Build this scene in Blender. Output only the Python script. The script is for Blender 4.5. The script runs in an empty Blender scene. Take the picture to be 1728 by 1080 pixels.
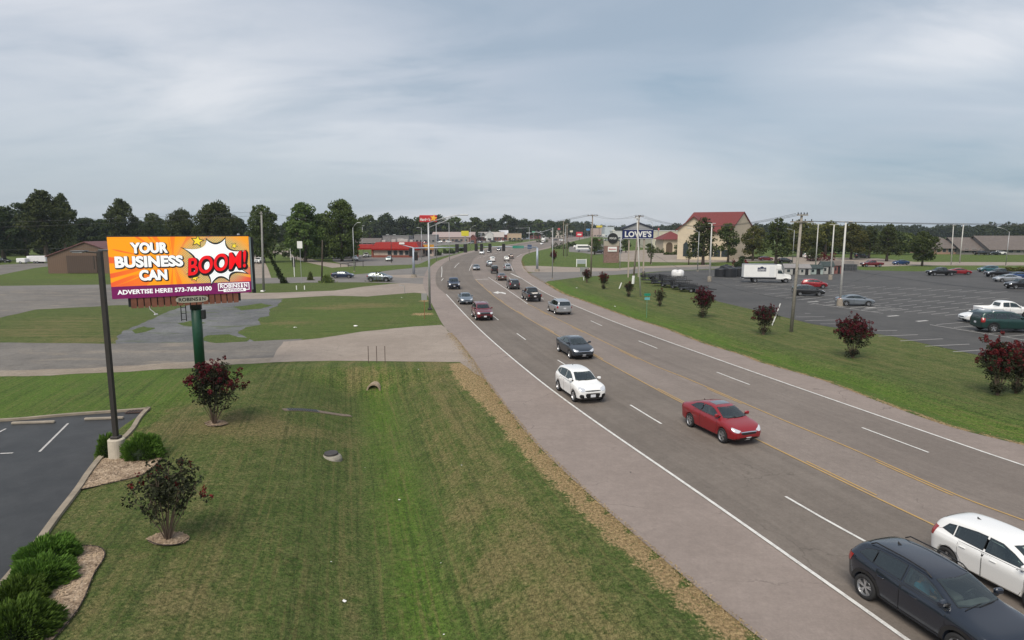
import bpy, bmesh, math, random
import numpy as np
from math import radians as R, sin, cos, pi, sqrt, atan2, atan
from mathutils import Vector, Matrix, noise as mnoise
from mathutils.bvhtree import BVHTree
from mathutils.geometry import delaunay_2d_cdt

S = bpy.context.scene
COL = S.collection
random.seed(7); rng = np.random.default_rng(7)

# ------------------------------------------------------------------ camera, sky, sun, exposure
CAM_H, FPX, HOR = 9.8, 1060.0, 388.0
PITCH = atan((540 - HOR) / FPX)
cd = bpy.data.cameras.new('camera'); cam = bpy.data.objects.new('camera', cd); COL.objects.link(cam)
cam.location = (0, 0, CAM_H); cam.rotation_euler = (pi / 2 - PITCH, 0, 0)
cd.sensor_width = 36; cd.lens = 36 * FPX / 1728; cd.clip_start = .1; cd.clip_end = 9000
S.camera = cam
S.render.resolution_x, S.render.resolution_y = 1024, 640
S.view_settings.view_transform = 'Standard'; S.view_settings.look = 'None'
S.view_settings.exposure = .64; S.view_settings.gamma = 1

SUN_EL, SUN_AZ = R(52), R(205)          # azimuth measured clockwise from +Y
W = bpy.data.worlds.new('World'); S.world = W; W.use_nodes = True
nt = W.node_tree; nt.nodes.clear()
def wn(t, **k):
    n = nt.nodes.new(t)
    for a, b in k.items(): setattr(n, a, b)
    return n
def wl(a, b): nt.links.new(a, b)
wo = wn('ShaderNodeOutputWorld'); bg = wn('ShaderNodeBackground'); bg.inputs[1].default_value = .1
sky = wn('ShaderNodeTexSky', sky_type='NISHITA'); sky.sun_disc = False
sky.sun_elevation = SUN_EL; sky.sun_rotation = SUN_AZ; sky.air_density = 1.2; sky.dust_density = 1.5
tc = wn('ShaderNodeTexCoord'); sp = wn('ShaderNodeSeparateXYZ'); wl(tc.outputs['Generated'], sp.inputs[0])
def wm(op, a, b=None, c=None):
    n = wn('ShaderNodeMath', operation=op)
    for i, x in enumerate((a, b, c)):
        if x is None: continue
        if isinstance(x, (int, float)): n.inputs[i].default_value = x
        else: wl(x, n.inputs[i])
    return n.outputs[0]
zz = wm('ADD', wm('MAXIMUM', sp.outputs[2], 0.0), .20)
cb = wn('ShaderNodeCombineXYZ'); wl(wm('DIVIDE', sp.outputs[0], zz), cb.inputs[0]); wl(wm('DIVIDE', sp.outputs[1], zz), cb.inputs[1])
def wnoise(scale, det, rough, sc, dist=0., off=(0, 0, 0)):
    mp = wn('ShaderNodeMapping'); mp.inputs['Scale'].default_value = sc; mp.inputs['Rotation'].default_value = (0, 0, R(-12)); mp.inputs['Location'].default_value = off
    wl(cb.outputs[0], mp.inputs[0])
    n = wn('ShaderNodeTexNoise'); n.inputs['Scale'].default_value = scale; n.inputs['Detail'].default_value = det
    n.inputs['Roughness'].default_value = rough; n.inputs['Distortion'].default_value = dist
    wl(mp.outputs[0], n.inputs['Vector']); return n.outputs['Fac']
def wramp(x, pts):
    r = wn('ShaderNodeValToRGB'); wl(x, r.inputs[0]); r.color_ramp.interpolation = 'EASE'
    e = r.color_ramp.elements
    while len(e) < len(pts): e.new(.5)
    for i, (p, c) in enumerate(pts): e[i].position = p; e[i].color = (*c, 1)
    return r.outputs[0]
def wmix(f, a, b, bt='MIX'):
    m = wn('ShaderNodeMix', data_type='RGBA', blend_type=bt)
    if isinstance(f, (int, float)): m.inputs[0].default_value = f
    else: wl(f, m.inputs[0])
    for i, x in ((6, a), (7, b)):
        if isinstance(x, tuple): m.inputs[i].default_value = (*x, 1)
        else: wl(x, m.inputs[i])
    return m.outputs[2]
n1 = wnoise(.62, 5, .48, (.50, 1.0, 1), .7, (1.3, .4, 0))
n2 = wnoise(1.9, 7, .55, (.55, 1.1, 1), .5, (3, 1, 0))
nn = wm('ADD', wm('MULTIPLY', n1, .76), wm('MULTIPLY', n2, .24))
cloud = wramp(nn, [(.36, (2.4, 2.9, 3.5)), (.46, (3.2, 3.55, 4.1)), (.54, (4.1, 4.3, 4.75)), (.66, (5.0, 5.0, 5.35))])
# a low band of thinner, bluer air at the horizon
hb = wm('SUBTRACT', 1.0, wm('MINIMUM', wm('DIVIDE', wm('MAXIMUM', sp.outputs[2], 0.0), .16), 1.0))
cloud = wmix(wm('MULTIPLY', hb, .62), cloud, (3.0, 3.45, 3.9))
def blob(u, v, width, amount, prev, col):
    x = (u - 864) / FPX; y = -(v - 540) / FPX
    d = Vector((x, cos(PITCH) + y * sin(PITCH), -sin(PITCH) + y * cos(PITCH))).normalized()
    vm = wn('ShaderNodeVectorMath', operation='SUBTRACT'); wl(tc.outputs['Generated'], vm.inputs[0]); vm.inputs[1].default_value = d
    vs = wn('ShaderNodeVectorMath', operation='MULTIPLY'); wl(vm.outputs[0], vs.inputs[0]); vs.inputs[1].default_value = (1, 1, 2.4)
    vl = wn('ShaderNodeVectorMath', operation='LENGTH'); wl(vs.outputs[0], vl.inputs[0])
    f = wm('SUBTRACT', 1.0, wm('MINIMUM', wm('DIVIDE', vl.outputs['Value'], width), 1.0))
    f = wm('MULTIPLY', wm('MULTIPLY', f, wm('MULTIPLY_ADD', n2, 3.4, -.9)), amount)
    f = wm('MAXIMUM', f, 0.0)
    return wmix(f, prev, col)
cloud = blob(1650, 215, .42, 1.0, cloud, (1.9, 2.6, 3.3))
cloud = blob(1180, 150, .30, .8, cloud, (2.2, 2.8, 3.45))
cloud = blob(330, 300, .35, .7, cloud, (2.3, 2.9, 3.4))
cloud = blob(1650, 60, .30, .9, cloud, (5.0, 5.1, 5.35))
cloud = blob(300, 120, .45, .9, cloud, (4.9, 5.0, 5.25))
mixc = wmix(.88, sky.outputs[0], cloud)
wl(mixc, bg.inputs[0]); wl(bg.outputs[0], wo.inputs[0])

sd = bpy.data.lights.new('sun', 'SUN'); sd.energy = 2.2; sd.angle = R(34); sd.color = (1, .92, .80)
so = bpy.data.objects.new('sun', sd); COL.objects.link(so)
sdir = Vector((sin(SUN_AZ) * cos(SUN_EL), cos(SUN_AZ) * cos(SUN_EL), sin(SUN_EL)))
so.rotation_euler = sdir.to_track_quat('Z', 'Y').to_euler(); so.location = (0, 0, 60)

# ------------------------------------------------------------------ places: photograph pixel -> point on the ground
def ray(u, v):
    x = (u - 864) / FPX; y = -(v - 540) / FPX
    return x, cos(PITCH) + y * sin(PITCH), -sin(PITCH) + y * cos(PITCH)
def G(u, v, z=0.):
    x, fy, fz = ray(u, v); t = (CAM_H - z) / max(-fz, 1e-4)
    return (x * t, fy * t)
def gl(L): return [G(*p) for p in L]
def P3(u, v, Y):
    x, fy, fz = ray(u, v); t = Y / fy
    return Vector((x * t, Y, CAM_H + fz * t))
def seg_dist(X, Y, pts):
    """signed distance (positive on the right of the polyline) and position along it"""
    best = np.full(X.shape, 1e9); sgn = np.zeros(X.shape); al = np.zeros(X.shape); acc = 0
    for (ax, ay), (bx, by) in zip(pts[:-1], pts[1:]):
        dx, dy = bx - ax, by - ay; L2 = dx * dx + dy * dy; L = sqrt(L2)
        t = np.clip(((X - ax) * dx + (Y - ay) * dy) / L2, 0, 1)
        px, py = ax + t * dx, ay + t * dy
        d = np.hypot(X - px, Y - py); cr = dx * (Y - ay) - dy * (X - ax)
        m = d < best
        best = np.where(m, d, best); sgn = np.where(m, np.where(cr > 0, -1., 1.), sgn); al = np.where(m, acc + t * L, al)
        acc += L
    return best, sgn, al

# painted lines and edges of the highway, near to far
LS = gl([(1285,1080),(1200,1012),(1100,928),(1000,840),(905,750),(856,690),(818,640),(799,610),(772,575),(748,549),(735,525),(722,500),(714,480),(716,465),(724,452),(740,440),(765,431),(792,424),(830,417),(868,411.5),(905,405.5),(935,401),(955,398)])
LW = gl([(1527.8,1080),(1400,989),(1190,841),(986.7,700),(900,634.8),(825,571),(790,537),(753,497)])
LY = gl([(1728,962),(1577.8,888.9),(1475.6,840),(1283,745.6),(1158.9,684.7),(1100,654),(943,568),(889,536.7),(857,517),(831,498),(802,472)])
RY = gl([(1728,880),(1622,840),(1440.7,760),(1320,709.4),(1160,640),(1100,616),(984,560),(943,540),(890,513)])
TL = gl([(890,513),(870,499),(845,482),(824,468)])
RW = gl([(1728,787),(1648,760),(1280,631.7),(1100,567.4),(1027.4,540),(967,515),(929,499),(899,482),(877,468)])
RE = gl([(1728,752),(1604,721),(1487,679.6),(1384,640.7),(1280,611),(1253.6,600),(1186,579.5),(1120,554),(1060,535.4),(996,512),(948,495),(919,478),(895,464),(884,452),(880,440),(886,430),(905,424),(935,417),(960,409),(985,403),(1000,399)])
def back(L, d=45):
    a, b = Vector(L[0]), Vector(L[1]); n = (a - b).normalized() * d
    return [tuple(a + n)] + list(L)
LS, LW, LY, RY, RW, RE = [back(L) for L in (LS, LW, LY, RY, RW, RE)]
DITCH = [G(760, 1250, -1.2), G(705, 1080, -1.2), G(655, 800, -1.2), G(629, 665, -1.2), G(627, 640, -1.2)]
DITCH = back(DITCH, 30)
LOT_EDGE = gl([(1728,622),(1664,602),(1565,581),(1508,568),(1371,547),(1319,534),(1211,508.7),(1160,489),(1128,477),(1098,466)])
def sst(a, b, x):
    t = np.clip((x - a) / (b - a), 0, 1); return t * t * (3 - 2 * t)
def height(X, Y):
    X = np.asarray(X, float); Y = np.asarray(Y, float)
    d, s, _ = seg_dist(X, Y, DITCH)
    lim = np.where(s > 0, 6.2, 7.5)
    h = -1.5 * (1 - sst(.5, 1, d / lim) * .35 - .65 * sst(.08, .62, d / lim)) * (1 - sst(41.6, 44.6, Y))
    # gentle swell of the lawn left of the ditch
    h = h + .35 * np.exp(-((X + 14) / 3.2) ** 2 - ((Y - 34) / 6) ** 2)
    e, s2, _ = seg_dist(X, Y, RE)
    m = (s2 > 0) & (Y < 150)
    h = np.where(m, h - .5 * np.exp(-((e - 2.6) / 1.4) ** 2) * (1 - sst(85, 105, Y)), h)
    ls, s3, _ = seg_dist(X, Y, LS)
    h = np.where((s3 > 0), np.where(m, h, 0), h * sst(0, .9, ls))
    return h
def hz(x, y): return float(height(np.array([x]), np.array([y]))[0])
def at(u, v, dz=0):
    z = 0
    for _ in range(14):
        x, y = G(u, v, z); z = .5 * z + .5 * hz(x, y)
    return Vector((x, y, hz(x, y) + dz))

# ------------------------------------------------------------------ materials
MATS = {}
def mat(name, col=(.5, .5, .5), rough=.7, metal=0., var=.0, scale=3., bump=0., bscale=20., emit=None, coat=0., spec=None, col2=None, objspace=True):
    if name in MATS: return MATS[name]
    m = bpy.data.materials.new(name); m.use_nodes = True; MATS[name] = m
    t = m.node_tree; b = t.nodes['Principled BSDF']
    b.inputs['Base Color'].default_value = (*col, 1); b.inputs['Roughness'].default_value = rough; b.inputs['Metallic'].default_value = metal
    if coat: b.inputs['Coat Weight'].default_value = coat; b.inputs['Coat Roughness'].default_value = .06
    if spec is not None: b.inputs['Specular IOR Level'].default_value = spec
    if emit: b.inputs['Emission Color'].default_value = (*emit[:3], 1); b.inputs['Emission Strength'].default_value = emit[3]
    if var or bump or col2:
        c = t.nodes.new('ShaderNodeTexCoord'); src = c.outputs['Object']
        if var or col2:
            n = t.nodes.new('ShaderNodeTexNoise'); n.inputs['Scale'].default_value = scale; n.inputs['Detail'].default_value = 6; n.inputs['Roughness'].default_value = .65
            t.links.new(src, n.inputs['Vector'])
            r = t.nodes.new('ShaderNodeValToRGB'); r.color_ramp.elements[0].position = .3; r.color_ramp.elements[1].position = .7
            lo = tuple(x * (1 - var) for x in col); hi = tuple(min(1, x * (1 + var)) for x in (col2 or col))
            r.color_ramp.elements[0].color = (*lo, 1); r.color_ramp.elements[1].color = (*hi, 1)
            t.links.new(n.outputs['Fac'], r.inputs[0]); t.links.new(r.outputs[0], b.inputs['Base Color'])
        if bump:
            n = t.nodes.new('ShaderNodeTexNoise'); n.inputs['Scale'].default_value = bscale; n.inputs['Detail'].default_value = 4
            t.links.new(src, n.inputs['Vector'])
            bp = t.nodes.new('ShaderNodeBump'); bp.inputs['Strength'].default_value = bump; bp.inputs['Distance'].default_value = .02
            t.links.new(n.outputs['Fac'], bp.inputs['Height']); t.links.new(bp.outputs[0], b.inputs['Normal'])
    return m
class NB:
    """small node-graph helper for the hand-made surfaces"""
    def __init__(s, name, rough=.9):
        s.m = bpy.data.materials.new(name); s.m.use_nodes = True; MATS[name] = s.m
        s.t = s.m.node_tree; s.b = s.t.nodes['Principled BSDF']; s.b.inputs['Roughness'].default_value = rough
    def n(s, t, **k):
        o = s.t.nodes.new(t)
        for a, b in k.items(): setattr(o, a, b)
        return o
    def l(s, a, b): s.t.links.new(a, b)
    def coord(s, which='Object', scale=(1, 1, 1)):
        c = s.n('ShaderNodeTexCoord'); mp = s.n('ShaderNodeMapping'); mp.inputs['Scale'].default_value = scale
        s.l(c.outputs[which], mp.inputs[0]); return mp.outputs[0]
    def attr(s, name): a = s.n('ShaderNodeAttribute'); a.attribute_name = name; return a
    def noise(s, vec, scale, det=5, rough=.6, dist=0):
        o = s.n('ShaderNodeTexNoise'); o.inputs['Scale'].default_value = scale; o.inputs['Detail'].default_value = det
        o.inputs['Roughness'].default_value = rough; o.inputs['Distortion'].default_value = dist
        s.l(vec, o.inputs['Vector']); return o.outputs['Fac']
    def scale(s, vec, sc):
        mp = s.n('ShaderNodeMapping'); mp.inputs['Scale'].default_value = sc; s.l(vec, mp.inputs[0]); return mp.outputs[0]
    def math(s, op, a, b=None, c=None, clamp=False):
        o = s.n('ShaderNodeMath', operation=op); o.use_clamp = clamp
        for i, x in enumerate((a, b, c)):
            if x is None: continue
            if isinstance(x, (int, float)): o.inputs[i].default_value = x
            else: s.l(x, o.inputs[i])
        return o.outputs[0]
    def step(s, x, a, b):
        o = s.n('ShaderNodeMapRange'); o.interpolation_type = 'SMOOTHSTEP'
        o.inputs['From Min'].default_value = a; o.inputs['From Max'].default_value = b; s.l(x, o.inputs['Value']); return o.outputs[0]
    def mix(s, f, a, b, bt='MIX'):
        o = s.n('ShaderNodeMix', data_type='RGBA', blend_type=bt)
        if isinstance(f, (int, float)): o.inputs[0].default_value = f
        else: s.l(f, o.inputs[0])
        for i, x in ((6, a), (7, b)):
            if isinstance(x, tuple): o.inputs[i].default_value = (*x, 1)
            else: s.l(x, o.inputs[i])
        return o.outputs[2]
    def bump(s, h, st, dist=.02):
        o = s.n('ShaderNodeBump'); o.inputs['Strength'].default_value = st; o.inputs['Distance'].default_value = dist
        s.l(h, o.inputs['Height']); s.l(o.outputs[0], s.b.inputs['Normal'])
    def out(s, c): s.l(c, s.b.inputs['Base Color']); return s.m

def grass_material():
    g = NB('grass', .95); g.b.inputs['Specular IOR Level'].default_value = .15
    P = g.coord(); mk = g.attr('mask'); sep = g.n('ShaderNodeSeparateColor'); g.l(mk.outputs['Color'], sep.inputs[0])
    dry, lush, straw = sep.outputs[0], sep.outputs[1], sep.outputs[2]
    dc = g.attr('along').outputs['Vector']
    big = g.noise(P, .22, 6, .62); mid = g.noise(P, 1.1, 6, .68, .3); fine = g.noise(P, 9, 5, .75); tiny = g.noise(P, 38, 3, .7)
    st = g.noise(g.scale(dc, (1.25, .05, 1)), 1.0, 4, .55); st2 = g.noise(g.scale(dc, (5.2, .09, 1)), 1.0, 4, .65)
    c = g.mix(g.step(mid, .34, .68), (.054, .080, .020), (.100, .120, .040))
    c = g.mix(g.step(g.math('ADD', g.math('MULTIPLY', st, .65), g.math('MULTIPLY', st2, .35)), .40, .62), c, (.070, .108, .026))
    lu = g.math('MULTIPLY', lush, g.step(big, .2, .6)); c = g.mix(lu, c, g.mix(mid, (.056, .108, .014), (.096, .160, .026)))
    dd = g.math('ADD', dry, g.math('MULTIPLY', g.math('SUBTRACT', g.math('ADD', g.math('MULTIPLY', mid, .5), g.math('MULTIPLY', st, .5)), .53), 3.0), clamp=False)
    dd = g.math('ADD', dd, g.math('MULTIPLY', g.math('SUBTRACT', fine, .5), 1.1))
    c = g.mix(g.math('MULTIPLY', g.step(dd, .12, .95), .85), c, g.mix(fine, (.125, .105, .042), (.205, .165, .082)))
    c = g.mix(g.math('MULTIPLY', g.step(st2, .52, .64), .55), c, (.140, .122, .050)); c = g.mix(g.math('MULTIPLY', g.step(st2, .47, .38), .45), c, (.030, .050, .014))
    sw = g.math('ADD', straw, g.math('MULTIPLY', g.math('SUBTRACT', g.math('ADD', g.math('MULTIPLY', mid, .5), g.math('MULTIPLY', fine, .5)), .5), 2.8))
    c = g.mix(g.step(sw, .38, .68), c, g.mix(fine, (.20, .135, .068), (.37, .27, .145)))
    v1 = g.noise(P, 4.2, 4, .7); v2 = g.noise(g.scale(P, (1, 1, 1)), 2.3, 5, .7, .5)
    c = g.mix(g.math('MULTIPLY', g.step(v1, .50, .66), .42), c, (.150, .132, .058)); c = g.mix(g.math('MULTIPLY', g.step(v2, .52, .38), .0), c, (.04, .07, .014)); c = g.mix(g.math('MULTIPLY', g.step(v1, .46, .34), .6), c, (.034, .070, .012))
    sh = g.math('ADD', g.math('MULTIPLY', fine, 1.1), g.math('MULTIPLY', tiny, 1.3)); sh = g.math('MULTIPLY_ADD', sh, 3.4, -3.05); sh = g.math('MAXIMUM', sh, .25)
    cc = g.n('ShaderNodeCombineColor')
    for i in range(3): g.l(sh, cc.inputs[i])
    c = g.mix(.85, c, cc.outputs[0], 'MULTIPLY')
    g.bump(g.math('ADD', g.math('MULTIPLY', fine, .6), tiny), .75, .05)
    return g.out(c)

def pave(name, c0, c1, uv=False, crack=.5, rough=.85, streak=0., speck=.25, tint=None, patchy=.45):
    g = NB(name, rough); g.b.inputs['Specular IOR Level'].default_value = .22; P = g.coord('Object'); U = g.coord('UV')
    big = g.noise(P, .13, 5, .6); mid = g.noise(P, .9, 6, .65); fine = g.noise(P, 13, 5, .8); tiny = g.noise(P, 60, 2, .6)
    c = g.mix(g.step(g.math('ADD', g.math('MULTIPLY', big, .6), g.math('MULTIPLY', mid, .4)), .36, .66), c0, c1)
    if streak:
        s1 = g.noise(g.scale(U, (2.6, .035, 1)), 1., 4, .6); s2 = g.noise(g.scale(U, (.9, .02, 1)), 1., 3, .5)
        f = g.math('MULTIPLY', g.step(g.math('ADD', g.math('MULTIPLY', s1, .5), g.math('MULTIPLY', s2, .5)), .4, .62), streak)
        c = g.mix(f, c, tuple(x * .66 for x in c0))
    if tint: c = g.mix(g.math('MULTIPLY', g.step(g.noise(g.scale(P, (.35, 1, 1)), .45, 7, .7), .5, .66), .75), c, tint)
    m3 = g.math('MULTIPLY_ADD', g.noise(P, 3.2, 6, .75), patchy, 1 - patchy * .5); c3 = g.n('ShaderNodeCombineColor')
    for i in range(3): g.l(m3, c3.inputs[i])
    c = g.mix(1., c, c3.outputs[0], 'MULTIPLY')
    if crack:
        v = g.n('ShaderNodeTexVoronoi', feature='DISTANCE_TO_EDGE'); v.inputs['Scale'].default_value = .22
        wv = g.n('ShaderNodeVectorMath', operation='ADD'); nn_ = g.n('ShaderNodeTexNoise'); nn_.inputs['Scale'].default_value = 1.2; nn_.inputs['Detail'].default_value = 5
        g.l(P, nn_.inputs['Vector']); g.l(nn_.outputs['Color'], wv.inputs[1]); g.l(P, wv.inputs[0]); g.l(wv.outputs[0], v.inputs['Vector'])
        k = g.math('MULTIPLY', g.math('SUBTRACT', 1., g.step(v.outputs['Distance'], .0015, .006)), g.math('MULTIPLY', g.step(big, .45, .6), crack))
        c = g.mix(k, c, tuple(x * .35 for x in c0))
    s = g.math('MULTIPLY_ADD', g.math('ADD', fine, g.math('MULTIPLY', tiny, .6)), speck * 2, 1 - speck * 1.6)
    cc = g.n('ShaderNodeCombineColor')
    for i in range(3): g.l(s, cc.inputs[i])
    c = g.mix(1., c, cc.outputs[0], 'MULTIPLY')
    g.bump(fine, .25, .01)
    return g.out(c)

M_GRASS = grass_material()
M_SHO = pave('shoulder', (.215, .178, .158), (.262, .218, .194), crack=.6)
M_LANE = pave('lane', (.146, .125, .108), (.184, .158, .137), uv=True, crack=.35, streak=.35, speck=.35)
M_LANER = pave('lane_far_side', (.168, .143, .126), (.206, .177, .156), uv=True, crack=.3, streak=.3, speck=.35)
M_TURN = pave('turn_lane', (.196, .165, .146), (.232, .196, .174), uv=True, crack=.3, streak=.2, speck=.35)
M_LOT = pave('lot_asphalt', (.060, .059, .058), (.088, .085, .082), crack=.8, rough=.75)
M_LOTF = pave('dark_asphalt', (.034, .036, .038), (.056, .058, .060), crack=.7, rough=.55)
M_DRIVE = pave('drive_asphalt', (.125, .116, .106), (.180, .166, .150), crack=.2, speck=.45, tint=(.24, .205, .165), patchy=1)
M_GRAVEL = pave('gravel', (.098, .100, .103), (.165, .166, .168), crack=0, speck=.6, tint=(.075, .095, .035), patchy=1.3)
M_TAN = pave('tan_concrete', (.245, .205, .172), (.31, .262, .222), crack=.4, speck=.35)
M_TANW = pave('pale_grit', (.23, .19, .15), (.30, .26, .21), crack=0, speck=.5, patchy=1.)
M_STREET = pave('street', (.150, .140, .132), (.20, .185, .172), crack=.5)
M_CURB = mat('curb_concrete', (.25, .21, .16), .9, var=.25, scale=2, bump=.3)
M_CONC = mat('concrete', (.27, .235, .19), .9, var=.2, scale=3, bump=.4)
def paint_line(name, c):
    g = NB(name, .7); P = g.coord(); f = g.noise(P, 3, 6, .75); f2 = g.noise(P, 22, 3, .7)
    c2 = g.mix(g.math('MULTIPLY', g.step(g.math('ADD', g.math('MULTIPLY', f, .6), g.math('MULTIPLY', f2, .4)), .42, .66), .55), c, (.19, .17, .16))
    return g.out(c2)
M_WHITE = paint_line('white_paint', (.66, .65, .62)); M_YEL = paint_line('yellow_paint', (.46, .285, .085))
M_WORN = paint_line('worn_white_paint', (.48, .47, .45))
M_MULCH = mat('mulch', (.22, .15, .10), .95, col2=(.46, .36, .26), var=.3, scale=14, bump=1., bscale=30)
M_BARK = mat('bark', (.085, .065, .05), .95, var=.3, scale=4, bump=.5)
M_POLEG = mat('galvanised_steel', (.42, .43, .44), .5, .6, var=.12, scale=2)
M_WPOLE = mat('white_pole', (.52, .51, .48), .6, var=.1, scale=2)
M_WOODP = mat('weathered_wood', (.22, .185, .15), .9, var=.3, scale=5, bump=.4)
M_DARKM = mat('dark_bronze', (.045, .040, .036), .5, .3, var=.15)
M_BLACK = mat('black_plastic', (.012, .012, .013), .55)
M_RUBBER = mat('rubber', (.018, .018, .019), .85)
M_RIM = mat('alloy', (.50, .51, .53), .3, .85)
M_CHROME = mat('chrome', (.7, .7, .72), .12, 1.)
M_SIGW = mat('sign_white', (.72, .72, .70), .5)
M_WIRE = mat('wire', (.07, .07, .07), .7)
M_DIRT = mat('bare_soil', (.16, .12, .08), .95, var=.3, scale=6, bump=.6)

def glass_mat(name, tint, gloss=.06):
    m = bpy.data.materials.new(name); m.use_nodes = True; MATS[name] = m; t = m.node_tree; t.nodes.clear()
    o = t.nodes.new('ShaderNodeOutputMaterial'); mx = t.nodes.new('ShaderNodeMixShader'); tr = t.nodes.new('ShaderNodeBsdfTransparent')
    gl_ = t.nodes.new('ShaderNodeBsdfGlossy'); gl_.inputs['Roughness'].default_value = .10; gl_.inputs['Color'].default_value = (.85, .95, .95, 1)
    tr.inputs[0].default_value = (*tint, 1); fr = t.nodes.new('ShaderNodeFresnel'); fr.inputs[0].default_value = 1.6
    ad = t.nodes.new('ShaderNodeMath'); ad.operation = 'ADD'; ad.inputs[1].default_value = gloss
    t.links.new(fr.outputs[0], ad.inputs[0]); t.links.new(ad.outputs[0], mx.inputs[0]); t.links.new(tr.outputs[0], mx.inputs[1]); t.links.new(gl_.outputs[0], mx.inputs[2])
    t.links.new(mx.outputs[0], o.inputs[0]); return m
M_GLASS = glass_mat('window_glass', (.62, .72, .66)); M_GLASSD = glass_mat('tinted_glass', (.22, .26, .25))
M_PANE = mat('building_glass', (.03, .04, .045), .12, 0)

# ------------------------------------------------------------------ mesh building
class MB:
    def __init__(s): s.v = []; s.f = []; s.mi = []; s.cur = 0
    def add(s, vs, fs):
        o = len(s.v); s.v += [tuple(p) for p in vs]
        for f in fs: s.f.append([i + o for i in f]); s.mi.append(s.cur)
        return s
    def box(s, c, d, rz=0., bev=0.):
        x, y, z = [k / 2 for k in d]; ca, sa = cos(rz), sin(rz); vs = []
        if bev:
            b = bev; pr = [(-x + b, -y), (x - b, -y), (x, -y + b), (x, y - b), (x - b, y), (-x + b, y), (-x, y - b), (-x, -y + b)]
            pi_ = [(px * (1 - b / x), py * (1 - b / y)) for px, py in pr]
            lay = [(pi_, -z), (pr, -z + b), (pr, z - b), (pi_, z)]
            for pl, pz in lay: vs += [(c[0] + px * ca - py * sa, c[1] + px * sa + py * ca, c[2] + pz) for px, py in pl]
            fs = [list(range(7, -1, -1)), list(range(24, 32))]
            for k in range(3):
                for i in range(8): j = (i + 1) % 8; fs.append([k * 8 + i, k * 8 + j, k * 8 + 8 + j, k * 8 + 8 + i])
            return s.add(vs, fs)
        for dz in (-z, z):
            for dx, dy in ((-x, -y), (x, -y), (x, y), (-x, y)):
                vs.append((c[0] + dx * ca - dy * sa, c[1] + dx * sa + dy * ca, c[2] + dz))
        return s.add(vs, [[3, 2, 1, 0], [4, 5, 6, 7], [0, 1, 5, 4], [1, 2, 6, 5], [2, 3, 7, 6], [3, 0, 4, 7]])
    def tube(s, pts, r, n=8, caps=True):
        pts = [Vector(p) for p in pts]; rs = r if isinstance(r, (list, tuple)) else [r] * len(pts); vs = []; fs = []
        up = None
        for i, p in enumerate(pts):
            d = (pts[min(i + 1, len(pts) - 1)] - pts[max(i - 1, 0)]).normalized()
            if up is None: up = d.orthogonal().normalized()
            up = (up - d * up.dot(d)); up = up.normalized() if up.length > 1e-6 else d.orthogonal().normalized()
            sd_ = d.cross(up)
            for k in range(n):
                a = 2 * pi * k / n; vs.append(p + (up * cos(a) + sd_ * sin(a)) * rs[i])
        for i in range(len(pts) - 1):
            for k in range(n): q = (k + 1) % n; fs.append([i * n + k, i * n + q, i * n + n + q, i * n + n + k])
        if caps: fs.append(list(range(n - 1, -1, -1))); fs.append(list(range((len(pts) - 1) * n, len(pts) * n)))
        return s.add(vs, fs)
    def lathe(s, prof, c=(0, 0, 0), axis='z', n=20):
        vs = []; fs = []; m = len(prof)
        for k in range(n):
            a = 2 * pi * k / n
            for r, h in prof:
                q = (r * cos(a), r * sin(a), h) if axis == 'z' else ((r * cos(a), h, r * sin(a)) if axis == 'y' else (h, r * cos(a), r * sin(a)))
                vs.append((q[0] + c[0], q[1] + c[1], q[2] + c[2]))
        for k in range(n):
            q = (k + 1) % n
            for i in range(m - 1): fs.append([k * m + i, q * m + i, q * m + i + 1, k * m + i + 1])
        return s.add(vs, fs)
    def prism(s, poly, z0, z1):
        n = len(poly); vs = [(x, y, z0) for x, y in poly] + [(x, y, z1) for x, y in poly]
        fs = [list(range(n - 1, -1, -1)), list(range(n, 2 * n))] + [[i, (i + 1) % n, n + (i + 1) % n, n + i] for i in range(n)]
        return s.add(vs, fs)
    def build(s, name, mats, parent=None, smooth=False, recalc=False, M=None):
        me = bpy.data.meshes.new(name); vs = s.v
        if M is not None: vs = [tuple(M @ Vector(p)) for p in vs]
        me.from_pydata(vs, [], s.f)
        for m in (mats if isinstance(mats, (list, tuple)) else [mats]): me.materials.append(m)
        if any(s.mi): me.polygons.foreach_set('material_index', s.mi)
        if recalc:
            bm = bmesh.new(); bm.from_mesh(me); bmesh.ops.recalc_face_normals(bm, faces=bm.faces); bm.to_mesh(me); bm.free()
        if smooth: me.shade_smooth()
        me.update(); o = bpy.data.objects.new(name, me); COL.objects.link(o)
        if parent: o.parent = parent
        return o
def tag(o, label=None, cat=None, group=None, kind=None):
    if label: o['label'] = label
    if cat: o['category'] = cat
    if group: o['group'] = group
    if kind: o['kind'] = kind
    return o
def empty(name, loc=(0, 0, 0), rz=0., label=None, cat=None, group=None):
    o = bpy.data.objects.new(name, None); COL.objects.link(o); o.location = loc; o.rotation_euler = (0, 0, rz); o.empty_display_size = .3
    return tag(o, label, cat, group)
def kids(o): return [c for c in bpy.data.objects if c.parent == o]
KID = {}
def copy_tree(o, parent=None):
    c = o.copy(); COL.objects.link(c)
    if parent: c.parent = parent
    if o.name not in KID: KID[o.name] = kids(o)
    for ch in KID[o.name]: copy_tree(ch, c)
    return c
def resample(pts, step):
    out = [pts[0]]
    for a, b in zip(pts[:-1], pts[1:]):
        L = sqrt((a[0] - b[0]) ** 2 + (a[1] - b[1]) ** 2); n = max(1, int(L / step))
        for i in range(1, n + 1): out.append((a[0] + (b[0] - a[0]) * i / n, a[1] + (b[1] - a[1]) * i / n))
    return out
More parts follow.
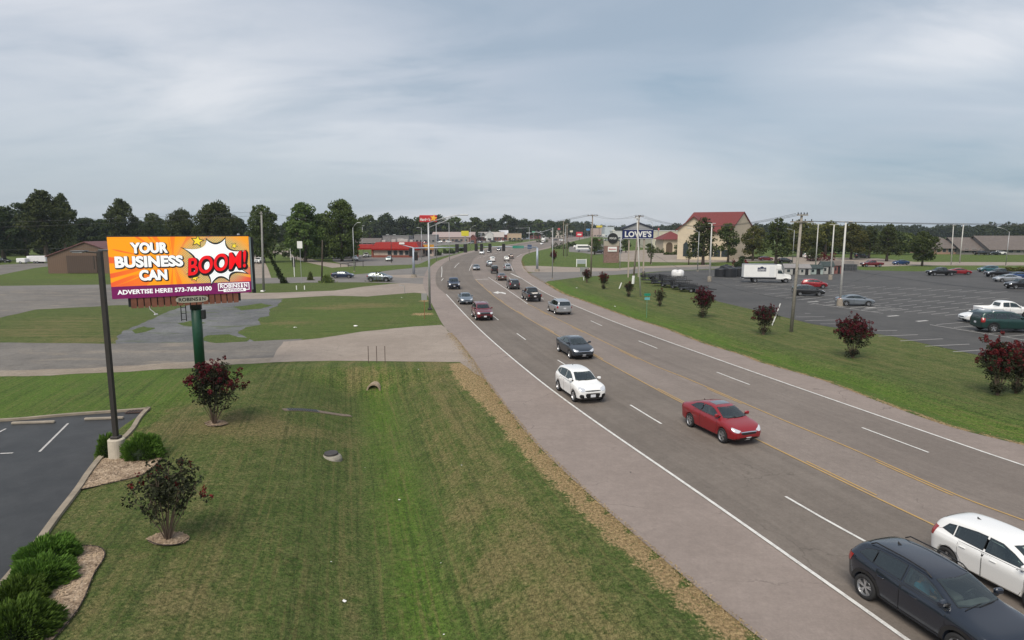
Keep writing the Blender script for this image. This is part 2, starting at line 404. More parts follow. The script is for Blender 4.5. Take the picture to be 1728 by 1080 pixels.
def spline(pts, k=8):
    q = [Vector(p) for p in pts]; out = []
    for i in range(len(q) - 1):
        p0 = q[max(i - 1, 0)]; p1 = q[i]; p2 = q[i + 1]; p3 = q[min(i + 2, len(q) - 1)]
        L = (p2 - p1).length
        m1 = (p2 - p0) * (L / max((p2 - p0).length, 1e-6)); m2 = (p3 - p1) * (L / max((p3 - p1).length, 1e-6))
        for j in range(k):
            t = j / k; t2 = t * t; t3 = t2 * t
            out.append(tuple(p1 * (2 * t3 - 3 * t2 + 1) + m1 * (t3 - 2 * t2 + t) + p2 * (-2 * t3 + 3 * t2) + m2 * (t3 - t2)))
    out.append(tuple(q[-1])); return out
def rough_edge(pts, amp, step=.8):
    p = resample(list(pts) + [pts[0]], step)[:-1]; out = []
    for i, (x, y) in enumerate(p):
        n = mnoise.noise_vector(Vector((x * .45, y * .45, 3))) + .6 * mnoise.noise_vector(Vector((x * 1.7, y * 1.7, 9)))
        f = amp * (1 if y < 120 else 1.5)
        out.append((x + n.x * f, y + n.y * f))
    return out
def sheet(name, pts, z, m, rough=0., kind='structure'):
    if rough: pts = rough_edge(pts, rough)
    V = [Vector(p) for p in pts]; n = len(V)
    r = delaunay_2d_cdt(V, [(i, (i + 1) % n) for i in range(n)], [], 1, 1e-5)
    mb = MB(); mb.add([(p.x, p.y, z) for p in r[0]], [list(reversed(f)) if False else list(f) for f in r[2]])
    o = mb.build(name, m, recalc=False)
    for p in o.data.polygons:
        if p.normal.z < 0: p.flip()
    if kind: o['kind'] = kind
    return o
def polyline_at(L, s):
    acc = 0
    for a, b in zip(L[:-1], L[1:]):
        d = sqrt((a[0] - b[0]) ** 2 + (a[1] - b[1]) ** 2)
        if acc + d >= s: t = (s - acc) / d; return (a[0] + (b[0] - a[0]) * t, a[1] + (b[1] - a[1]) * t)
        acc += d
    return L[-1]
def plen(L): return sum(sqrt((a[0] - b[0]) ** 2 + (a[1] - b[1]) ** 2) for a, b in zip(L[:-1], L[1:]))
def ribbon(name, A, B, z, m, n=160, kind='structure'):
    """surface between two edge lines, with UV in metres (across, along)"""
    la, lb = plen(A), plen(B); mb = MB(); uv = []; K = 6; vs = []
    for i in range(n + 1):
        a = polyline_at(A, la * i / n * .9999); b = polyline_at(B, lb * i / n * .9999)
        w = sqrt((a[0] - b[0]) ** 2 + (a[1] - b[1]) ** 2)
        for k in range(K + 1): t = k / K; vs.append((a[0] + (b[0] - a[0]) * t, a[1] + (b[1] - a[1]) * t, z)); uv.append((w * t, la * i / n))
    fs = [[i * (K + 1) + k, i * (K + 1) + k + 1, (i + 1) * (K + 1) + k + 1, (i + 1) * (K + 1) + k] for i in range(n) for k in range(K)]
    o = mb.add(vs, fs).build(name, m); me = o.data
    ul = me.uv_layers.new(name='uv')
    for lp in me.loops: ul.data[lp.index].uv = uv[lp.vertex_index]
    for p in me.polygons:
        if p.normal.z < 0: p.flip()
    o['kind'] = kind; return o
def offset_line(L, d):
    out = []
    for i, p in enumerate(L):
        a = Vector(L[max(i - 1, 0)]); b = Vector(L[min(i + 1, len(L) - 1)]); t = (b - a).normalized()
        out.append((p[0] + t.y * d, p[1] - t.x * d))
    return out
LINE_N = [0]
def stripe(mb, L, w=.12, z=.045):
    a = offset_line(L, -w / 2); b = offset_line(L, w / 2); n = len(L)
    mb.add([(x, y, z) for x, y in a] + [(x, y, z) for x, y in b], [[i, n + i, n + i + 1, i + 1] for i in range(n - 1)])
def curb(name, L, w=.16, h=.13, z=0., m=None):
    L = resample(L, 1.2); a = offset_line(L, -w / 2); b = offset_line(L, w / 2); n = len(L)
    mb = MB(); vs = []
    for i in range(n): vs += [(*a[i], z), (*a[i], z + h), (*b[i], z + h), (*b[i], z)]
    fs = [[4 * i + k, 4 * i + k + 1, 4 * i + k + 5, 4 * i + k + 4] for i in range(n - 1) for k in range(3)] + [[0, 3, 2, 1], [4 * n - 4, 4 * n - 3, 4 * n - 2, 4 * n - 1]]
    o = mb.add(vs, fs).build(name, m or M_CURB, recalc=True); o['kind'] = 'structure'; return o
def textmesh(txt, mats, w, h, name='lettering', shear=0., bold=.0, ext=.01, parent=None, M=None, grow=0.):
    c = bpy.data.curves.new('t', 'FONT'); c.body = txt; c.align_x = 'CENTER'; c.align_y = 'CENTER'; c.offset = bold; c.extrude = 0; c.shear = shear; c.space_character = 1. + bold * 1.5
    o = bpy.data.objects.new('t', c); me = bpy.data.meshes.new_from_object(o); bpy.data.objects.remove(o); bpy.data.curves.remove(c)
    co = np.array([v.co[:] for v in me.vertices]); lo, hi = co.min(0), co.max(0)
    for v in me.vertices:
        v.co.x = (v.co.x - (lo[0] + hi[0]) / 2) * w / (hi[0] - lo[0]); v.co.y = (v.co.y - (lo[1] + hi[1]) / 2) * h / (hi[1] - lo[1]); v.co.z = ext
    if grow:
        bm = bmesh.new()
        for k in range(12):
            m2 = me.copy(); m2.transform(Matrix.Translation((grow * cos(k * pi / 6), grow * sin(k * pi / 6), ext - .0004 * k))); bm.from_mesh(m2); bpy.data.meshes.remove(m2)
        bm.to_mesh(me); bm.free()
    me.materials.clear(); me.materials.append(mats); me.name = name
    if M is not None: me.transform(M)
    o = bpy.data.objects.new(name, me); COL.objects.link(o)
    if parent: o.parent = parent
    return o
# ------------------------------------------------------------------ ground sheet
def axis(lo, hi, step, far_lo, far_hi):
    a = list(np.arange(lo, hi + .01, step)); s = step
    while a[-1] < far_hi: s *= 1.12; a.append(a[-1] + s)
    s = step; b = []
    x = lo
    while x > far_lo: s *= 1.12; x -= s; b.append(x)
    return np.array(b[::-1] + a)
gx = axis(-46, 76, .5, -4000, 4000); gy = axis(2, 118, .5, -200, 6000)
GX, GY = np.meshgrid(gx, gy); GZ = height(GX, GY)
GZ = GZ + np.where((GX > -46) & (GX < 76) & (GY < 118), 0, -.0)
nv = GX.size; nxx, nyy = len(gx), len(gy)
me = bpy.data.meshes.new('ground'); me.vertices.add(nv)
me.vertices.foreach_set('co', np.stack([GX.ravel(), GY.ravel(), GZ.ravel()], 1).astype('f').ravel())
ii, jj = np.meshgrid(np.arange(nxx - 1), np.arange(nyy - 1)); q = (jj * nxx + ii).ravel()
F = np.stack([q, q + 1, q + 1 + nxx, q + nxx], 1); nf = len(F)
me.loops.add(nf * 4); me.polygons.add(nf); me.loops.foreach_set('vertex_index', F.ravel().astype('i'))
me.polygons.foreach_set('loop_start', np.arange(0, nf * 4, 4).astype('i')); me.update(calc_edges=True); me.shade_smooth()
dry = np.zeros(nv).reshape(GX.shape); lush = dry.copy(); straw = dry.copy()
ls, s1_, a1_ = seg_dist(GX, GY, LS); re_, s2_, a2_ = seg_dist(GX, GY, RE); dd_, s3_, a3_ = seg_dist(GX, GY, DITCH)
left = (s1_ < 0); right = (s2_ > 0)
def bl(px, rad, amt, arr, sx=1.):
    x, y = at(*px)[:2]; arr += amt * np.exp(-(((GX - x) / (rad * sx)) ** 2 + ((GY - y) / rad) ** 2))
near_left = left & (GY < 47)
straw += np.where(left & (GY < 46), 1.15 * (1 - sst(.1, 1.6, ls - .9 * sst(30, 42, GY))), 0)
dry += np.where(near_left, .55 * np.exp(-((ls - 3.0) / 1.1) ** 2), 0) + np.where(near_left, .30 * sst(-16, -9, -np.abs(GX + 14)) * .4, 0)
dry += np.where(near_left & (s3_ < 0), .26 * sst(2.5, 6, dd_), 0)
dry += np.where(near_left & (s3_ > 0), .20 * sst(2.2, 5, dd_), 0)
lush += np.where(near_left, 1.0 * (1 - sst(.1, 1.5, np.abs(dd_ * s3_ - .3))) + .25 * np.exp(-((dd_ * s3_ - 3.6) / .7) ** 2), 0); dry += np.where(near_left, .35 * np.exp(-((dd_ * s3_ + 1.6) / .35) ** 2) + .35 * np.exp(-((dd_ * s3_ - 2.4) / .4) ** 2), 0)
bl((370, 716), 1.6, .9, dry, 2.); bl((480, 720), 1.5, .5, dry); bl((830, 960), 1.2, .7, dry); bl((300, 690), 1.4, .4, dry); bl((560, 690), .9, .5, dry)
bl((620, 640), 1.4, .8, dry); bl((780, 870), .9, .6, dry); bl((900, 1040), 1.2, .7, dry); bl((300, 1010), 1.4, .4, dry); bl((560, 735), 1.2, .5, dry)
bl((735, 630), 1., .3, straw)
# right verge: lush ditch by the kerb, drier top
rv = right & (GY < 120)
lush += np.where(rv, 1.6 * np.exp(-((re_ - 1.9) / 1.8) ** 2), 0); dry += np.where(rv, .40 * sst(3.8, 7.5, re_), 0)
straw += np.where(rv, .95 * (1 - sst(.15, .95, re_)), 0)
# left middle ground
ml = left & (GY >= 45)
dry += np.where(ml, .12, 0)
for p, r, a in (((620,515),3.2,.8),((640,545),2.5,.35),((490,545),2.2,.6),((545,520),2.2,.6),((60,560),4,.6),((120,540),4,.5),((150,575),3,.6),((330,560),3,.3),((680,530),1.6,.4)): bl(p, r, a, dry, 1.6)
bl((712, 530), 1.6, .85, straw); bl((718, 508), 1.5, .7, straw); bl((480, 552), 1., .35, straw); bl((590, 572), 1., .3, straw)
strip = left & (GY > 30) & (GY < 47) & (GX < -18); lush += np.where(strip, .9, 0); dry -= np.where(strip, .3, 0)
lush += np.where(left & (GY > 56) & (GY < 85) & (GX > -28), .35, 0)
far = GY > 125; dry += np.where(far, .10, 0); lush += np.where(far, .45, 0)
at_ = me.color_attributes.new('mask', 'FLOAT_COLOR', 'POINT')
at_.data.foreach_set('color', np.stack([dry.ravel(), lush.ravel(), straw.ravel(), np.ones(nv)], 1).clip(0, 2).astype('f').ravel())
al = me.attributes.new('along', 'FLOAT_VECTOR', 'POINT')
ac = np.where(right, re_, np.where(GY < 47, dd_ * s3_, GY)); lo_ = np.where(right, a2_, np.where(GY < 47, a3_, GX))
al.data.foreach_set('vector', np.stack([ac.ravel(), lo_.ravel(), 0 * lo_.ravel()], 1).astype('f').ravel())
me.materials.append(M_GRASS); ground = bpy.data.objects.new('ground', me); COL.objects.link(ground); ground['kind'] = 'structure'

# ------------------------------------------------------------------ highway
sheet('highway', spline(LS, 3) + list(reversed(spline(RE, 3))), .020, M_SHO)
def upto(L, n): return spline(L, 6)[:n * 6 + 1] if n else spline(L, 6)
LWx = LW + gl([(738,484),(735,470),(738,457),(750,444),(775,432),(805,424),(840,417.5),(880,411),(915,406),(945,402)])
LYx = LY + gl([(797,462),(795,450),(797,441),(806,432),(826,424.5),(856,418),(890,412),(925,406.5),(955,402.5)])
RYx = RY + gl([(866,490),(838,470),(822,455),(818,445),(822,434),(838,426),(868,419),(900,413),(935,407),(962,403)])
RWx = RW + gl([(868,456),(864,446),(868,436),(885,427),(912,420),(940,413),(965,406),(982,402)])
sx = lambda L: spline(L, 5)
ribbon('travel_lanes', sx(LWx), sx(LYx), .028, M_LANE, 260)
ribbon('turn_lane', sx(LYx), sx(RYx), .028, M_TURN, 260)
ribbon('travel_lanes_far_side', sx(RYx), sx(RWx), .028, M_LANER, 260)
wl_, yl_ = MB(), MB()
def off_(L, d): return offset_line(sx(L), d)
stripe(wl_, sx(LW), .13); stripe(wl_, sx(RW), .13)
stripe(yl_, sx(LY), .085)
# broken yellow beside the solid one (turn-lane side)
def dash_along(mb, L, first, dash=3.2, period=12.9, w=.11, z=.045, n=40, last=1e9):
    s = first; tot = plen(L)
    while s < min(tot - 1, last):
        pts = [polyline_at(L, max(0, s + dash * k / 4)) for k in range(5)] if s + dash > 0 else []
        if pts: stripe(mb, pts, w, z)
        s += period
def s_of(L, px):
    x, y = G(*px); d, s, a = seg_dist(np.array([x]), np.array([y]), L); return float(a[0])
ly2 = offset_line(sx(LY), .19); ry2 = offset_line(sx(RY), -.19)
stripe(yl_, offset_line(sx(RY), 0), .085)
dash_along(yl_, ly2, s_of(ly2, (1475, 838)) % 12.9 - 12.9 + 0, 3.6, 12.9, .08)
dash_along(yl_, ry2, s_of(ry2, (1622, 836)) % 12.9 - 12.9, 3.6, 12.9, .08)
stripe(wl_, sx(TL), .12)
# lane dashes, placed on the lane lines
D1 = sx(back(gl([(1462,916.7),(1376,869),(1158.9,741),(1097,705),(902,584),(887,574),(851,547.7),(841,540.5),(786,497),(770,484),(764,470)])))
D2 = sx(back(gl([(1567,765),(1449.8,721),(1284.6,657.5),(1225,635),(1130,597),(1095,583),(1033.3,557.8),(1014,549.6),(975,532),(929,512),(905,498),(880,484),(858,468)])))
dash_along(wl_, D1, s_of(D1, (1462,916.7)) - 4 * 12.75, 3.6, 12.75, .11)
dash_along(wl_, D2, s_of(D2, (1567,765)) - 4 * 12.75, 3.7, 12.75, .11)
for L in ([(745.5,450),(745.8,458),(745,468)],[(767,452),(770,448),(775,444)],[(792,457),(794,451),(797,446)],[(748,470),(745,474)],[(853,440),(862,448),(866,458)],[(872,434),(880,429)]):
    stripe(wl_, gl(L), .14)
for k in range(7):
    a, b = gl([(806 + 9 * k, 436 - 2.4 * k), (812 + 9 * k, 434 - 2.3 * k)]); stripe(wl_, [a, b], .16)
stripe(wl_, gl([(803,472),(824,471.2)]), .5)                   # stop bar of the turn lane
stripe(wl_, gl([(862,462),(880,470)]), .35)
# turn arrow in the centre lane
ar = gl([(832,494.2),(841,491.8),(841,493.2),(848,493.4),(854,495.2),(853,497.0),(846,495.2),(841,495.0),(841,496.4)])
wl_.add([(x, y, .045) for x, y in ar], [list(range(len(ar)))])
o = wl_.build('white_lane_markings', M_WHITE); o['kind'] = 'structure'
o = yl_.build('yellow_lane_markings', M_YEL); o['kind'] = 'structure'
for o_ in (bpy.data.objects['white_lane_markings'], bpy.data.objects['yellow_lane_markings']):
    for p in o_.data.polygons:
        if p.normal.z < 0: p.flip()
# ------------------------------------------------------------------ left side drives, lots and streets
sheet('gravel_drive', gl([(-700,650),(0,635),(200,628),(420,613),(500,609),(508,572),(420,577),(185,580),(0,578),(-700,600)]), .008, M_DRIVE, .22)
sheet('drive_edge', gl([(-700,652),(0,636),(200,629),(420,614),(500,609.5),(470,603),(400,606),(300,612),(160,621),(60,624),(0,626),(-700,634)]), .012, M_TANW, .3)
sheet('drive_apron', gl([(455,611.5),(560,609),(775,611),(830,648),(800,612),(772,574),(746,548.5),(700,551),(610,560),(540,571),(478,577)]), .013, M_TAN, .12)
sheet('gravel_lot', gl([(195,582),(198,566),(215,556),(242,544),(270,532),(300,520),(330,512),(380,504),(440,502),(478,505),(468,516),(452,522),(455,533),(436,538),(440,548),(415,552),(404,562),(432,578)]), .006, M_GRAVEL, .35)
sheet('old_lot', gl([(-900,520),(0,489),(185,483),(330,486),(420,493),(420,505),(300,513),(190,515.5),(60,522.5),(0,536),(-900,610)]), .007, M_DRIVE, .3)
sheet('back_drive', gl([(405,495),(470,494),(565,490.5),(612,484),(660,479),(700,476),(726,476),(722,496),(700,494),(660,497),(620,500.5),(560,499),(470,504),(405,505)]), .013, M_TAN, .2)
sheet('side_street', gl([(-900,480),(0,482.6),(200,480),(420,470),(560,466.5),(620,461.5),(668,455),(724,450),(724,480),(690,478),(600,476.5),(520,477),(425,479),(200,486),(0,490),(-900,500)]), .016, M_STREET)
sheet('far_left_lot', gl([(-400,452),(0,447),(70,443),(130,444),(60,452),(0,464),(-400,490)]), .012, M_DRIVE)
sheet('rear_drive', gl([(422,471),(425,452),(424,430),(440,430),(452,452),(458,470)]), .012, M_TAN)
sheet('rear_street', gl([(380,421),(470,423),(560,424),(560,427),(490,428),(540,441),(600,449),(560,452),(510,441),(470,428),(380,426)]), .012, M_TAN)
sheet('restaurant_lot', gl([(560,432),(620,430),(720,428),(760,426),(780,423),(770,428),(728,437),(706,446),(640,448.5),(590,449),(562,441)]), .012, M_STREET)
sheet('signal_island', gl([(655,464.5),(690,463.5),(717,466.5),(716,468.5),(690,469.5),(664,468)]), .03, M_TAN)
# right side
for i, pg in enumerate(([(330,574),(350,566),(385,564),(404,569),(425,570),(418,577),(370,579)],[(438,536),(460,533),(468,538),(455,545),(440,543)],[(395,518),(440,512),(462,515),(440,521),(405,524)],[(222,558),(240,551),(262,553),(250,560),(228,563)],[(300,546),(330,540),(345,545),(322,551)])): sheet('grass_patch', gl(pg), .012, M_GRASS, .45)
sheet('cross_street', gl([(884,461),(905,459.5),(960,459),(1040,457.5),(1085,453),(1140,451),(1200,449.5),(1330,444.5),(1330,448),(1200,454),(1120,457.5),(1060,462.5),(985,467),(925,474.5),(919,478),(895,466)]), .016, M_STREET)
sheet('corner_apron', gl([(880,449),(900,448.5),(960,451),(1040,453),(1085,449.5),(1200,446.5),(1200,449.5),(1085,453),(1040,457.5),(960,459),(905,459.5),(884,459)]), .03, M_TAN)
sheet('bank_drive', gl([(1045,424),(1100,421),(1150,426),(1200,434),(1330,434),(1330,440),(1200,443),(1120,442.5),(1045,441.5)]), .012, M_TAN)
sheet('bank_front_street', gl([(1330,433),(1480,436),(1545,442),(1728,442.5),(2300,444),(2300,450),(1728,448),(1545,448),(1480,450),(1400,448),(1330,444)]), .012, M_TAN)
sheet('far_forecourt', gl([(900,404),(1000,399),(1045,403),(1045,409),(960,417),(960,425),(1010,428),(1010,426),(1000,416),(1060,412),(1060,400),(1000,396),(930,398)]), .010, M_STREET)
sheet('shopping_lot', [tuple(p) for p in LOT_EDGE] + gl([(1085,462),(1120,457.8),(1200,455),(1330,452),(1400,452),(1460,456),(1545,458),(1640,456),(1728,454),(2600,460),(2600,700)]), .010, M_LOT)
sheet('far_commercial_lot', gl([(640,424),(700,421.5),(745,414),(800,411),(870,406),(905,403.8),(930,401),(930,397),(700,397),(600,399),(560,405),(600,414)]), .010, M_STREET)
# worn parking bays on the shopping lot
pm = MB()
def bay(p, q, w=.11): stripe(pm, gl([p, q]), w, .02)
for a in [((1358,529),(1368,529)),((1343,535),(1392,534.5)),((1358,541.5),(1414,540)),((1384,547),(1424,546.5)),((1476,558),(1514,558)),((1482,567.5),(1549,565)),((1519,575.5),(1591,572)),((1561,584.5),(1636,581)),((1608,594),(1700,588)),((1660,604),(1740,598))]: bay(*a)
L0 = gl([(1569,548),(1728,574)]); stripe(pm, L0, .14, .02)
L1 = gl([(1370,512),(1490,529)]); stripe(pm, L1, .14, .02)
def bays(u0, v0, u1, v1, n, du, dv):
    for k in range(n):
        t = k / (n - 1); u = u0 + (u1 - u0) * t; v = v0 + (v1 - v0) * t; bay((u, v), (u + du, v + dv), .10)
bays(1380, 512.5, 1470, 526.5, 6, 52, -6); bays(1580, 548, 1728, 573, 6, 70, -6)
bays(1290, 497, 1345, 506, 4, 42, -4); bays(1240, 482, 1290, 490, 4, 38, -3.5)
for r in range(5):
    v = 478 + 8.2 * r; bays(1340 + 14 * r, v, 1700 + 4 * r, v + 14 + 3 * r, 15, -30, 3)
for r in range(3): bays(1200 + 20 * r, 466 + 5 * r, 1330 + 8 * r, 472 + 6 * r, 8, 26, -2)
for u, v in ((1507,533),(1556,541.5),(1470,519),(1372,509)):
    a = gl([(u - 9, v + 1), (u + 9, v - .3)]); stripe(pm, a, .42, .02)
o = pm.build('parking_bay_lines', M_WORN); o['kind'] = 'structure'
for p in o.data.polygons:
    if p.normal.z < 0: p.flip()
tp = MB(); L = gl([(1440,458),(1545,473),(1640,485),(1800,499)]); stripe(tp, spline(L, 5), .55, .024); o = tp.build('tar_patch_strip', mat('fresh_tar', (.022, .022, .024), .8, var=.2)); o['kind'] = 'structure'

# near car park with its kerb
PK = gl([(-900,745),(0,711),(120,701),(245,692),(252,690)])
PKr = gl([(250,691),(236,706),(222,728),(197,752),(172,772.6),(150,800),(131.5,828),(97,873),(66.7,915),(34,955),(0,995),(-60,1060),(-200,1250)])
sheet('car_park', PK + PKr[1:] + [(-60, 8), (-80, 12)], .012, M_LOTF)
curb('parking_kerb', spline(PK[:-1] + [PK[-1]], 4), .22, .12); curb('parking_kerb_side', spline(PKr, 4), .22, .12)
mb = MB()
stripe(mb, gl([(115,715),(66.7,763)]), .10, .022); stripe(mb, gl([(10,724),(-60,760)]), .10, .022); stripe(mb, gl([(0,766),(22,765)]), .12, .022)
o = mb.build('car_park_lines', M_WORN); o['kind'] = 'structure'
for p in o.data.polygons:
    if p.normal.z < 0: p.flip()
def flatprism(poly, z0, z1, name, m, kind='structure'):
    o = MB().prism(poly, z0, z1).build(name, m, recalc=True)
    if kind: o['kind'] = kind
    return o
ws = None
for k, (a, b) in enumerate((((20,716.5),(93,714)),((143,709.5),(209,707)))):
    p, q_ = Vector((*G(*a), 0)), Vector((*G(*b), 0)); d = q_ - p
    o = MB().box((0, 0, .065), (d.length, .16, .13), 0, .03).build('wheel_stop', M_CONC); o.location = (p + q_) / 2 + Vector((0, 0, .012)); o.rotation_euler.z = atan2(d.y, d.x)
    tag(o, ('long concrete wheel stop by the kerb left of the lamp post', 'shorter concrete wheel stop by the kerb right behind the lamp post')[k], 'wheel stop', 'wheel stops in the near car park')
x, y = G(232, 696)
dg = MB(); dg.box((0, 0, .03), (1.1, .5, .03)); 
o = dg.build('storm_drain', mat('rusty_iron', (.07, .04, .03), .8, var=.4, scale=6)); o.location = (x, y, .03); o.rotation_euler.z = R(8)
tag(o, 'rusty storm drain grate in the kerb corner of the near car park', 'drain')
for i in range(7):
    b_ = MB().box((-.45 + .15 * i, 0, .055), (.05, .44, .02)).build('bar', M_BLACK, o)

# mulch beds (follow the ground) with steel edging
def bed(name, px, label, edge=None):
    pts = [tuple(at(*p)[:2]) for p in px]; pts = spline(pts + [pts[0]], 5)[:-1]
    V = [Vector(p) for p in pts]; n = len(V); xs = [p[0] for p in pts]; ys = [p[1] for p in pts]
    grid = [Vector((x, y)) for x in np.arange(min(xs), max(xs), .3) for y in np.arange(min(ys), max(ys), .3)]
    r = delaunay_2d_cdt(V + grid, [(i, (i + 1) % n) for i in range(n)], [], 1, 1e-4)
    zs = height(np.array([p.x for p in r[0]]), np.array([p.y for p in r[0]]))
    o = MB().add([(p.x, p.y, z + .04 + .02 * mnoise.noise(Vector((p.x * 3, p.y * 3, 0)))) for p, z in zip(r[0], zs)], [list(f) for f in r[2]]).build(name, M_MULCH)
    for p in o.data.polygons:
        if p.normal.z < 0: p.flip()
    # loose chips
    mbc = MB(); N = int(len(r[2]) * 14)
    for _ in range(N):
        f = random.choice(r[2]); a, b, c = [r[0][i] for i in f[:3]]; u1, u2 = random.random(), random.random()
        if u1 + u2 > 1: u1, u2 = 1 - u1, 1 - u2
        p = a + (b - a) * u1 + (c - a) * u2; z = hz(p.x, p.y) + .055 if N < 3000 else float(zs[f[0]]) + .06
        an = random.random() * pi; l = random.uniform(.02, .05); w = random.uniform(.008, .02); t = random.uniform(-.02, .02)
        mbc.add([(p.x - cos(an) * l - sin(an) * w, p.y - sin(an) * l + cos(an) * w, z - t), (p.x + cos(an) * l - sin(an) * w, p.y + sin(an) * l + cos(an) * w, z + t), (p.x + cos(an) * l + sin(an) * w, p.y + sin(an) * l - cos(an) * w, z + t), (p.x - cos(an) * l + sin(an) * w, p.y - sin(an) * l - cos(an) * w, z - t)], [[0, 1, 2, 3]])
    tag(o, label, 'mulch bed'); 
    ch = mbc.build('wood_chips', mat('wood_chip', (.18, .115, .07), .9, col2=(.42, .32, .22), var=.3, scale=1.6), o); ch['kind'] = 'stuff'
    if edge:
        e = [at(*p) + Vector((0, 0, .06)) for p in edge]; MB().tube([tuple(q) for q in spline([tuple(k) for k in e], 6)], .016, 5).build('edging', mat('edging_steel', (.03, .022, .018), .8), o)
    return o
bed('mulch_bed', [(174,775),(150,804),(133,827),(180,817),(240,802),(262,785),(273,768),(240,770)], 'mulch bed around the lamp post base at the car park kerb', [(133,829),(180,819),(240,804),(264,786),(275,766)])
bed('mulch_bed', [(110,935),(135,924),(168,927),(176,940),(159,969),(133,1028),(85,1085),(30,1120),(20,1070),(70,1000)], 'long curved mulch bed beside the row of low shrubs', [(135,923),(168,926),(177,940),(160,969),(134,1028),(87,1087)])
bed('mulch_ring', [(248,911),(270,902),(300,900),(318,908),(310,918),(285,922),(260,920)], 'round mulch ring under the nearer dark leaved bush', [(250,915),(270,922),(300,921),(318,911)])
bed('mulch_ring', [(345,715),(358,711),(375,711),(384,716),(372,720),(352,720)], 'round mulch ring under the red flowered bush behind the lawn', [(345,716),(358,720),(374,720),(384,716)])
# ------------------------------------------------------------------ vehicles
def inpoly(x, y, poly):
    c = False; n = len(poly); j = n - 1
    for i in range(n):
        xi, yi = poly[i]; xj, yj = poly[j]
        if (yi > y) != (yj > y) and x < (xj - xi) * (y - yi) / (yj - yi) + xi: c = not c
        j = i
    return c
def inset(poly, d):
    n = len(poly); A = sum(poly[i][0] * poly[(i + 1) % n][1] - poly[(i + 1) % n][0] * poly[i][1] for i in range(n)); s = 1 if A > 0 else -1
    out = []
    for i in range(n):
        p0 = Vector(poly[i - 1]); p = Vector(poly[i]); p1 = Vector(poly[(i + 1) % n])
        a = (p - p0).normalized(); b = (p1 - p).normalized(); na = Vector((-a.y, a.x)) * s; nb_ = Vector((-b.y, b.x)) * s
        m = (na + nb_); L = m.length; m = m / L if L > 1e-5 else na
        out.append(tuple(p + m * d / max(.5, m.dot(na))))
    return out
AX = {'y+': (0, 2, Vector((0, -1, 0)), 1, 3), 'y-': (0, 2, Vector((0, 1, 0)), 1, -3), 'z': (0, 1, Vector((0, 0, -1)), 2, 5), 'x+': (1, 2, Vector((-1, 0, 0)), 0, 5), 'x-': (1, 2, Vector((1, 0, 0)), 0, -5)}
def patch(mb, bvh, poly, ax, off=.006, hole=None, step=.09, rnd=0):
    a, b, d, k, far = AX[ax]
    if rnd: poly = spline(list(poly) + [poly[0]], rnd)[:-1]
    pl = resample(list(poly) + [poly[0]], step)[:-1]; V = [Vector(p) for p in pl]; n = len(V); E = [(i, (i + 1) % n) for i in range(n)]
    if hole:
        h = resample(list(hole) + [hole[0]], step)[:-1]; E += [(n + i, n + (i + 1) % len(h)) for i in range(len(h))]; V += [Vector(p) for p in h]
    xs = [p[0] for p in poly]; ys = [p[1] for p in poly]
    for x in np.arange(min(xs) + step / 2, max(xs), step):
        for y in np.arange(min(ys) + step / 2, max(ys), step):
            if inpoly(x, y, poly): V.append(Vector((x, y)))
    r = delaunay_2d_cdt(V, E, [], 1, 1e-5); vs = []
    for p in r[0]:
        o = Vector((0, 0, 0)); o[a] = p[0]; o[b] = p[1]; o[k] = far
        hit, nrm, _, _ = bvh.ray_cast(o, d)
        if hit is None:
            o[k] = 0 if k == 1 else (far * .3); hit, nrm, _, _ = bvh.find_nearest(o)
        if nrm.dot(d) > 0: nrm = -nrm
        vs.append(hit + nrm * off)
    fs = []
    for f in r[2]:
        c = (r[0][f[0]] + r[0][f[1]] + r[0][f[2]]) / 3
        if hole and inpoly(c.x, c.y, hole): continue
        f = list(f); nn_ = (vs[f[1]] - vs[f[0]]).cross(vs[f[2]] - vs[f[0]])
        if nn_.dot(d) > 0: f.reverse()
        fs.append(f)
    mb.add(vs, fs)
def paint(name, c, metal=.35, rough=.32): return mat('paint_' + name, c, rough, metal, coat=.8, spec=.5)
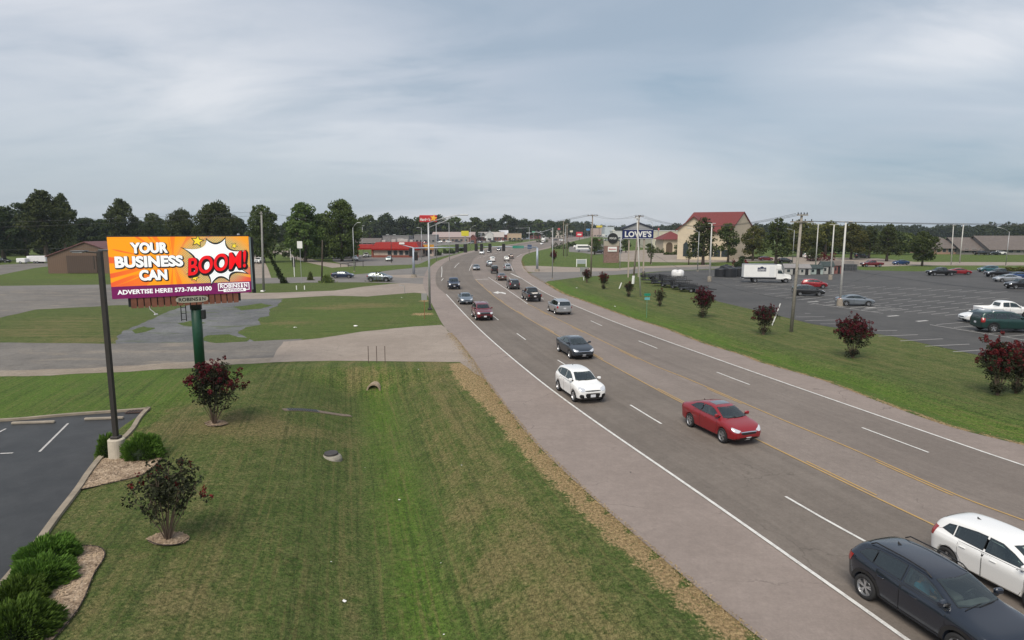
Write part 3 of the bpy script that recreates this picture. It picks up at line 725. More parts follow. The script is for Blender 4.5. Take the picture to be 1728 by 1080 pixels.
def shell(spec):
    st = spec['st']; HALF = 10; vs = []; cr = []
    for (x, zb, w, zs, wr, zr) in st:
        d = zr - zs
        half = [(0, zb), (w * .78, zb), (w * .95, zb + .09), (w * .972, zb + (zs - zb) * .48), (w, zs - .13), (w * .95, zs), (w * .90 if d > .12 else (w * .945 + wr) / 2 + .02, zs + min(.03, .4 * d)), (wr, zr - min(.07, .35 * d)), (wr - .12, zr - min(.015, .12 * d)), (0, zr)]
        ring = half + [(-y, z) for y, z in half[-2:0:-1]]
        vs += [(x, y, z) for y, z in ring]
    n = 18; m = len(st); fs = []
    for i in range(m - 1):
        for k in range(n): q = (k + 1) % n; fs.append([i * n + k, i * n + q, (i + 1) * n + q, (i + 1) * n + k])
    for e, o in ((0, 0), (1, (m - 1) * n)):
        for i in range(9):
            r = [o + i, o + i + 1, o + (n - i - 1) % n, o + (n - i) % n]
            r = list(dict.fromkeys(r)); fs.append(r if e == 0 else r[::-1])
    me = bpy.data.meshes.new('body'); me.from_pydata(vs, [], fs)
    bm = bmesh.new(); bm.from_mesh(me); bmesh.ops.recalc_face_normals(bm, faces=bm.faces)
    cl = bm.edges.layers.float.new('crease_edge')
    ck = spec.get('crease', {5: .75, 4: .45, 7: .4, 2: .5})
    for e in bm.edges:
        a, b = e.verts[0].index, e.verts[1].index
        for ri, cv in ck.items():
            if a % n in (ri, n - ri) and b % n == a % n: e[cl] = cv
        if a // n == b // n and (a // n) in spec.get('xcrease', {}): e[cl] = max(e[cl], spec['xcrease'][a // n])
    bm.to_mesh(me); bm.free()
    o = bpy.data.objects.new('body', me); COL.objects.link(o)
    o.modifiers.new('s', 'SUBSURF').levels = 2
    o.modifiers['s'].render_levels = 2
    c = MB(); RR = spec['R'] + .055; hw = spec['hw']
    for x in spec['wx']:
        for s_ in (-1, 1): c.lathe([(.0, s_ * .52), (RR, s_ * .52), (RR, s_ * 1.4), (.0, s_ * 1.4)], (x, 0, spec['R']), 'y', 28)
    for bx in spec.get('cut', []): c.box(bx[:3], bx[3:])
    me.materials.append(MATS['paint_grey']); me.materials.append(M_BLACK)
    cut = c.build('cut', M_BLACK, recalc=True)
    b = o.modifiers.new('b', 'BOOLEAN'); b.operation = 'DIFFERENCE'; b.object = cut; b.solver = 'EXACT'; b.material_mode = 'TRANSFER'
    dg_ = bpy.context.evaluated_depsgraph_get(); dg_.update()
    m2 = bpy.data.meshes.new_from_object(o.evaluated_get(dg_)); bpy.data.objects.remove(o); bpy.data.objects.remove(cut)
    return m2
def wheel(parent, x, y, Rw, wid, rim_r, style):
    s_ = 1 if y > 0 else -1; t = MB(); h = wid / 2
    t.lathe([(rim_r * .98, -h * .8), (rim_r * 1.05, -h * .95), (Rw * .93, -h), (Rw * .985, -h * .8), (Rw, -h * .5), (Rw, h * .5), (Rw * .985, h * .8), (Rw * .93, h), (rim_r * 1.05, h * .95), (rim_r * .98, h * .8), (rim_r * .96, 0), (rim_r * .98, -h * .8)], (0, 0, 0), 'y', 30)
    w = t.build('wheel', M_RUBBER, parent, smooth=True, recalc=True); w.location = (x, y, Rw)
    r = MB(); f = s_ * h * .72
    r.lathe([(rim_r * .90, f * .5), (rim_r, f * 1.25), (rim_r * 1.02, f * 1.18), (rim_r * 1.0, f * .8), (rim_r * .98, -f)], (0, 0, 0), 'y', 30)
    r.lathe([(0, f * .95), (rim_r * .17, f * .9), (rim_r * .2, f * .5)], (0, 0, 0), 'y', 14)
    ns = 5
    for k in range(ns):
        for dl in ((-.16, .16) if style == 2 else (0,)):
            a = 2 * pi * k / ns + .3; w0 = rim_r * (.07 if style == 2 else .15); p0 = (rim_r * .12, 0); L = rim_r * .95
            a2 = a + dl; c1 = Vector((cos(a), 0, sin(a))); c2 = Vector((cos(a2), 0, sin(a2))); tn = Vector((-sin(a2), 0, cos(a2)))
            q = [c1 * rim_r * .1 - tn * w0, c1 * rim_r * .1 + tn * w0, c2 * L + tn * w0 * 1.2, c2 * L - tn * w0 * 1.2]
            top = [v + Vector((0, f * (.9 if i < 2 else 1.02), 0)) for i, v in enumerate(q)]; bot = [v + Vector((0, f * .55, 0)) for v in q]
            r.add(top + bot, [[0, 1, 2, 3], [7, 6, 5, 4], [0, 4, 5, 1], [1, 5, 6, 2], [2, 6, 7, 3], [3, 7, 4, 0]])
    rim = r.build('rim', M_RIM, w, recalc=True)
    d = MB(); d.lathe([(0, f * .3), (rim_r * .95, f * .3)], (0, 0, 0), 'y', 20).build('brake_disc', mat('brake', (.06, .06, .06), .6), w)
    return w
MIRR = lambda poly: [(-x, y) for x, y in poly]
M_LAMP = mat('lamp_lens', (.75, .76, .78), .1, .5, coat=1); M_TAIL = mat('tail_lens', (.28, .008, .008), .2, coat=1); M_GRILLE = mat('grille', (.012, .012, .013), .35)
M_INT = mat('interior', (.11, .11, .115), .8, var=.5, scale=2.5); M_PLATE = mat('plate', (.62, .63, .66), .5); M_SUNROOF = mat('sunroof_glass', (.10, .11, .12), .08, 0, coat=1)
M_AMBER = mat('amber_lens', (.6, .2, .03), .3)
PAINTS = {}
def P_(n, c, **k): PAINTS[n] = paint(n, c, **k)
P_('grey', (.3, .3, .3)); P_('charcoal', (.013, .019, .031), metal=.3, rough=.25); P_('white', (.78, .78, .77), metal=0, rough=.3); P_('red', (.26, .009, .015), metal=.25)
P_('slate', (.040, .052, .068), metal=.5); P_('silver', (.42, .44, .46), metal=.6); P_('maroon', (.16, .014, .022), metal=.3); P_('bluegrey', (.17, .21, .25), metal=.5)
P_('navy', (.020, .035, .075), metal=.35); P_('black', (.009, .009, .010), metal=.1); P_('darkgrey', (.060, .060, .066), metal=.5); P_('green', (.010, .045, .040), metal=.3)
P_('pale', (.55, .56, .55), metal=.3); P_('brown', (.11, .075, .06), metal=.4); P_('teal', (.03, .11, .13), metal=.3); P_('steel', (.22, .25, .28), metal=.6)
P_('mint', (.52, .60, .56), metal=.2); P_('blue', (.02, .06, .17), metal=.3)

TY = {}
TY['crossover'] = dict(L=4.17, W=.90, R=.335, hw=.78, wx=(1.26, -1.34), rimr=.225, style=2,
 st=[(-2.08,.48,.62,.92,.50,.97),(-2.03,.36,.79,1.02,.62,1.10),(-1.90,.28,.87,1.07,.64,1.30),(-1.70,.25,.90,1.07,.62,1.44),(-1.25,.22,.91,1.05,.61,1.52),(-.5,.20,.91,1.02,.61,1.555),(.15,.20,.91,1.0,.60,1.52),(.5,.20,.91,.99,.62,1.42),(1.05,.21,.91,.99,.68,1.10),(1.40,.22,.90,.96,.69,1.02),(1.8,.25,.87,.89,.64,.95),(2.0,.30,.77,.78,.55,.84),(2.08,.40,.60,.62,.42,.66)],
 side=[[(-1.66,1.16),(-1.52,1.30),(-1.22,1.40),(-1.22,1.10)],[(-1.17,1.10),(-1.17,1.41),(-.6,1.44),(-.36,1.44),(-.36,1.08)],[(-.28,1.08),(-.28,1.44),(.12,1.41),(.40,1.31),(.88,1.06)]],
 ws=[(.98,.62),(1.06,.3),(1.09,0),(.40,0),(.37,.3),(.32,.50)], rear='x', rw=[(.52,1.12),(.46,1.40),(0,1.43),(0,1.10)],
 head=[(.42,.80),(.74,.83),(.72,.74),(.45,.72)], tail=[(.52,1.02),(.76,1.06),(.76,.86),(.62,.82)], grille=[(.40,.42),(.46,.66),(0,.70),(0,.38)],
 clad=True, handles=[(-.85,.90),(.08,.90)], doors=[[(-1.02,1.03),(-1.0,.62),(-.80,.30),(-.34,.30),(-.32,1.03)],[(-.30,1.03),(-.30,.30),(.82,.30),(.90,.60),(.88,1.02)]], fog=[(.58,.50),(.74,.52),(.72,.42),(.58,.40)], rails=True)
TY['hatchback'] = dict(TY['crossover'], clad=False, rails=False, R=.32, rimr=.20, style=1,
 st=[(-2.06,.45,.60,.92,.48,.99),(-2.00,.34,.77,1.00,.58,1.16),(-1.86,.27,.86,1.02,.60,1.40),(-1.60,.24,.88,1.02,.60,1.50),(-1.15,.20,.89,1.01,.60,1.555),(-.4,.18,.89,.99,.60,1.575),(.2,.18,.89,.97,.60,1.54),(.6,.18,.89,.96,.62,1.40),(1.20,.19,.89,.96,.68,1.07),(1.5,.21,.88,.92,.68,.99),(1.8,.24,.85,.86,.62,.92),(1.99,.29,.75,.75,.54,.80),(2.06,.38,.58,.60,.40,.64)],
 side=[[(-1.62,1.15),(-1.48,1.32),(-1.25,1.36),(-1.25,1.09)],[(-1.19,1.08),(-1.19,1.37),(-.6,1.43),(-.30,1.43),(-.30,1.05)],[(-.22,1.05),(-.22,1.43),(.15,1.41),(.50,1.28),(1.02,1.03)]],
 ws=[(1.10,.62),(1.19,.3),(1.22,0),(.46,0),(.43,.3),(.37,.50)], doors=[[(-1.02,1.0),(-1.0,.62),(-.80,.30),(-.28,.30),(-.26,1.0)],[(-.24,1.0),(-.24,.30),(.84,.30),(.96,.60),(.96,.98)]], tail=[(.50,1.12),(.74,1.16),(.78,.90),(.66,.84)],
 head=[(.44,.80),(.76,.86),(.74,.70),(.48,.68)], grille=[(.44,.42),(.50,.60),(0,.62),(0,.38)])
TY['small_crossover'] = dict(TY['crossover'], clad=False, style=1, R=.345, rimr=.22,
 st=[(-2.12,.48,.60,.94,.50,1.00),(-2.07,.36,.77,1.04,.60,1.18),(-1.93,.28,.86,1.07,.62,1.42),(-1.70,.25,.89,1.07,.62,1.56),(-1.2,.22,.90,1.05,.61,1.62),(-.45,.20,.90,1.03,.61,1.65),(.15,.20,.90,1.01,.60,1.61),(.55,.20,.90,1.01,.62,1.48),(1.10,.21,.90,1.02,.68,1.16),(1.45,.22,.90,1.00,.70,1.08),(1.82,.25,.88,.95,.66,1.01),(2.04,.30,.80,.84,.58,.90),(2.12,.40,.64,.68,.46,.72)],
 side=[[(-1.70,1.22),(-1.58,1.38),(-1.30,1.46),(-1.30,1.14)],[(-1.24,1.13),(-1.24,1.47),(-.6,1.52),(-.34,1.52),(-.34,1.11)],[(-.26,1.11),(-.26,1.52),(.12,1.49),(.42,1.37),(.92,1.09)]],
 ws=[(1.02,.63),(1.10,.3),(1.13,0),(.42,0),(.39,.3),(.34,.51)], rw=[(.52,1.20),(.46,1.48),(0,1.50),(0,1.18)],
 head=[(.46,.90),(.78,.96),(.76,.78),(.50,.76)], grille=[(.36,.40),(.42,.60),(0,.63),(0,.38)], grille2=[(.46,.76),(.46,.80),(0,.81),(0,.74)], fog=[(.54,.56),(.74,.58),(.74,.40),(.54,.38)], rails=False)
TY['sedan'] = dict(L=4.60, W=.89, R=.33, hw=.78, wx=(1.40, -1.31), rimr=.225, style=2,
 st=[(-2.28,.42,.58,.84,.46,.88),(-2.23,.32,.76,.93,.60,.99),(-2.08,.25,.85,.97,.66,1.06),(-1.80,.22,.88,.98,.68,1.10),(-1.40,.20,.89,.98,.62,1.22),(-.90,.18,.89,.96,.59,1.37),(-.25,.18,.89,.94,.58,1.43),(.30,.18,.89,.93,.58,1.41),(.68,.18,.89,.92,.60,1.29),(1.25,.19,.89,.92,.67,1.00),(1.60,.20,.88,.88,.68,.94),(2.0,.23,.84,.79,.60,.84),(2.2,.28,.73,.68,.50,.72),(2.28,.36,.58,.57,.40,.61)],
 side=[[(-1.38,1.05),(-1.05,1.20),(-.72,1.28),(-.46,1.30),(-.46,1.01)],[(-.38,1.01),(-.38,1.30),(.10,1.31),(.42,1.25),(1.02,.99)]],
 ws=[(1.16,.62),(1.25,.3),(1.28,0),(.52,0),(.49,.3),(.43,.49)], rear='z', rw=[(-1.62,.50),(-1.66,.25),(-1.67,0),(-1.02,0),(-1.03,.25),(-1.08,.44)],
 head=[(.40,.69),(.60,.76),(.76,.80),(.76,.68),(.55,.62)], tail=[(.48,.96),(.76,.98),(.78,.84),(.5,.80)], grille=[(.36,.54),(.40,.61),(0,.625),(0,.53)], grille2=[(.44,.30),(.50,.40),(0,.42),(0,.28)],
 clad=False, handles=[(-.92,.84),(.0,.84)], doors=[[(-1.02,.98),(-1.0,.62),(-.80,.28),(-.42,.28),(-.40,.98)],[(-.38,.98),(-.38,.28),(.80,.28),(.98,.60),(.98,.95)]], sunroof=True)
TY['suv'] = dict(L=4.75, W=.94, R=.37, hw=.8, wx=(1.42, -1.40), rimr=.23, style=1,
 st=[(-2.36,.52,.72,1.0,.66,1.06),(-2.33,.40,.86,1.10,.70,1.30),(-2.20,.32,.92,1.12,.70,1.62),(-1.9,.28,.94,1.12,.70,1.74),(-1.2,.26,.94,1.11,.70,1.78),(-.4,.25,.94,1.10,.69,1.78),(.2,.25,.94,1.09,.68,1.74),(.62,.25,.94,1.09,.69,1.58),(1.05,.26,.94,1.10,.74,1.22),(1.35,.27,.94,1.08,.76,1.15),(1.9,.29,.92,1.03,.74,1.10),(2.22,.33,.87,.94,.70,1.00),(2.36,.42,.74,.76,.62,.82)],
 side=[[(-2.02,1.22),(-1.98,1.56),(-1.36,1.60),(-1.36,1.19)],[(-1.28,1.18),(-1.28,1.61),(-.38,1.62),(-.38,1.17)],[(-.30,1.17),(-.30,1.62),(.12,1.60),(.42,1.48),(.90,1.15)]],
 ws=[(.96,.68),(1.04,.35),(1.06,0),(.50,0),(.47,.35),(.42,.56)], rear='x', rw=[(.62,1.24),(.56,1.58),(0,1.60),(0,1.22)],
 head=[(.56,.94),(.82,.96),(.82,.78),(.58,.76)], tail=[(.70,1.20),(.86,1.22),(.88,.86),(.74,.84)], grille=[(.50,.76),(.52,.92),(0,.94),(0,.74)], grille2=[(.5,.44),(.54,.60),(0,.62),(0,.42)],
 clad=True, handles=[(-.92,.98),(.05,.98)], doors=[[(-1.06,1.10),(-1.0,.66),(-.86,.36),(-.36,.36),(-.34,1.10)],[(-.32,1.10),(-.32,.36),(.88,.36),(.94,.7),(.92,1.09)]], rails=True)
TY['minivan'] = dict(TY['suv'], L=4.95, R=.34, clad=False,
 st=[(-2.46,.46,.74,.98,.66,1.04),(-2.43,.36,.86,1.04,.70,1.28),(-2.30,.28,.92,1.05,.70,1.58),(-2.0,.24,.94,1.05,.69,1.68),(-1.2,.22,.94,1.04,.68,1.73),(-.3,.21,.94,1.03,.67,1.74),(.3,.21,.94,1.02,.66,1.69),(.75,.21,.94,1.01,.68,1.52),(1.40,.22,.94,1.02,.74,1.10),(1.7,.24,.92,.98,.74,1.02),(2.05,.27,.88,.90,.68,.94),(2.32,.32,.78,.78,.58,.82),(2.44,.40,.62,.64,.46,.68)], wx=(1.46, -1.44), xcrease={},
 side=[[(-2.14,1.12),(-2.08,1.52),(-1.36,1.56),(-1.36,1.10)],[(-1.28,1.10),(-1.28,1.57),(-.28,1.58),(-.28,1.08)],[(-.20,1.08),(-.20,1.58),(.22,1.55),(.60,1.38),(1.20,1.06)]],
 ws=[(1.30,.68),(1.40,.35),(1.43,0),(.60,0),(.57,.35),(.50,.56)], rw=[(.66,1.12),(.60,1.54),(0,1.57),(0,1.10)], tail=[(.76,1.06),(.88,1.08),(.88,.82),(.76,.80)], doors=[[(-1.2,1.06),(-1.1,.6),(-.96,.32),(-.26,.32),(-.24,1.05)],[(-.22,1.05),(-.22,.32),(.96,.32),(1.04,.7),(1.06,1.02)]])
TY['pickup'] = dict(TY['suv'], L=5.7, R=.39, rimr=.24, W=.97, wx=(1.82, -1.75), clad=False, rails=False,
 st=[(-2.85,.62,.90,1.06,.84,1.08),(-2.83,.55,.95,1.12,.87,1.15),(-2.4,.44,.96,1.13,.87,1.16),(-1.4,.42,.96,1.13,.87,1.16),(-.86,.40,.96,1.13,.87,1.16),(-.80,.40,.96,1.13,.72,1.72),(-.5,.39,.96,1.12,.70,1.84),(.2,.38,.96,1.11,.70,1.86),(.6,.38,.96,1.10,.70,1.78),(.95,.38,.96,1.10,.72,1.56),(1.35,.39,.96,1.12,.78,1.22),(1.7,.40,.96,1.11,.80,1.17),(2.4,.42,.94,1.08,.80,1.13),(2.72,.46,.90,1.00,.76,1.04),(2.85,.54,.80,.84,.70,.88)],
 side=[[(-.62,1.20),(-.60,1.66),(.02,1.68),(.02,1.18)],[(.10,1.18),(.10,1.68),(.50,1.66),(.78,1.54),(1.18,1.16)]], cut=[(-1.82, 0, 1.3, 1.86, 1.52, .9)],
 ws=[(1.26,.70),(1.34,.35),(1.36,0),(.82,0),(.79,.35),(.74,.56)], rear='x', rw=[(.58,1.26),(.54,1.62),(0,1.64),(0,1.24)],
 head=[(.62,1.0),(.86,1.0),(.86,.80),(.64,.80)], tail=[(.80,1.06),(.90,1.06),(.90,.76),(.80,.76)], grille=[(.58,.76),(.58,1.0),(0,1.02),(0,.76)], grille2=[(.5,.55),(.5,.64),(0,.64),(0,.55)],
 handles=[(-.4,1.02),(.25,1.02)], doors=[[(-.68,1.12),(-.66,.46),(.04,.46),(.04,1.11)],[(.08,1.11),(.08,.46),(1.18,.46),(1.24,.7),(1.22,1.10)]])
TY['jeep'] = dict(TY['suv'], L=4.2, R=.40, rimr=.22, wx=(1.2, -1.15), W=.88, rails=False, clad=True,
 st=[(-2.0,.55,.72,1.1,.62,1.14),(-1.97,.48,.76,1.18,.66,1.70),(-1.85,.44,.78,1.18,.66,1.80),(-1.0,.42,.78,1.17,.66,1.84),(0,.42,.78,1.17,.66,1.84),(.45,.42,.78,1.16,.66,1.80),(.62,.42,.78,1.16,.68,1.55),(.80,.42,.78,1.16,.68,1.20),(1.2,.42,.76,1.12,.62,1.16),(1.7,.44,.72,1.08,.58,1.12),(1.86,.48,.66,1.0,.54,1.05),(1.92,.55,.60,.9,.5,.94)],
 side=[[(-1.85,1.24),(-1.82,1.68),(-.95,1.70),(-.95,1.22)],[(-.87,1.22),(-.87,1.70),(-.1,1.70),(-.1,1.22)],[(-.02,1.22),(-.02,1.70),(.38,1.68),(.64,1.24)]],
 ws=[(.80,.60),(.81,.3),(.81,0),(.62,0),(.62,.3),(.62,.55)], rw=[(.52,1.26),(.50,1.64),(0,1.66),(0,1.26)], doors=[[(-.85,1.16),(-.8,.5),(-.08,.5),(-.08,1.16)],[(-.02,1.16),(-.02,.5),(.58,.5),(.58,1.16)]], head=[(.36,.96),(.52,.96),(.52,.80),(.36,.80)], tail=[(.58,1.02),(.70,1.02),(.70,.80),(.58,.80)], grille=[(.30,.70),(.30,.98),(0,.98),(0,.70)], grille2=None, handles=[(-.75,1.05),(.1,1.05)])
SHELLS = {}
def proto(ty):
    """all the meshes of one kind of vehicle, made once"""
    if ty in SHELLS: return SHELLS[ty]
    sp = TY[ty]; me = shell(sp); bm = bmesh.new(); bm.from_mesh(me); bvh = BVHTree.FromBMesh(bm)
    full = lambda p: p + [(-0 + x, -y) if False else (x, -y) for x, y in reversed(p) if y > 1e-6]
    ws = sp['ws']; wsf = [(x, y) for x, y in ws if True]
    wsf = ws[:3] + [(x, -y) for x, y in reversed(ws[:2])] + [(x, -y) for x, y in reversed(ws[4:])] + ws[3:]
    rw = sp['rw']
    if sp['rear'] == 'x': rwf = rw[:2] + [(-x, y) for x, y in reversed(rw[:2])]; rax = 'x-'
    else: rwf = rw[:3] + [(x, -y) for x, y in reversed(rw[:2])] + [(x, -y) for x, y in reversed(rw[4:])] + rw[3:]; rax = 'z'
    belt = min(min(z for _, z in s_) for s_ in sp['side'])
    kill = []
    sin_ = [inset(s_, .03) for s_ in sp['side']]; wi = inset(wsf, .03); ri = inset(rwf, .03)
    for f in bm.faces:
        c = f.calc_center_median(); n = f.normal
        if abs(n.y) > .5 and abs(c.y) > .35 and any(inpoly(c.x, c.z, s_) for s_ in sin_): kill.append(f)
        elif n.z > .15 and n.x > .1 and c.z > belt - .1 and inpoly(c.x, c.y, wi): kill.append(f)
        elif rax == 'z' and n.z > .1 and c.z > belt and inpoly(c.x, c.y, ri): kill.append(f)
        elif rax == 'x-' and n.x < -.25 and c.x < 0 and inpoly(c.y, c.z, ri): kill.append(f)
    bmesh.ops.delete(bm, geom=kill, context='FACES')
    bm.to_mesh(me); bm.free(); me.shade_smooth(); me.name = 'body'
    parts = {}
    def pm_(name, m, fn, parent='root', smooth=True):
        mb = MB(); fn(mb)
        if mb.f: parts.setdefault(name, []).append((mb, m, parent))
    root = empty('proto_' + ty); body = bpy.data.objects.new('body', me); COL.objects.link(body); body.parent = root
    me.materials.clear(); me.materials.append(MATS['paint_grey']); me.materials.append(M_BLACK); body.material_slots[0].link = 'OBJECT'
    def add(name, m, fn, parent=root):
        mb = MB(); fn(mb); o = mb.build(name, m, parent, smooth=True); return o
    # glazing: a dark seal ring and the pane
    def win(name, poly, ax, gm=M_GLASS):
        hole = inset(poly, .045)
        s_ = add(name, M_BLACK, lambda mb: patch(mb, bvh, inset(poly, -.012), ax, .004, hole=hole))
        add('glass', gm, lambda mb: patch(mb, bvh, poly, ax, .008), s_)
    win('windscreen', wsf, 'z'); win('rear_window', rwf, rax, M_GLASSD)
    for s_ in sp['side']:
        for ax in ('y+', 'y-'): win('side_window', s_, ax, M_GLASSD if s_ is not sp['side'][-1] else M_GLASS)
    for i, d in enumerate(sp['doors']):
        for ax in ('y+', 'y-'):
            dr = add('door', MATS['paint_grey'], lambda mb: patch(mb, bvh, d, ax, .007, step=.12)); dr.material_slots[0].link = 'OBJECT'
            add('door_gap', M_BLACK, lambda mb: patch(mb, bvh, inset(d, -.012), ax, .003, hole=inset(d, .02)), dr)
            hx, hz_ = sp['handles'][i]; sgn = 1 if ax == 'y+' else -1
            hit = bvh.ray_cast(Vector((hx, 3 * sgn, hz_)), Vector((0, -sgn, 0)))[0]
            if hit: h = MB().box((hx, hit.y + sgn * .02, hz_), (.20, .035, .035), 0, .01).build('handle', MATS['paint_grey'], dr); h.material_slots[0].link = 'OBJECT'
    for sg in (1, -1):
        add('headlight', M_LAMP, lambda mb: patch(mb, bvh, [(sg * y, z) for y, z in sp['head']], 'x+', .008, step=.05, rnd=3))
        add('tail_light', M_TAIL, lambda mb: patch(mb, bvh, [(sg * y, z) for y, z in sp['tail']], 'x-', .008, step=.06))
        if ty != 'jeep' and ty != 'pickup':
            xr, xf = sp['st'][0][0], sp['st'][-1][0]; tz = [z for _, z in sp['tail']]; hz2 = [z for _, z in sp['head']]
            add('tail_light', M_TAIL, lambda mb: patch(mb, bvh, [(xr + .05, min(tz)), (xr + .05, max(tz)), (xr + .30, max(tz) - .01), (xr + .22, min(tz) + .03)], 'y+' if sg > 0 else 'y-', .009, step=.05))
        if sp.get('fog'): add('fog_light_bezel', M_GRILLE, lambda mb: patch(mb, bvh, [(sg * y, z) for y, z in sp['fog']], 'x+', .006, step=.05, rnd=4))
        # wing mirror
        mx = sp['side'][-1][-1][0] - .10; mz = sp['side'][-1][-1][1] + .06
        hit = bvh.ray_cast(Vector((mx, 3 * sg, mz)), Vector((0, -sg, 0)))[0]; my = (hit.y if hit else sg * .8)
        m = MB(); m.box((mx + .02, my + sg * .16, mz + .05), (.13, .22, .15), sg * -.12, .035)
        m = m.build('wing_mirror', MATS['paint_grey'], root, smooth=False); m.material_slots[0].link = 'OBJECT'
        MB().box((mx + .04, my + sg * .03, mz), (.08, .14, .05)).build('mirror_arm', M_BLACK, m)
    def sym(p): return p[:-2] + p[-2:] + [(-y, z) for y, z in reversed([q for q in p if q[0] > 0])] if False else [q for q in p if q[0] > 1e-6] + [(0, p[-2][1])] + [(-y, z) for y, z in reversed([q for q in p if q[0] > 1e-6])] + [(0, p[-1][1])]
    gr = add('grille', M_GRILLE, lambda mb: patch(mb, bvh, sym(sp['grille']), 'x+', .006, step=.06, rnd=3))
    if sp.get('grille2'): add('lower_grille', M_GRILLE, lambda mb: patch(mb, bvh, sym(sp['grille2']), 'x+', .007, step=.06))
    gz = max(z for _, z in sp['grille']); gy_ = max(y for y, _ in sp['grille'])
    add('chrome_strip', M_CHROME, lambda mb: patch(mb, bvh, [(gy_ + .03, gz - .005), (gy_ + .03, gz + .022), (0, gz + .03), (-gy_ - .03, gz + .022), (-gy_ - .03, gz - .005), (0, gz)], 'x+', .014, step=.05), gr)
    pz = sum(z for _, z in sp['grille']) / len(sp['grille']) if not sp.get('grille2') or ty == 'small_crossover' else sum(z for _, z in sp['grille2']) / len(sp['grille2'])
    add('number_plate', M_PLATE, lambda mb: patch(mb, bvh, [(-.15, pz - .08), (.15, pz - .08), (.15, pz + .08), (-.15, pz + .08)], 'x+', .022))
    rz_ = .80 if ty != 'sedan' else .72
    add('number_plate', M_PLATE, lambda mb: patch(mb, bvh, [(-.15, rz_ - .08), (.15, rz_ - .08), (.15, rz_ + .08), (-.15, rz_ + .08)], 'x-', .014))
    if sp['rear'] == 'x': add('tailgate_gap', M_BLACK, lambda mb: patch(mb, bvh, [(-.66, .70), (.66, .70), (.66, .715), (-.66, .715)], 'x-', .005))
    def bump_(mb, ax): patch(mb, bvh, [(-.86, .22), (.86, .22), (.86, .36), (.6, .34), (-.6, .34), (-.86, .36)], ax, .006)
    zb0 = sp['st'][0][1]; zb1 = sp['st'][-1][1]
    if sp.get('clad'):
        for ax in ('y+', 'y-'):
            pr = []
            x0, x1 = sp['wx'][1], sp['wx'][0]; RR = sp['R'] + .055; zb = .2
            zl = sp['st'][5][1] + .02
            def arch(mb, cx):
                o_ = [(cx + (RR + .10) * cos(t), sp['R'] + (RR + .10) * sin(t)) for t in np.linspace(-.15, pi + .15, 22)]; i_ = [(cx + (RR + .003) * cos(t), sp['R'] + (RR + .003) * sin(t)) for t in np.linspace(pi + .15, -.15, 22)]
                patch(mb, bvh, o_ + i_, ax, .009, step=.07)
            add('arch_cladding', M_BLACK, lambda mb: (arch(mb, x0), arch(mb, x1), patch(mb, bvh, [(x0 + RR + .06, zl + .0), (x1 - RR - .06, zl), (x1 - RR - .10, zl + .15), (x0 + RR + .10, zl + .15)], ax, .011)))
    add('front_valance', M_BLACK, lambda mb: patch(mb, bvh, [(-.62, zb1 - .06), (.62, zb1 - .06), (.66, zb1 + .0), (-.66, zb1 + .0)], 'x+', .012))
    if sp.get('sunroof'): add('sunroof', M_SUNROOF, lambda mb: patch(mb, bvh, [(-.35, -.42), (.22, -.40), (.22, .40), (-.35, .42)], 'z', .006))
    if sp.get('rails'):
        zr = max(s_[5] for s_ in sp['st']); wr = sp['st'][5][4] - .03
        for sg in (1, -1): MB().tube([(-1.5, sg * wr, zr - .11), (-1.35, sg * wr, zr - .01), (-.5, sg * wr, zr + .015), (.1, sg * wr, zr - .015), (.25, sg * wr, zr - .10)], .018, 6).build('roof_rail', M_BLACK if ty == 'crossover' else M_RIM, root)
    hit = bvh.ray_cast(Vector((sp['st'][4][0] + .1, 0, 5)), Vector((0, 0, -1)))[0]
    if ty not in ('pickup',): MB().add([(hit.x - .08, 0, hit.z - .01), (hit.x + .10, .0, hit.z - .01), (hit.x - .07, .0, hit.z + .06), (hit.x - .02, .035, hit.z - .01), (hit.x - .02, -.035, hit.z - .01)], [[1, 3, 2], [2, 3, 0], [1, 2, 4], [2, 0, 4]]).build('roof_antenna', M_BLACK, root)
    # wipers at the windscreen base
    wp = MB(); xb = wsf[2][0]
    for y0 in (-.1, -.55):
        pts = []
        for t in np.linspace(0, 1, 6):
            h_ = bvh.ray_cast(Vector((xb + .01 - .06 * t, y0 + .55 * t, 5)), Vector((0, 0, -1)))[0]; pts.append(h_ + Vector((0, 0, .02)))
        wp.tube(pts, .009, 5)
    wp.build('wipers', M_BLACK, root)
    # interior: floor tub, dashboard, seats
    x0 = min(s_[0] for s_ in sp['side'][0]) ; cab0 = max(x0, -1.5) if ty != 'pickup' else -.6; xd = ws[2][0]
    MB().box(((x0 + xd) / 2 - .1, 0, .52), (xd - x0 - .2, 1.36, .12)).build('floor_pan', M_INT, root)
    MB().box((xd - .26, 0, belt - .16), (.42, 1.34, .22), 0, .06).build('dashboard', M_INT, root)
    r1 = xd - 1.25; rows = [r1, r1 - .85] if ty != 'pickup' else [r1 + .1, r1 - .65]
    if ty in ('suv', 'minivan'): rows.append(r1 - 1.6)
    for i, xs in enumerate(rows):
        for sg in (1, -1):
            b = MB(); b.box((xs + .15, sg * .36, .66), (.5, .5, .18), 0, .05); b.box((xs - .12, sg * .36, .95), (.14, .48, .62), 0, .05); b.box((xs - .15, sg * .36, belt + .24), (.09, .26, .16), 0, .03)
            b.build('seat', M_INT, root)
    sw = MB(); sw.tube([Vector((xd - .58 + .07 * sin(t), .36 + .18 * cos(t), belt - .03 + .16 * sin(t))) for t in np.linspace(0, 2 * pi, 17)], .014, 5); sw.box((xd - .53, .36, belt - .05), (.1, .08, .06)); sw.build('steering_wheel', M_BLACK, root)
    for x in sp['wx']:
        for s_ in (-1, 1): wheel(root, x, s_ * (sp['st'][5][2] - .115), sp['R'], .22, sp['rimr'], sp['style'])
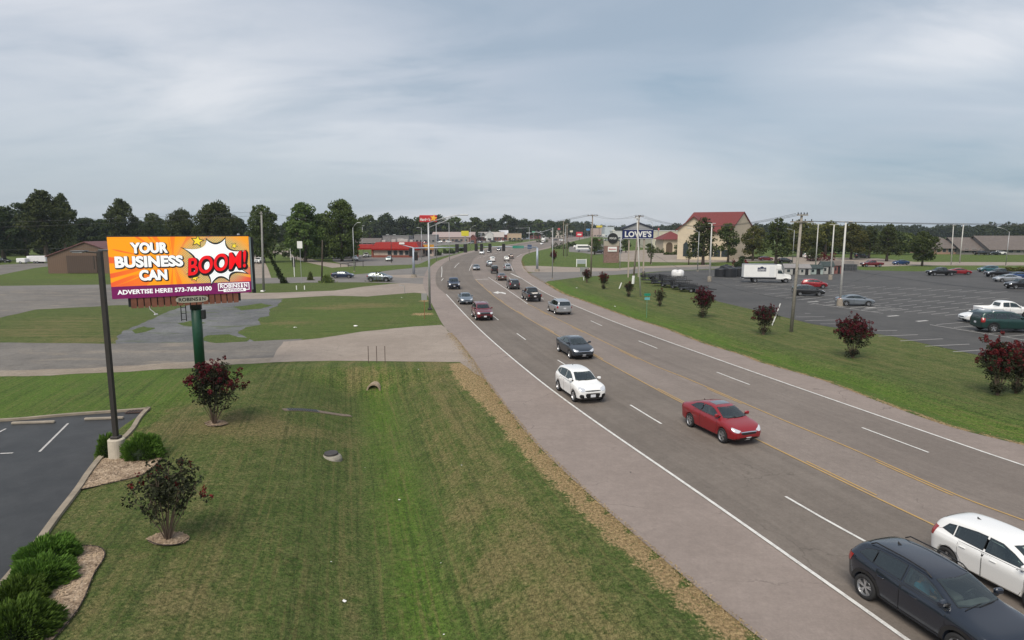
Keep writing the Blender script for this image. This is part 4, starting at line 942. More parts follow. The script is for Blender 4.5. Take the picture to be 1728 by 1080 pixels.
    SHELLS[ty] = root; sp['root'] = root; sp['pieces'] = {}
    return root
USED = set()
def repaint(o, m):
    for c in kids(o):
        if c.type == 'MESH':
            for sl in c.material_slots:
                if sl.link == 'OBJECT': sl.material = m
        repaint(c, m)
def car(ty, colr, px, ref, heading, label, cat='car', group=None, scale=1., name=None, z=.03):
    """ref = point of the car in its own axes that stands on the pixel px; heading = direction of travel (radians)"""
    pr = proto(ty)
    if ty not in USED: USED.add(ty); o = pr
    else: o = copy_tree(pr)
    nm = name or {'crossover': 'parked_car', 'pickup': 'pickup_truck', 'suv': 'suv', 'jeep': 'off_road_vehicle'}.get(ty, ty)
    o.name = name or {'crossover': 'crossover_car', 'hatchback': 'hatchback_car', 'small_crossover': 'crossover_car', 'sedan': 'sedan_car', 'suv': 'suv', 'minivan': 'minivan', 'pickup': 'pickup_truck', 'jeep': 'off_road_car'}[ty]
    sc3 = scale if isinstance(scale, tuple) else (scale,) * 3; scale = sc3[0]
    x, y = G(*px, z); c, s_ = cos(heading), sin(heading)
    o.location = (x - scale * (ref[0] * c - ref[1] * s_), y - scale * (ref[0] * s_ + ref[1] * c), z); o.rotation_euler = (0, 0, heading); o.scale = sc3
    for k in list(o.keys()): del o[k]
    tag(o, label, cat, group)
    repaint_later.append((o, PAINTS[colr])); return o
repaint_later = []
LYs = spline(LYx, 4)
def road_dir(px, toward=True, line=None):
    L = line or LYs; x, y = G(*px); best = min(range(len(L) - 1), key=lambda i: (L[i][0] - x) ** 2 + (L[i][1] - y) ** 2)
    a, b = L[max(best - 3, 0)], L[min(best + 4, len(L) - 1)]; h = atan2(b[1] - a[1], b[0] - a[0])
    return h + pi if toward else h
GT = 'cars driving towards the camera on the highway'; GA = 'cars driving away on the highway'; GP = 'cars parked on the shopping lot'
F_ = lambda ty: (TY[ty]['L'] / 2 - .05, 0)
B_ = lambda ty: (-TY[ty]['L'] / 2 + .05, 0)
def tow(ty, colr, px, label, cat='car', **k): return car(ty, colr, px, F_(ty), road_dir(px), label, cat, k.pop('group', GT), **k)
def awy(ty, colr, px, label, cat='car', **k): return car(ty, colr, px, B_(ty), road_dir(px, False), label, cat, k.pop('group', GA), **k)
kona = car('crossover', 'charcoal', (1458, 1010), (-1.34, -.86), road_dir((1300, 950), line=spline(LW, 4)), 'charcoal crossover with a driver in blue at the bottom right corner of the photo', 'car', GT)
car('hatchback', 'white', (1597, 957), (-1.34, -.86), road_dir((1400, 880), line=spline(LW, 4)) + .03, 'white hatchback cut off by the right edge, beside the charcoal crossover', 'car', GT, scale=(.90, .97, .96))
car('small_crossover', 'white', (1000, 682), (2.06, 0), road_dir((1010, 690)) + .02, 'white crossover with headlights and black lower grille next to the white edge line', 'car', GT)
car('sedan', 'red', (1219, 747), (1.40, -.86), road_dir((1250, 740)) + .05, 'bright red sedan with a sunroof on the near yellow line', 'car', GT, scale=(.93, 1., 1.07))
tow('sedan', 'slate', (986, 608), 'dark slate sedan with chrome grille line just behind the white crossover', scale=1.04)
tow('suv', 'maroon', (819, 542), 'maroon suv with lit headlights in the outer lane', 'car')
tow('sedan', 'bluegrey', (788, 514.5), 'blue grey sedan following the maroon suv')
tow('pickup', 'navy', (767, 489), 'dark blue pickup at the start of the white edge line', 'pickup')
tow('sedan', 'steel', (804, 456.5), 'grey green sedan crossing the junction in the inner lane', scale=.98)
tow('hatchback', 'white', (812.5, 429.5), 'small white car under the traffic signals of the mast arm')
tow('sedan', 'black', (825, 426.5), 'small black car beside the white one under the signals')
tow('crossover', 'darkgrey', (841, 423.5), 'small dark car entering the bend behind the signals')
awy('minivan', 'silver', (953, 532), 'silver minivan with roof rails driving away in the outer lane', 'minivan')
awy('pickup', 'black', (903, 510), 'black pickup with a chrome bumper driving away ahead of the silver minivan', 'pickup')
awy('suv', 'darkgrey', (869, 489), 'dark grey suv driving away behind the black jeep and sedan', scale=.95)
awy('sedan', 'brown', (848, 474), 'dark brown grey sedan in the queue between the jeep and the grey suv')
awy('jeep', 'black', (835, 462), 'black boxy off road car with a spare wheel on its back', 'off-roader')
jeep = bpy.data.objects['off_road_car']
awy('suv', 'silver', (857, 457), 'silver suv in the outer lane beside the black off road car', scale=.93)
awy('pickup', 'steel', (826, 450), 'grey pickup waiting just ahead of the black off road car', 'pickup', scale=.85)
awy('suv', 'white', (831, 442), 'white suv at the head of the queue before the junction', scale=.9)
awy('pickup', 'pale', (855, 441), 'pale pickup ahead of the silver suv', 'pickup', scale=.85)
awy('pickup', 'brown', (862, 437), 'dark brown pickup entering the junction in the outer lane', 'pickup', scale=.95)
car('sedan', 'white', (914, 413), (0, 0), road_dir((914, 413)), 'white car on the far bend in front of the box truck', 'car', GT)
MB().lathe([(0, -2.22), (.30, -2.22), (.36, -2.16), (.36, -2.04), (.30, -1.98), (.0, -1.98)], (0, 0, 1.05), 'x', 20).build('spare_wheel', M_RUBBER, jeep)
# side street and restaurant
GS = 'cars on the side street and restaurant lot'
car('sedan', 'navy', (577, 469.5), (0, -.85), R(2), 'dark blue sedan on the side street left of the grey wagon', 'car', GS)
car('crossover', 'steel', (639, 475.5), (0, -.85), R(-3), 'grey green wagon on the side street by the weeds', 'car', GS, scale=1.14)
car('suv', 'white', (433, 445), (2.3, 0), R(-86), 'white suv on the rear drive beside the leaning utility pole', 'car', GS)
car('sedan', 'silver', (585, 434.5), (0, -.8), R(8), 'silver car in front of the big tree at the restaurant', 'car', GS)
car('small_crossover', 'white', (600, 440.5), (2.0, 0), R(-72), 'white crossover parked nearest the restaurant light pole', 'car', GS)
car('suv', 'pale', (617.5, 434.5), (2.2, 0), R(-80), 'pale suv under the drive through canopy of the red roofed restaurant', 'car', GS, scale=.95)
car('hatchback', 'mint', (655, 441), (2.0, 0), R(-88), 'pale mint hatchback parked before the restaurant wall', 'car', GS)
for i, (u, v, hd, colr, ty, lb) in enumerate([(757,409.5,0,'white','minivan','long white van parked behind the yellow sign'),(774,409,4,'darkgrey','sedan','grey car to the right of the white van behind the yellow sign'),(795,411.5,10,'silver','sedan','silver car at the foot of the red brick shop'),(1042,408,0,'darkgrey','suv','dark suv behind the round black sign')]):
    car(ty, colr, (u, v), (0, -.8), R(hd), lb, 'car', 'far parked cars')
# shopping lot
car('sedan', 'steel', (1446, 516.5), (0, -.86), R(-8), 'blue grey sedan parked at the foot of the nearest white lamp post', 'car', GP)
car('minivan', 'black', (1366, 499.5), (0, -.9), R(-12), 'black car parked right behind the weathered utility pole', 'car', GP, scale=.92)
car('hatchback', 'red', (1373, 486.5), (-.2, -.85), R(-14), 'red hatchback behind the black car near the utility pole', 'car', GP)
car('sedan', 'white', (1668, 545), (0, .86), R(176), 'white sedan nose left between the white pickup and green suv', 'car', GP)
car('pickup', 'white', (1702, 536), (0, -.9), R(-6), 'white pickup with an open bed by the right edge', 'pickup', GP)
car('suv', 'green', (1707, 562), (0, -.94), R(-6), 'dark green suv cut off by the right edge in front of the white sedan', 'car', GP, scale=1.15)
car('pickup', 'black', (1592, 465.5), (0, .95), R(178), 'black pickup parked left of the round tree near the far kerb', 'pickup', GP)
car('sedan', 'red', (1622, 463.5), (0, -.85), R(-12), 'red sedan parked right behind the black pickup', 'car', GP)
car('sedan', 'silver', (1704, 476), (0, .86), R(176), 'silver sedan nose left at the far right of the lot', 'car', GP)
car('pickup', 'black', (1692, 468), (0, .95), R(174), 'black pickup behind the silver sedan', 'pickup', GP)
car('hatchback', 'teal', (1671, 459.5), (0, .86), R(176), 'teal hatchback behind the black pickup at the far right', 'car', GP)
car('suv', 'black', (1729, 488), (0, .9), R(178), 'black vehicle whose nose just enters at the right edge', 'car', GP)
car('sedan', 'blue', (1722, 471), (0, .86), R(176), 'blue car on the right edge behind the silver sedan', 'car', GP)
car('sedan', 'blue', (1516, 446.5), (0, -.86), R(186), 'blue sedan on the bank street behind the shopping lot', 'car', 'cars on the bank street')
car('pickup', 'maroon', (1474, 450.5), (0, .95), R(180), 'dark red flatbed pickup loaded with gear on the bank street', 'pickup', 'cars on the bank street')
car('suv', 'black', (1456, 436), (0, -.9), R(0), 'black suv parked under the street trees', 'car', 'cars on the bank street')
car('suv', 'white', (1690, 430), (0, -.9), R(4), 'white suv parked at the apartments', 'car', 'cars at the apartments')
car('pickup', 'black', (1659, 430.5), (0, -.9), R(2), 'black pickup parked left of the white suv at the apartments', 'pickup', 'cars at the apartments')
car('sedan', 'black', (1680, 430.5), (0, .9), R(180), 'black sedan parked touching the white suv at the apartments', 'car', 'cars at the apartments')
car('sedan', 'maroon', (1294, 440), (0, -.9), R(0), 'dark red car parked beyond the box truck', 'car', 'cars at the bank')
car('crossover', 'darkgrey', (1327, 444), (0, -.9), R(-3), 'dark grey crossover parked right of the box truck cab roof', 'car', 'cars at the bank')
car('suv', 'white', (1369, 436), (0, -.9), R(0), 'white suv half hidden by the green roofed shed', 'car', 'cars at the bank')
car('hatchback', 'white', (974, 419), (0, -.85), R(0), 'white car left of the white van beyond the lawn', 'car', 'cars beyond the lawn')
car('sedan', 'black', (1, 443.5), (0, -.85), R(0), 'black car at the left edge under the trees', 'car', 'far left vehicles')
for o, m in repaint_later: repaint(o, m)

# ---- helpers for box-built vehicles
def wheels_on(root, xs, hw, Rw, wid=.26, rimr=.26, m=None):
    for x in xs:
        for s_ in (-1, 1):
            wheel(root, x, s_ * hw, Rw, wid, rimr, 1)
def box_truck(px, heading, label, scale=1., logo=True, ref=(0, -1.2)):
    x, y = G(*px); t = empty('box_truck', (0, 0, 0)); c, s_ = cos(heading), sin(heading)
    wt = mat('truck_white', (.76, .76, .74), .4, var=.04, scale=1)
    b = MB(); b.box((-1.25, 0, 2.35), (6.1, 2.44, 2.5), 0, .05); b.build('cargo_box', wt, t)
    tr = MB(); tr.box((-1.25, 0, 1.07), (6.16, 2.48, .12)); tr.box((-1.25, 0, 3.62), (6.14, 2.47, .05)); tr.build('rail', M_RIM, t)
    MB().box((-.9, 0, .85), (7.2, .9, .25)).build('chassis', M_BLACK, t)
    MB().box((2.25, 0, 3.1), (1.0, 2.2, .95), 0, .12).build('wind_deflector', wt, t)
    cb_ = MB(); pr = [(1.85, .75), (1.85, 2.55), (2.0, 2.68), (2.8, 2.68), (3.25, 1.85), (4.35, 1.62), (4.55, 1.45), (4.62, .75)]
    for sg in (0,):
        n = len(pr); vs = [(a, -1.05 if a < 3.2 else -.92, b_) for a, b_ in pr] + [(a, 1.05 if a < 3.2 else .92, b_) for a, b_ in pr]
        cb_.add(vs, [list(range(n)), list(range(2 * n - 1, n - 1, -1))] + [[i, n + i, n + (i + 1) % n, (i + 1) % n] for i in range(n)])
    cab = cb_.build('cab', wt, t, recalc=True)
    gl_ = mat('truck_glass', (.03, .05, .055), .08, coat=1)
    MB().add([(2.84, -.9, 2.62), (2.84, .9, 2.62), (3.24, .86, 1.9), (3.24, -.86, 1.9)], [[0, 1, 2, 3]]).build('windscreen', gl_, cab, M=Matrix.Translation((.02, 0, .012)))
    for sg in (-1, 1):
        MB().add([(2.05, sg * 1.06, 2.5), (2.72, sg * 1.06, 2.5), (3.08, sg * 1.06, 1.85), (2.05, sg * 1.06, 1.85)], [[0, 1, 2, 3]]).build('side_window', gl_, cab)
        MB().box((4.6, sg * .72, 1.25), (.08, .3, .22), 0, .02).build('headlight', M_LAMP, cab)
        m = MB(); m.box((3.1, sg * 1.32, 2.1), (.1, .2, .5), 0, .03); m.tube([(3.05, sg * 1.0, 2.3), (3.1, sg * 1.3, 2.3)], .02); m.build('wing_mirror', M_BLACK, cab)
        MB().box((3.65, sg * .98, .95), (1.15, .14, .22), 0, .05).build('wheel_arch', wt, t)
    MB().box((4.62, 0, 1.25), (.06, .9, .5), 0, .02).build('grille', M_CHROME, cab)
    MB().box((4.68, 0, .68), (.16, 2.1, .26), 0, .04).build('bumper', M_BLACK, t)
    MB().box((-4.4, 0, .8), (.3, 2.3, .1)).build('tail_lift', M_RIM, t)
    wheels_on(t, (3.65,), .95, .48); wheels_on(t, (-2.1,), .98, .48, .45)
    # side door and emblem on both flanks
    for sg in (-1, 1):
        MB().box((.95, sg * 1.226, 2.28), (.95, .012, 2.0)).build('side_door', mat('truck_door', (.68, .69, .69), .45), t)
        lg = MB(); B = mat('emblem_dark', (.012, .02, .06), .5)
        a = sg * 1.232
        lg.add([(-1.75, a, 2.25), (-.15, a, 2.25), (-.15, a, 3.0), (-.55, a, 3.0), (-.95, a, 3.25), (-1.35, a, 3.0), (-1.75, a, 3.0)], [list(range(7))]); e = lg.build('emblem', B, t)
        for v in (0,):
            M = Matrix.Translation((-.95, sg * 1.236, 2.58)) @ (Matrix.Rotation(pi / 2, 4, 'X') if sg < 0 else Matrix.Rotation(pi, 4, 'Z') @ Matrix.Rotation(pi / 2, 4, 'X'))
            textmesh("LOWE'S", M_SIGW, 1.35, .42, 'lettering', parent=e, M=M, bold=.02, ext=.003)
    t.scale = (scale,) * 3; t.rotation_euler.z = heading; t.location = (x - scale * (ref[0] * c - ref[1] * s_), y - scale * (ref[0] * s_ + ref[1] * c), .012)
    return tag(t, label, 'truck')
box_truck((1293, 477.5), R(-10), 'white box truck with a dark house shaped emblem on the shopping lot', .95)
# far box truck, seen from the front on the bend
t = empty('delivery_truck', (*G(917, 409.5), .03), road_dir((917, 409))); MB().box((-1, 0, 2.2), (6, 2.4, 2.6), 0, .05).build('cargo_box', mat('truck_white'), t); MB().box((2.6, 0, 1.5), (1.3, 2.1, 1.7), 0, .2).build('cab', mat('truck_white'), t)
MB().box((3.27, 0, 1.9), (.04, 1.8, .6)).build('windscreen', M_PANE, t); wheels_on(t, (2.5, -2.2), .95, .45); tag(t, 'white box truck coming round the far bend', 'truck')
# camper parked beyond the lawn
t = empty('camper_van', (*G(985, 425), .02), R(-8)); MB().box((0, 0, 2.0), (7.0, 2.4, 2.4), 0, .15).build('body', mat('truck_white'), t); MB().box((0, -1.21, 2.25), (5.4, .03, .7)).build('window_band', M_PANE, t); MB().box((0, -1.21, .95), (6.4, .03, .5)).build('lower_panel', mat('camper_grey', (.25, .27, .3), .5), t)
wheels_on(t, (2.2, -2.2), 1.0, .42); tag(t, 'white camper with a dark window band parked beyond the lawn', 'camper')
for i, (u0, u1, v0, v1, c, lb) in enumerate(((28,43,436,445,(.7,.7,.7),'small white trailer at the left of the row under the trees'),(46,78,432,444.5,(.66,.66,.66),'long white box trailer under the trees at the left'))):
    x0, y0 = G(u0, v1); x1, _ = G(u1, v1); w = (x1 - x0); h = (v1 - v0) * y0 / FPX
    t = empty('box_trailer', ((x0 + x1) / 2, y0 + 1, .01), 0); MB().box((0, 0, h * .6), (w, 2.2, h * .78), 0, .08).build('body', mat('trailer_white%d' % i, c, .5, var=.1), t); MB().tube([(w / 2, 0, .5), (w / 2 + 1.2, 0, .45)], .06).build('drawbar', M_BLACK, t)
    wheels_on(t, (-.1, ) if i == 0 else (-.6, .3), 1.05, .36); tag(t, lb, 'trailer', 'trailers under the trees')

# driver of the charcoal crossover
def driver(car_o):
    root = None; sk = mat('skin', (.42, .25, .18), .55); E = []; V = []; Rd = []
    def node(p, r, par=None):
        V.append(Vector(p)); Rd.append(r)
        if par is not None: E.append((par, len(V) - 1))
        return len(V) - 1
    pel = node((0, 0, .60), .15); wst = node((-.03, 0, .78), .135, pel); ch = node((-.06, 0, .98), .165, wst); nk = node((-.05, 0, 1.13), .065, ch); hd = node((-.02, 0, 1.20), .075, nk); h2 = node((0, 0, 1.27), .095, hd); h3 = node((-.01, 0, 1.34), .075, h2)
    nose = node((.10, 0, 1.255), .018, h2)
    for s_ in (-1, 1):
        sh = node((-.05, s_ * .17, 1.05), .07, ch); el = node((.12, s_ * .25, .86), .045, sh); wr = node((.36, s_ * .16, .95), .030, el); pm2 = node((.42, s_ * .15, .97), .034, wr)
        for k in range(4):
            f1 = node((.46, s_ * (.12 + .02 * k), .99), .010, pm2); f2 = node((.475, s_ * (.12 + .02 * k), .96 - .004 * k), .008, f1)
        node((.43, s_ * .105, .985), .010, pm2)
        hp = node((.10, s_ * .11, .60), .095, pel); kn = node((.48, s_ * .14, .66), .065, hp); an = node((.72, s_ * .13, .36), .045, kn); node((.84, s_ * .13, .34), .04, an)
    me = bpy.data.meshes.new('person'); me.from_pydata(V, E, []); o = bpy.data.objects.new('person', me); COL.objects.link(o)
    md = o.modifiers.new('skin', 'SKIN'); md.use_smooth_shade = True
    for i, sv in enumerate(me.skin_vertices[0].data): sv.radius = (Rd[i], Rd[i]); sv.use_root = (i == 0)
    o.modifiers.new('sub', 'SUBSURF').levels = 1
    dg_ = bpy.context.evaluated_depsgraph_get(); dg_.update(); m2 = bpy.data.meshes.new_from_object(o.evaluated_get(dg_)); bpy.data.objects.remove(o)
    m2.materials.clear(); m2.materials.append(sk); m2.materials.append(mat('trousers', (.05, .05, .06), .9)); m2.shade_smooth()
    for p in m2.polygons:
        if p.center.z < .72 and p.center.x < .9 : p.material_index = 1
    p = bpy.data.objects.new('person', m2); COL.objects.link(p)
    # shirt: the same torso grown outwards, open at neck and sleeves
    bm = bmesh.new(); bm.from_mesh(m2); bm.normal_update()
    for v in bm.verts: v.co += v.normal * .012
    bmesh.ops.delete(bm, geom=[f for f in bm.faces if not (.70 < f.calc_center_median().z < 1.115 and f.calc_center_median().x < .14)], context='FACES')
    m3 = bpy.data.meshes.new('shirt'); bm.to_mesh(m3); bm.free(); m3.materials.clear(); m3.materials.append(mat('blue_shirt', (.06, .30, .48), .85)); s2 = bpy.data.objects.new('shirt', m3); COL.objects.link(s2); s2.parent = p
    h = MB(); h.lathe([(.0, .105), (.06, .09), (.095, .04), (.10, -.03), (.085, -.07)], (-.025, 0, 1.31), 'z', 14); h.build('hair', mat('hair', (.22, .16, .10), .8), p, smooth=True)
    M = car_o.matrix_world if False else Matrix.Translation(car_o.location) @ Matrix.Rotation(car_o.rotation_euler.z, 4, 'Z') @ Matrix.Translation((-.12, -.36, -.02))
    p.matrix_world = M; p.location = M.translation; p.rotation_euler = (0, 0, car_o.rotation_euler.z)
    tag(p, 'driver in a blue short sleeved shirt seated in the charcoal crossover', 'person')
driver(kona)
# ------------------------------------------------------------------ foliage
def leaf_mat(name, dark, light, rough=.75, tr=.25):
    g = NB(name, rough); g.b.inputs['Specular IOR Level'].default_value = .25
    a = g.attr('tint'); s = g.n('ShaderNodeSeparateColor'); g.l(a.outputs['Color'], s.inputs[0])
    c = g.mix(s.outputs[0], dark, light)
    c = g.mix(g.math('MULTIPLY', s.outputs[1], .35), c, tuple(min(1, x * 1.5) for x in (light[0] * 1.15, light[1], light[2] * .7)))
    oi = g.n('ShaderNodeObjectInfo'); hs = g.n('ShaderNodeHueSaturation'); hs.inputs['Hue'].default_value = .5
    g.l(g.math('MULTIPLY_ADD', oi.outputs['Random'], .022, .489), hs.inputs['Hue']); g.l(g.math('MULTIPLY_ADD', oi.outputs['Random'], .5, .75), hs.inputs['Value']); g.l(c, hs.inputs['Color'])
    g.l(hs.outputs[0], g.b.inputs['Base Color'])
    if tr:
        t = g.t; o = t.nodes['Material Output']; m = t.nodes.new('ShaderNodeMixShader'); m.inputs[0].default_value = tr; tl = t.nodes.new('ShaderNodeBsdfTranslucent')
        t.links.new(hs.outputs[0], tl.inputs[0]); t.links.new(g.b.outputs[0], m.inputs[1]); t.links.new(tl.outputs[0], m.inputs[2]); t.links.new(m.outputs[0], o.inputs[0])
    return g.m
M_LEAF = leaf_mat('oak_leaves', (.032, .048, .014), (.092, .118, .034))
M_LEAFL = leaf_mat('light_leaves', (.038, .068, .016), (.110, .150, .040))
M_LEAFO = leaf_mat('turning_leaves', (.050, .066, .016), (.140, .138, .036))
M_LEAFD = leaf_mat('dark_leaves', (.022, .038, .016), (.062, .084, .030))
M_JUN = leaf_mat('juniper_needles', (.030, .070, .010), (.110, .200, .030), tr=.1)
M_MYR = leaf_mat('myrtle_leaves', (.014, .018, .010), (.042, .048, .022))
M_RED = leaf_mat('myrtle_blossom', (.045, .006, .009), (.125, .013, .020), tr=.1)
M_DRYW = leaf_mat('weeds', (.06, .09, .02), (.14, .17, .05))
def cards(name, C, size, m, parent=None, tint=None, up=0., aspect=1.6, dirs=None):
    """many leaf-sized quads at the points C"""
    C = np.asarray(C, float); N = len(C); size = np.broadcast_to(np.asarray(size, float), (N,))
    if dirs is None:
        a = rng.normal(size=(N, 3)); a[:, 2] *= (1 - up)
    else: a = np.asarray(dirs, float) + rng.normal(size=(N, 3)) * .15
    a /= np.linalg.norm(a, axis=1)[:, None]; b = np.cross(a, rng.normal(size=(N, 3))); b /= np.linalg.norm(b, axis=1)[:, None]
    A = a * (size * aspect / 2)[:, None]; B = b * (size / 2)[:, None]
    V = np.stack([C - A, C + B * .9 - A * .1, C + A, C - B * .9 - A * .1], 1).reshape(-1, 3)
    me = bpy.data.meshes.new(name); me.vertices.add(4 * N); me.vertices.foreach_set('co', V.astype('f').ravel())
    me.loops.add(4 * N); me.loops.foreach_set('vertex_index', np.arange(4 * N, dtype='i')); me.polygons.add(N); me.polygons.foreach_set('loop_start', np.arange(0, 4 * N, 4, dtype='i'))
    me.update(calc_edges=True)
    t = rng.random(N) if tint is None else np.asarray(tint); t2 = (rng.random(N) > .82).astype(float) * rng.random(N)
    ca = me.color_attributes.new('tint', 'FLOAT_COLOR', 'POINT'); col = np.stack([t, t2, t, np.ones(N)], 1).repeat(4, 0); ca.data.foreach_set('color', col.astype('f').ravel())
    me.materials.append(m); o = bpy.data.objects.new(name, me); COL.objects.link(o)
    if parent: o.parent = parent
    return o
def clumps(cs, rs, per, flat=.8):
    pts = []; tint = []
    for c, r in zip(cs, rs):
        n = int(per * r * r); d = rng.normal(size=(n, 3)); d /= np.linalg.norm(d, axis=1)[:, None]
        rr = r * (.55 + .5 * rng.random(n) ** .6); p = np.array(c) + d * rr[:, None] * np.array([1, 1, flat])
        pts.append(p); base = rng.random() * .6; tint.append(np.clip(base + .35 * rng.random(n) + .15 * d[:, 2], 0, 1))
    return np.concatenate(pts), np.concatenate(tint)
def make_tree(name, H, Wd, kind, m, leaf=.42, per=38, ncl=42, trunk=.16, seed=1):
    """tapered trunk with limbs, crown of leaf clumps in an uneven envelope; built 1:1 in metres"""
    global rng; rng = np.random.default_rng(seed); random.seed(seed)
    root = empty(name); cb_ = H * trunk; cs = []; rs = []
    lobes = [(rng.uniform(0, 2 * pi), rng.uniform(.75, 1.15)) for _ in range(5)]
    ncl = int(ncl * 1.9)
    for i in range(ncl):
        t = rng.random() ** (.8 if kind != 'cone' else 1.1); z = cb_ + (H - cb_) * (t * .93 + .03)
        if kind == 'round': env = sin(pi * min(1, .12 + t * .86)) ** .6
        elif kind == 'tall': env = (sin(pi * min(1, .15 + t * .8)) ** .7) * (.85 + .25 * sin(t * 9 + seed))
        elif kind == 'cone': env = (1 - t) ** .7 * 1.05 + .08
        else: env = .5 + .5 * sin(pi * t)
        a = rng.uniform(0, 2 * pi); f = 1
        for la, lf in lobes: f += .22 * (lf - 1) * 4 * max(0, cos(a - la)) ** 3
        r = Wd / 2 * env * f * (rng.random() ** .45) * .82; cr = Wd * rng.uniform(.055, .125) * (1 if kind != 'tall' else .92)
        cs.append((r * cos(a), r * sin(a), z)); rs.append(cr)
    pts, tint = clumps(cs, rs, per)
    cards('crown', pts, rng.uniform(leaf * .7, leaf * 1.3, len(pts)), m, root, tint)
    tb = MB(); r0 = H * .022 + .08; tb.tube([(0, 0, -.2), (.02 * H * rng.normal() * .3, 0, cb_ * .6), (0, 0, cb_ * 1.2), (0, .01 * H, H * .55), (0, 0, H * .85)], [r0 * 1.25, r0, r0 * .85, r0 * .45, r0 * .12], 8)
    for k in range(min(14, ncl)):
        c = cs[k]; z0 = cb_ * .9 + (c[2] - cb_) * .45; tb.tube([(0, 0, z0), (c[0] * .5, c[1] * .5, z0 + (c[2] - z0) * .55), c], [r0 * .4, r0 * .25, r0 * .07], 5)
    tb.build('trunk', M_BARK, root, smooth=True); return root
PT = {}
def tproto(k):
    if k in PT: return PT[k]
    spec = dict(big=(24, 17, 'tall', M_LEAF, .50, 34, 60, .18, 3), big2=(22, 15, 'tall', M_LEAFD, .50, 34, 54, .16, 11), oak=(18, 19, 'round', M_LEAF, .48, 34, 60, .14, 5), oak2=(17, 16, 'round', M_LEAFD, .46, 36, 52, .12, 8),
                mid=(17, 15, 'round', M_LEAFL, .42, 44, 60, .08, 21), mid2=(16, 15, 'round', M_LEAF, .44, 40, 56, .07, 22), street=(10, 8, 'round', M_LEAF, .32, 60, 46, .2, 31), streetl=(10, 9, 'round', M_LEAFO, .34, 56, 48, .2, 32),
                cone=(12, 8, 'cone', M_LEAF, .34, 56, 46, .16, 41), ball=(9, 8, 'round', M_LEAF, .26, 110, 60, .17, 55), far=(14, 15, 'round', M_LEAFD, .8, 13, 34, .08, 61), far2=(13, 13, 'round', M_LEAF, .8, 13, 30, .08, 62), small=(4.5, 3.2, 'round', M_LEAF, .2, 120, 26, .3, 71))[k]
    PT[k] = (make_tree('tree', *spec[:4], leaf=spec[4], per=spec[5], ncl=spec[6], trunk=spec[7], seed=spec[8]), spec[0], spec[1], [False]); return PT[k]
def tree(k, u, vb, vt, wpx, label, group=None, cat='tree', name=None, rz=None):
    pr, H, Wd, used = tproto(k)
    if not used[0]: o = pr; used[0] = True
    else: o = copy_tree(pr)
    x, y = G(u, vb); top = P3(u, vt, y).z; w = wpx / FPX * sqrt(y * y + x * x * .2); o.location = (x, y, 0); sz = top / H; sxy = w / Wd
    o.scale = (sxy, sxy, sz); o.rotation_euler = (0, 0, rz if rz is not None else random.random() * 6.28); o.name = name or 'tree'
    for kk in list(o.keys()): del o[kk]
    return tag(o, label, cat, group)
GL = 'trees of the left wood'
for a in [('big2',8,441,345,84,'dark tree cut by the left edge of the photo, above the black car'),
          ('big',80,441,318,92,'tallest dark tree with ragged tops, right of the white trailers'),
          ('big2',46,432,342,74,'dark tree between the left edge tree and the tallest tree'),
          ('big',112,434,324,50,'narrow dark crown touching the tallest tree on its right'),
          ('oak2',150,428,368,60,'low dark tree behind the peak of the brown barn'),
          ('big',210,430,333,64,'tree with a knotty round top above the left end of the billboard'),
          ('oak2',178,426,370,50,'low dark tree left of the knotty topped tree'),
          ('mid2',262,428,361,46,'paler thin tree above the word on the billboard'),
          ('oak2',238,426,372,44,'low crown between the knotty topped tree and the paler thin tree'),
          ('oak',312,432,355,62,'broad dark tree above the middle of the billboard'),
          ('oak',368,434,343,88,'widest domed tree above the right end of the billboard'),
          ('oak2',402,428,368,52,'low dark tree right of the widest domed tree'),
          ('mid2',446,443,348,66,'dense dark tree behind the grey utility pole'),
          ('mid',516,442,345,84,'lower of the two bright green trees left of the restaurant'),
          ('mid',577,441,340,82,'taller of the two bright green trees, next to the silver car'),
          ('mid2',545,437,362,60,'green tree filling the gap between the two bright trees')]: tree(*a, group=GL)
GF = 'trees of the far tree line'
random.seed(5)
FT = [(625,408,364,46),(652,407,361,40),(682,407,366,48),(706,407,367,44),(738,406,364,50),(768,406,367,46),(800,406,368,46),(828,405,370,46),(857,404,364,44),(884,404,370,44),(908,403,371,38),(928,403,372,34),(945,402,374,32),(958,401.5,371,26),(611,409,368,40),(597,410,372,40)]
marks = ['behind the left end of the restaurant roof','with a round head left of the hot red sign, above the restaurant','between the round headed tree and the red roof sign','just left of the red star sign','just right of the red star sign','left of the yellow sign','above the yellow sign','behind the long brick shops','with a spire like top above the white roofs','behind the pale shop roof','behind the signal mast arm','left of the first far utility pole','beside the tip of the far mast arm','rising small above the bend of the highway','behind the street lamp of the restaurant','showing between the bright green tree and the restaurant']
for (u, vb, vt, w), mk in zip(FT, marks): tree(random.choice(['far', 'far2']), u, vb, vt, w, 'far tree ' + mk, GF)
GR = 'street trees in front of the bank'
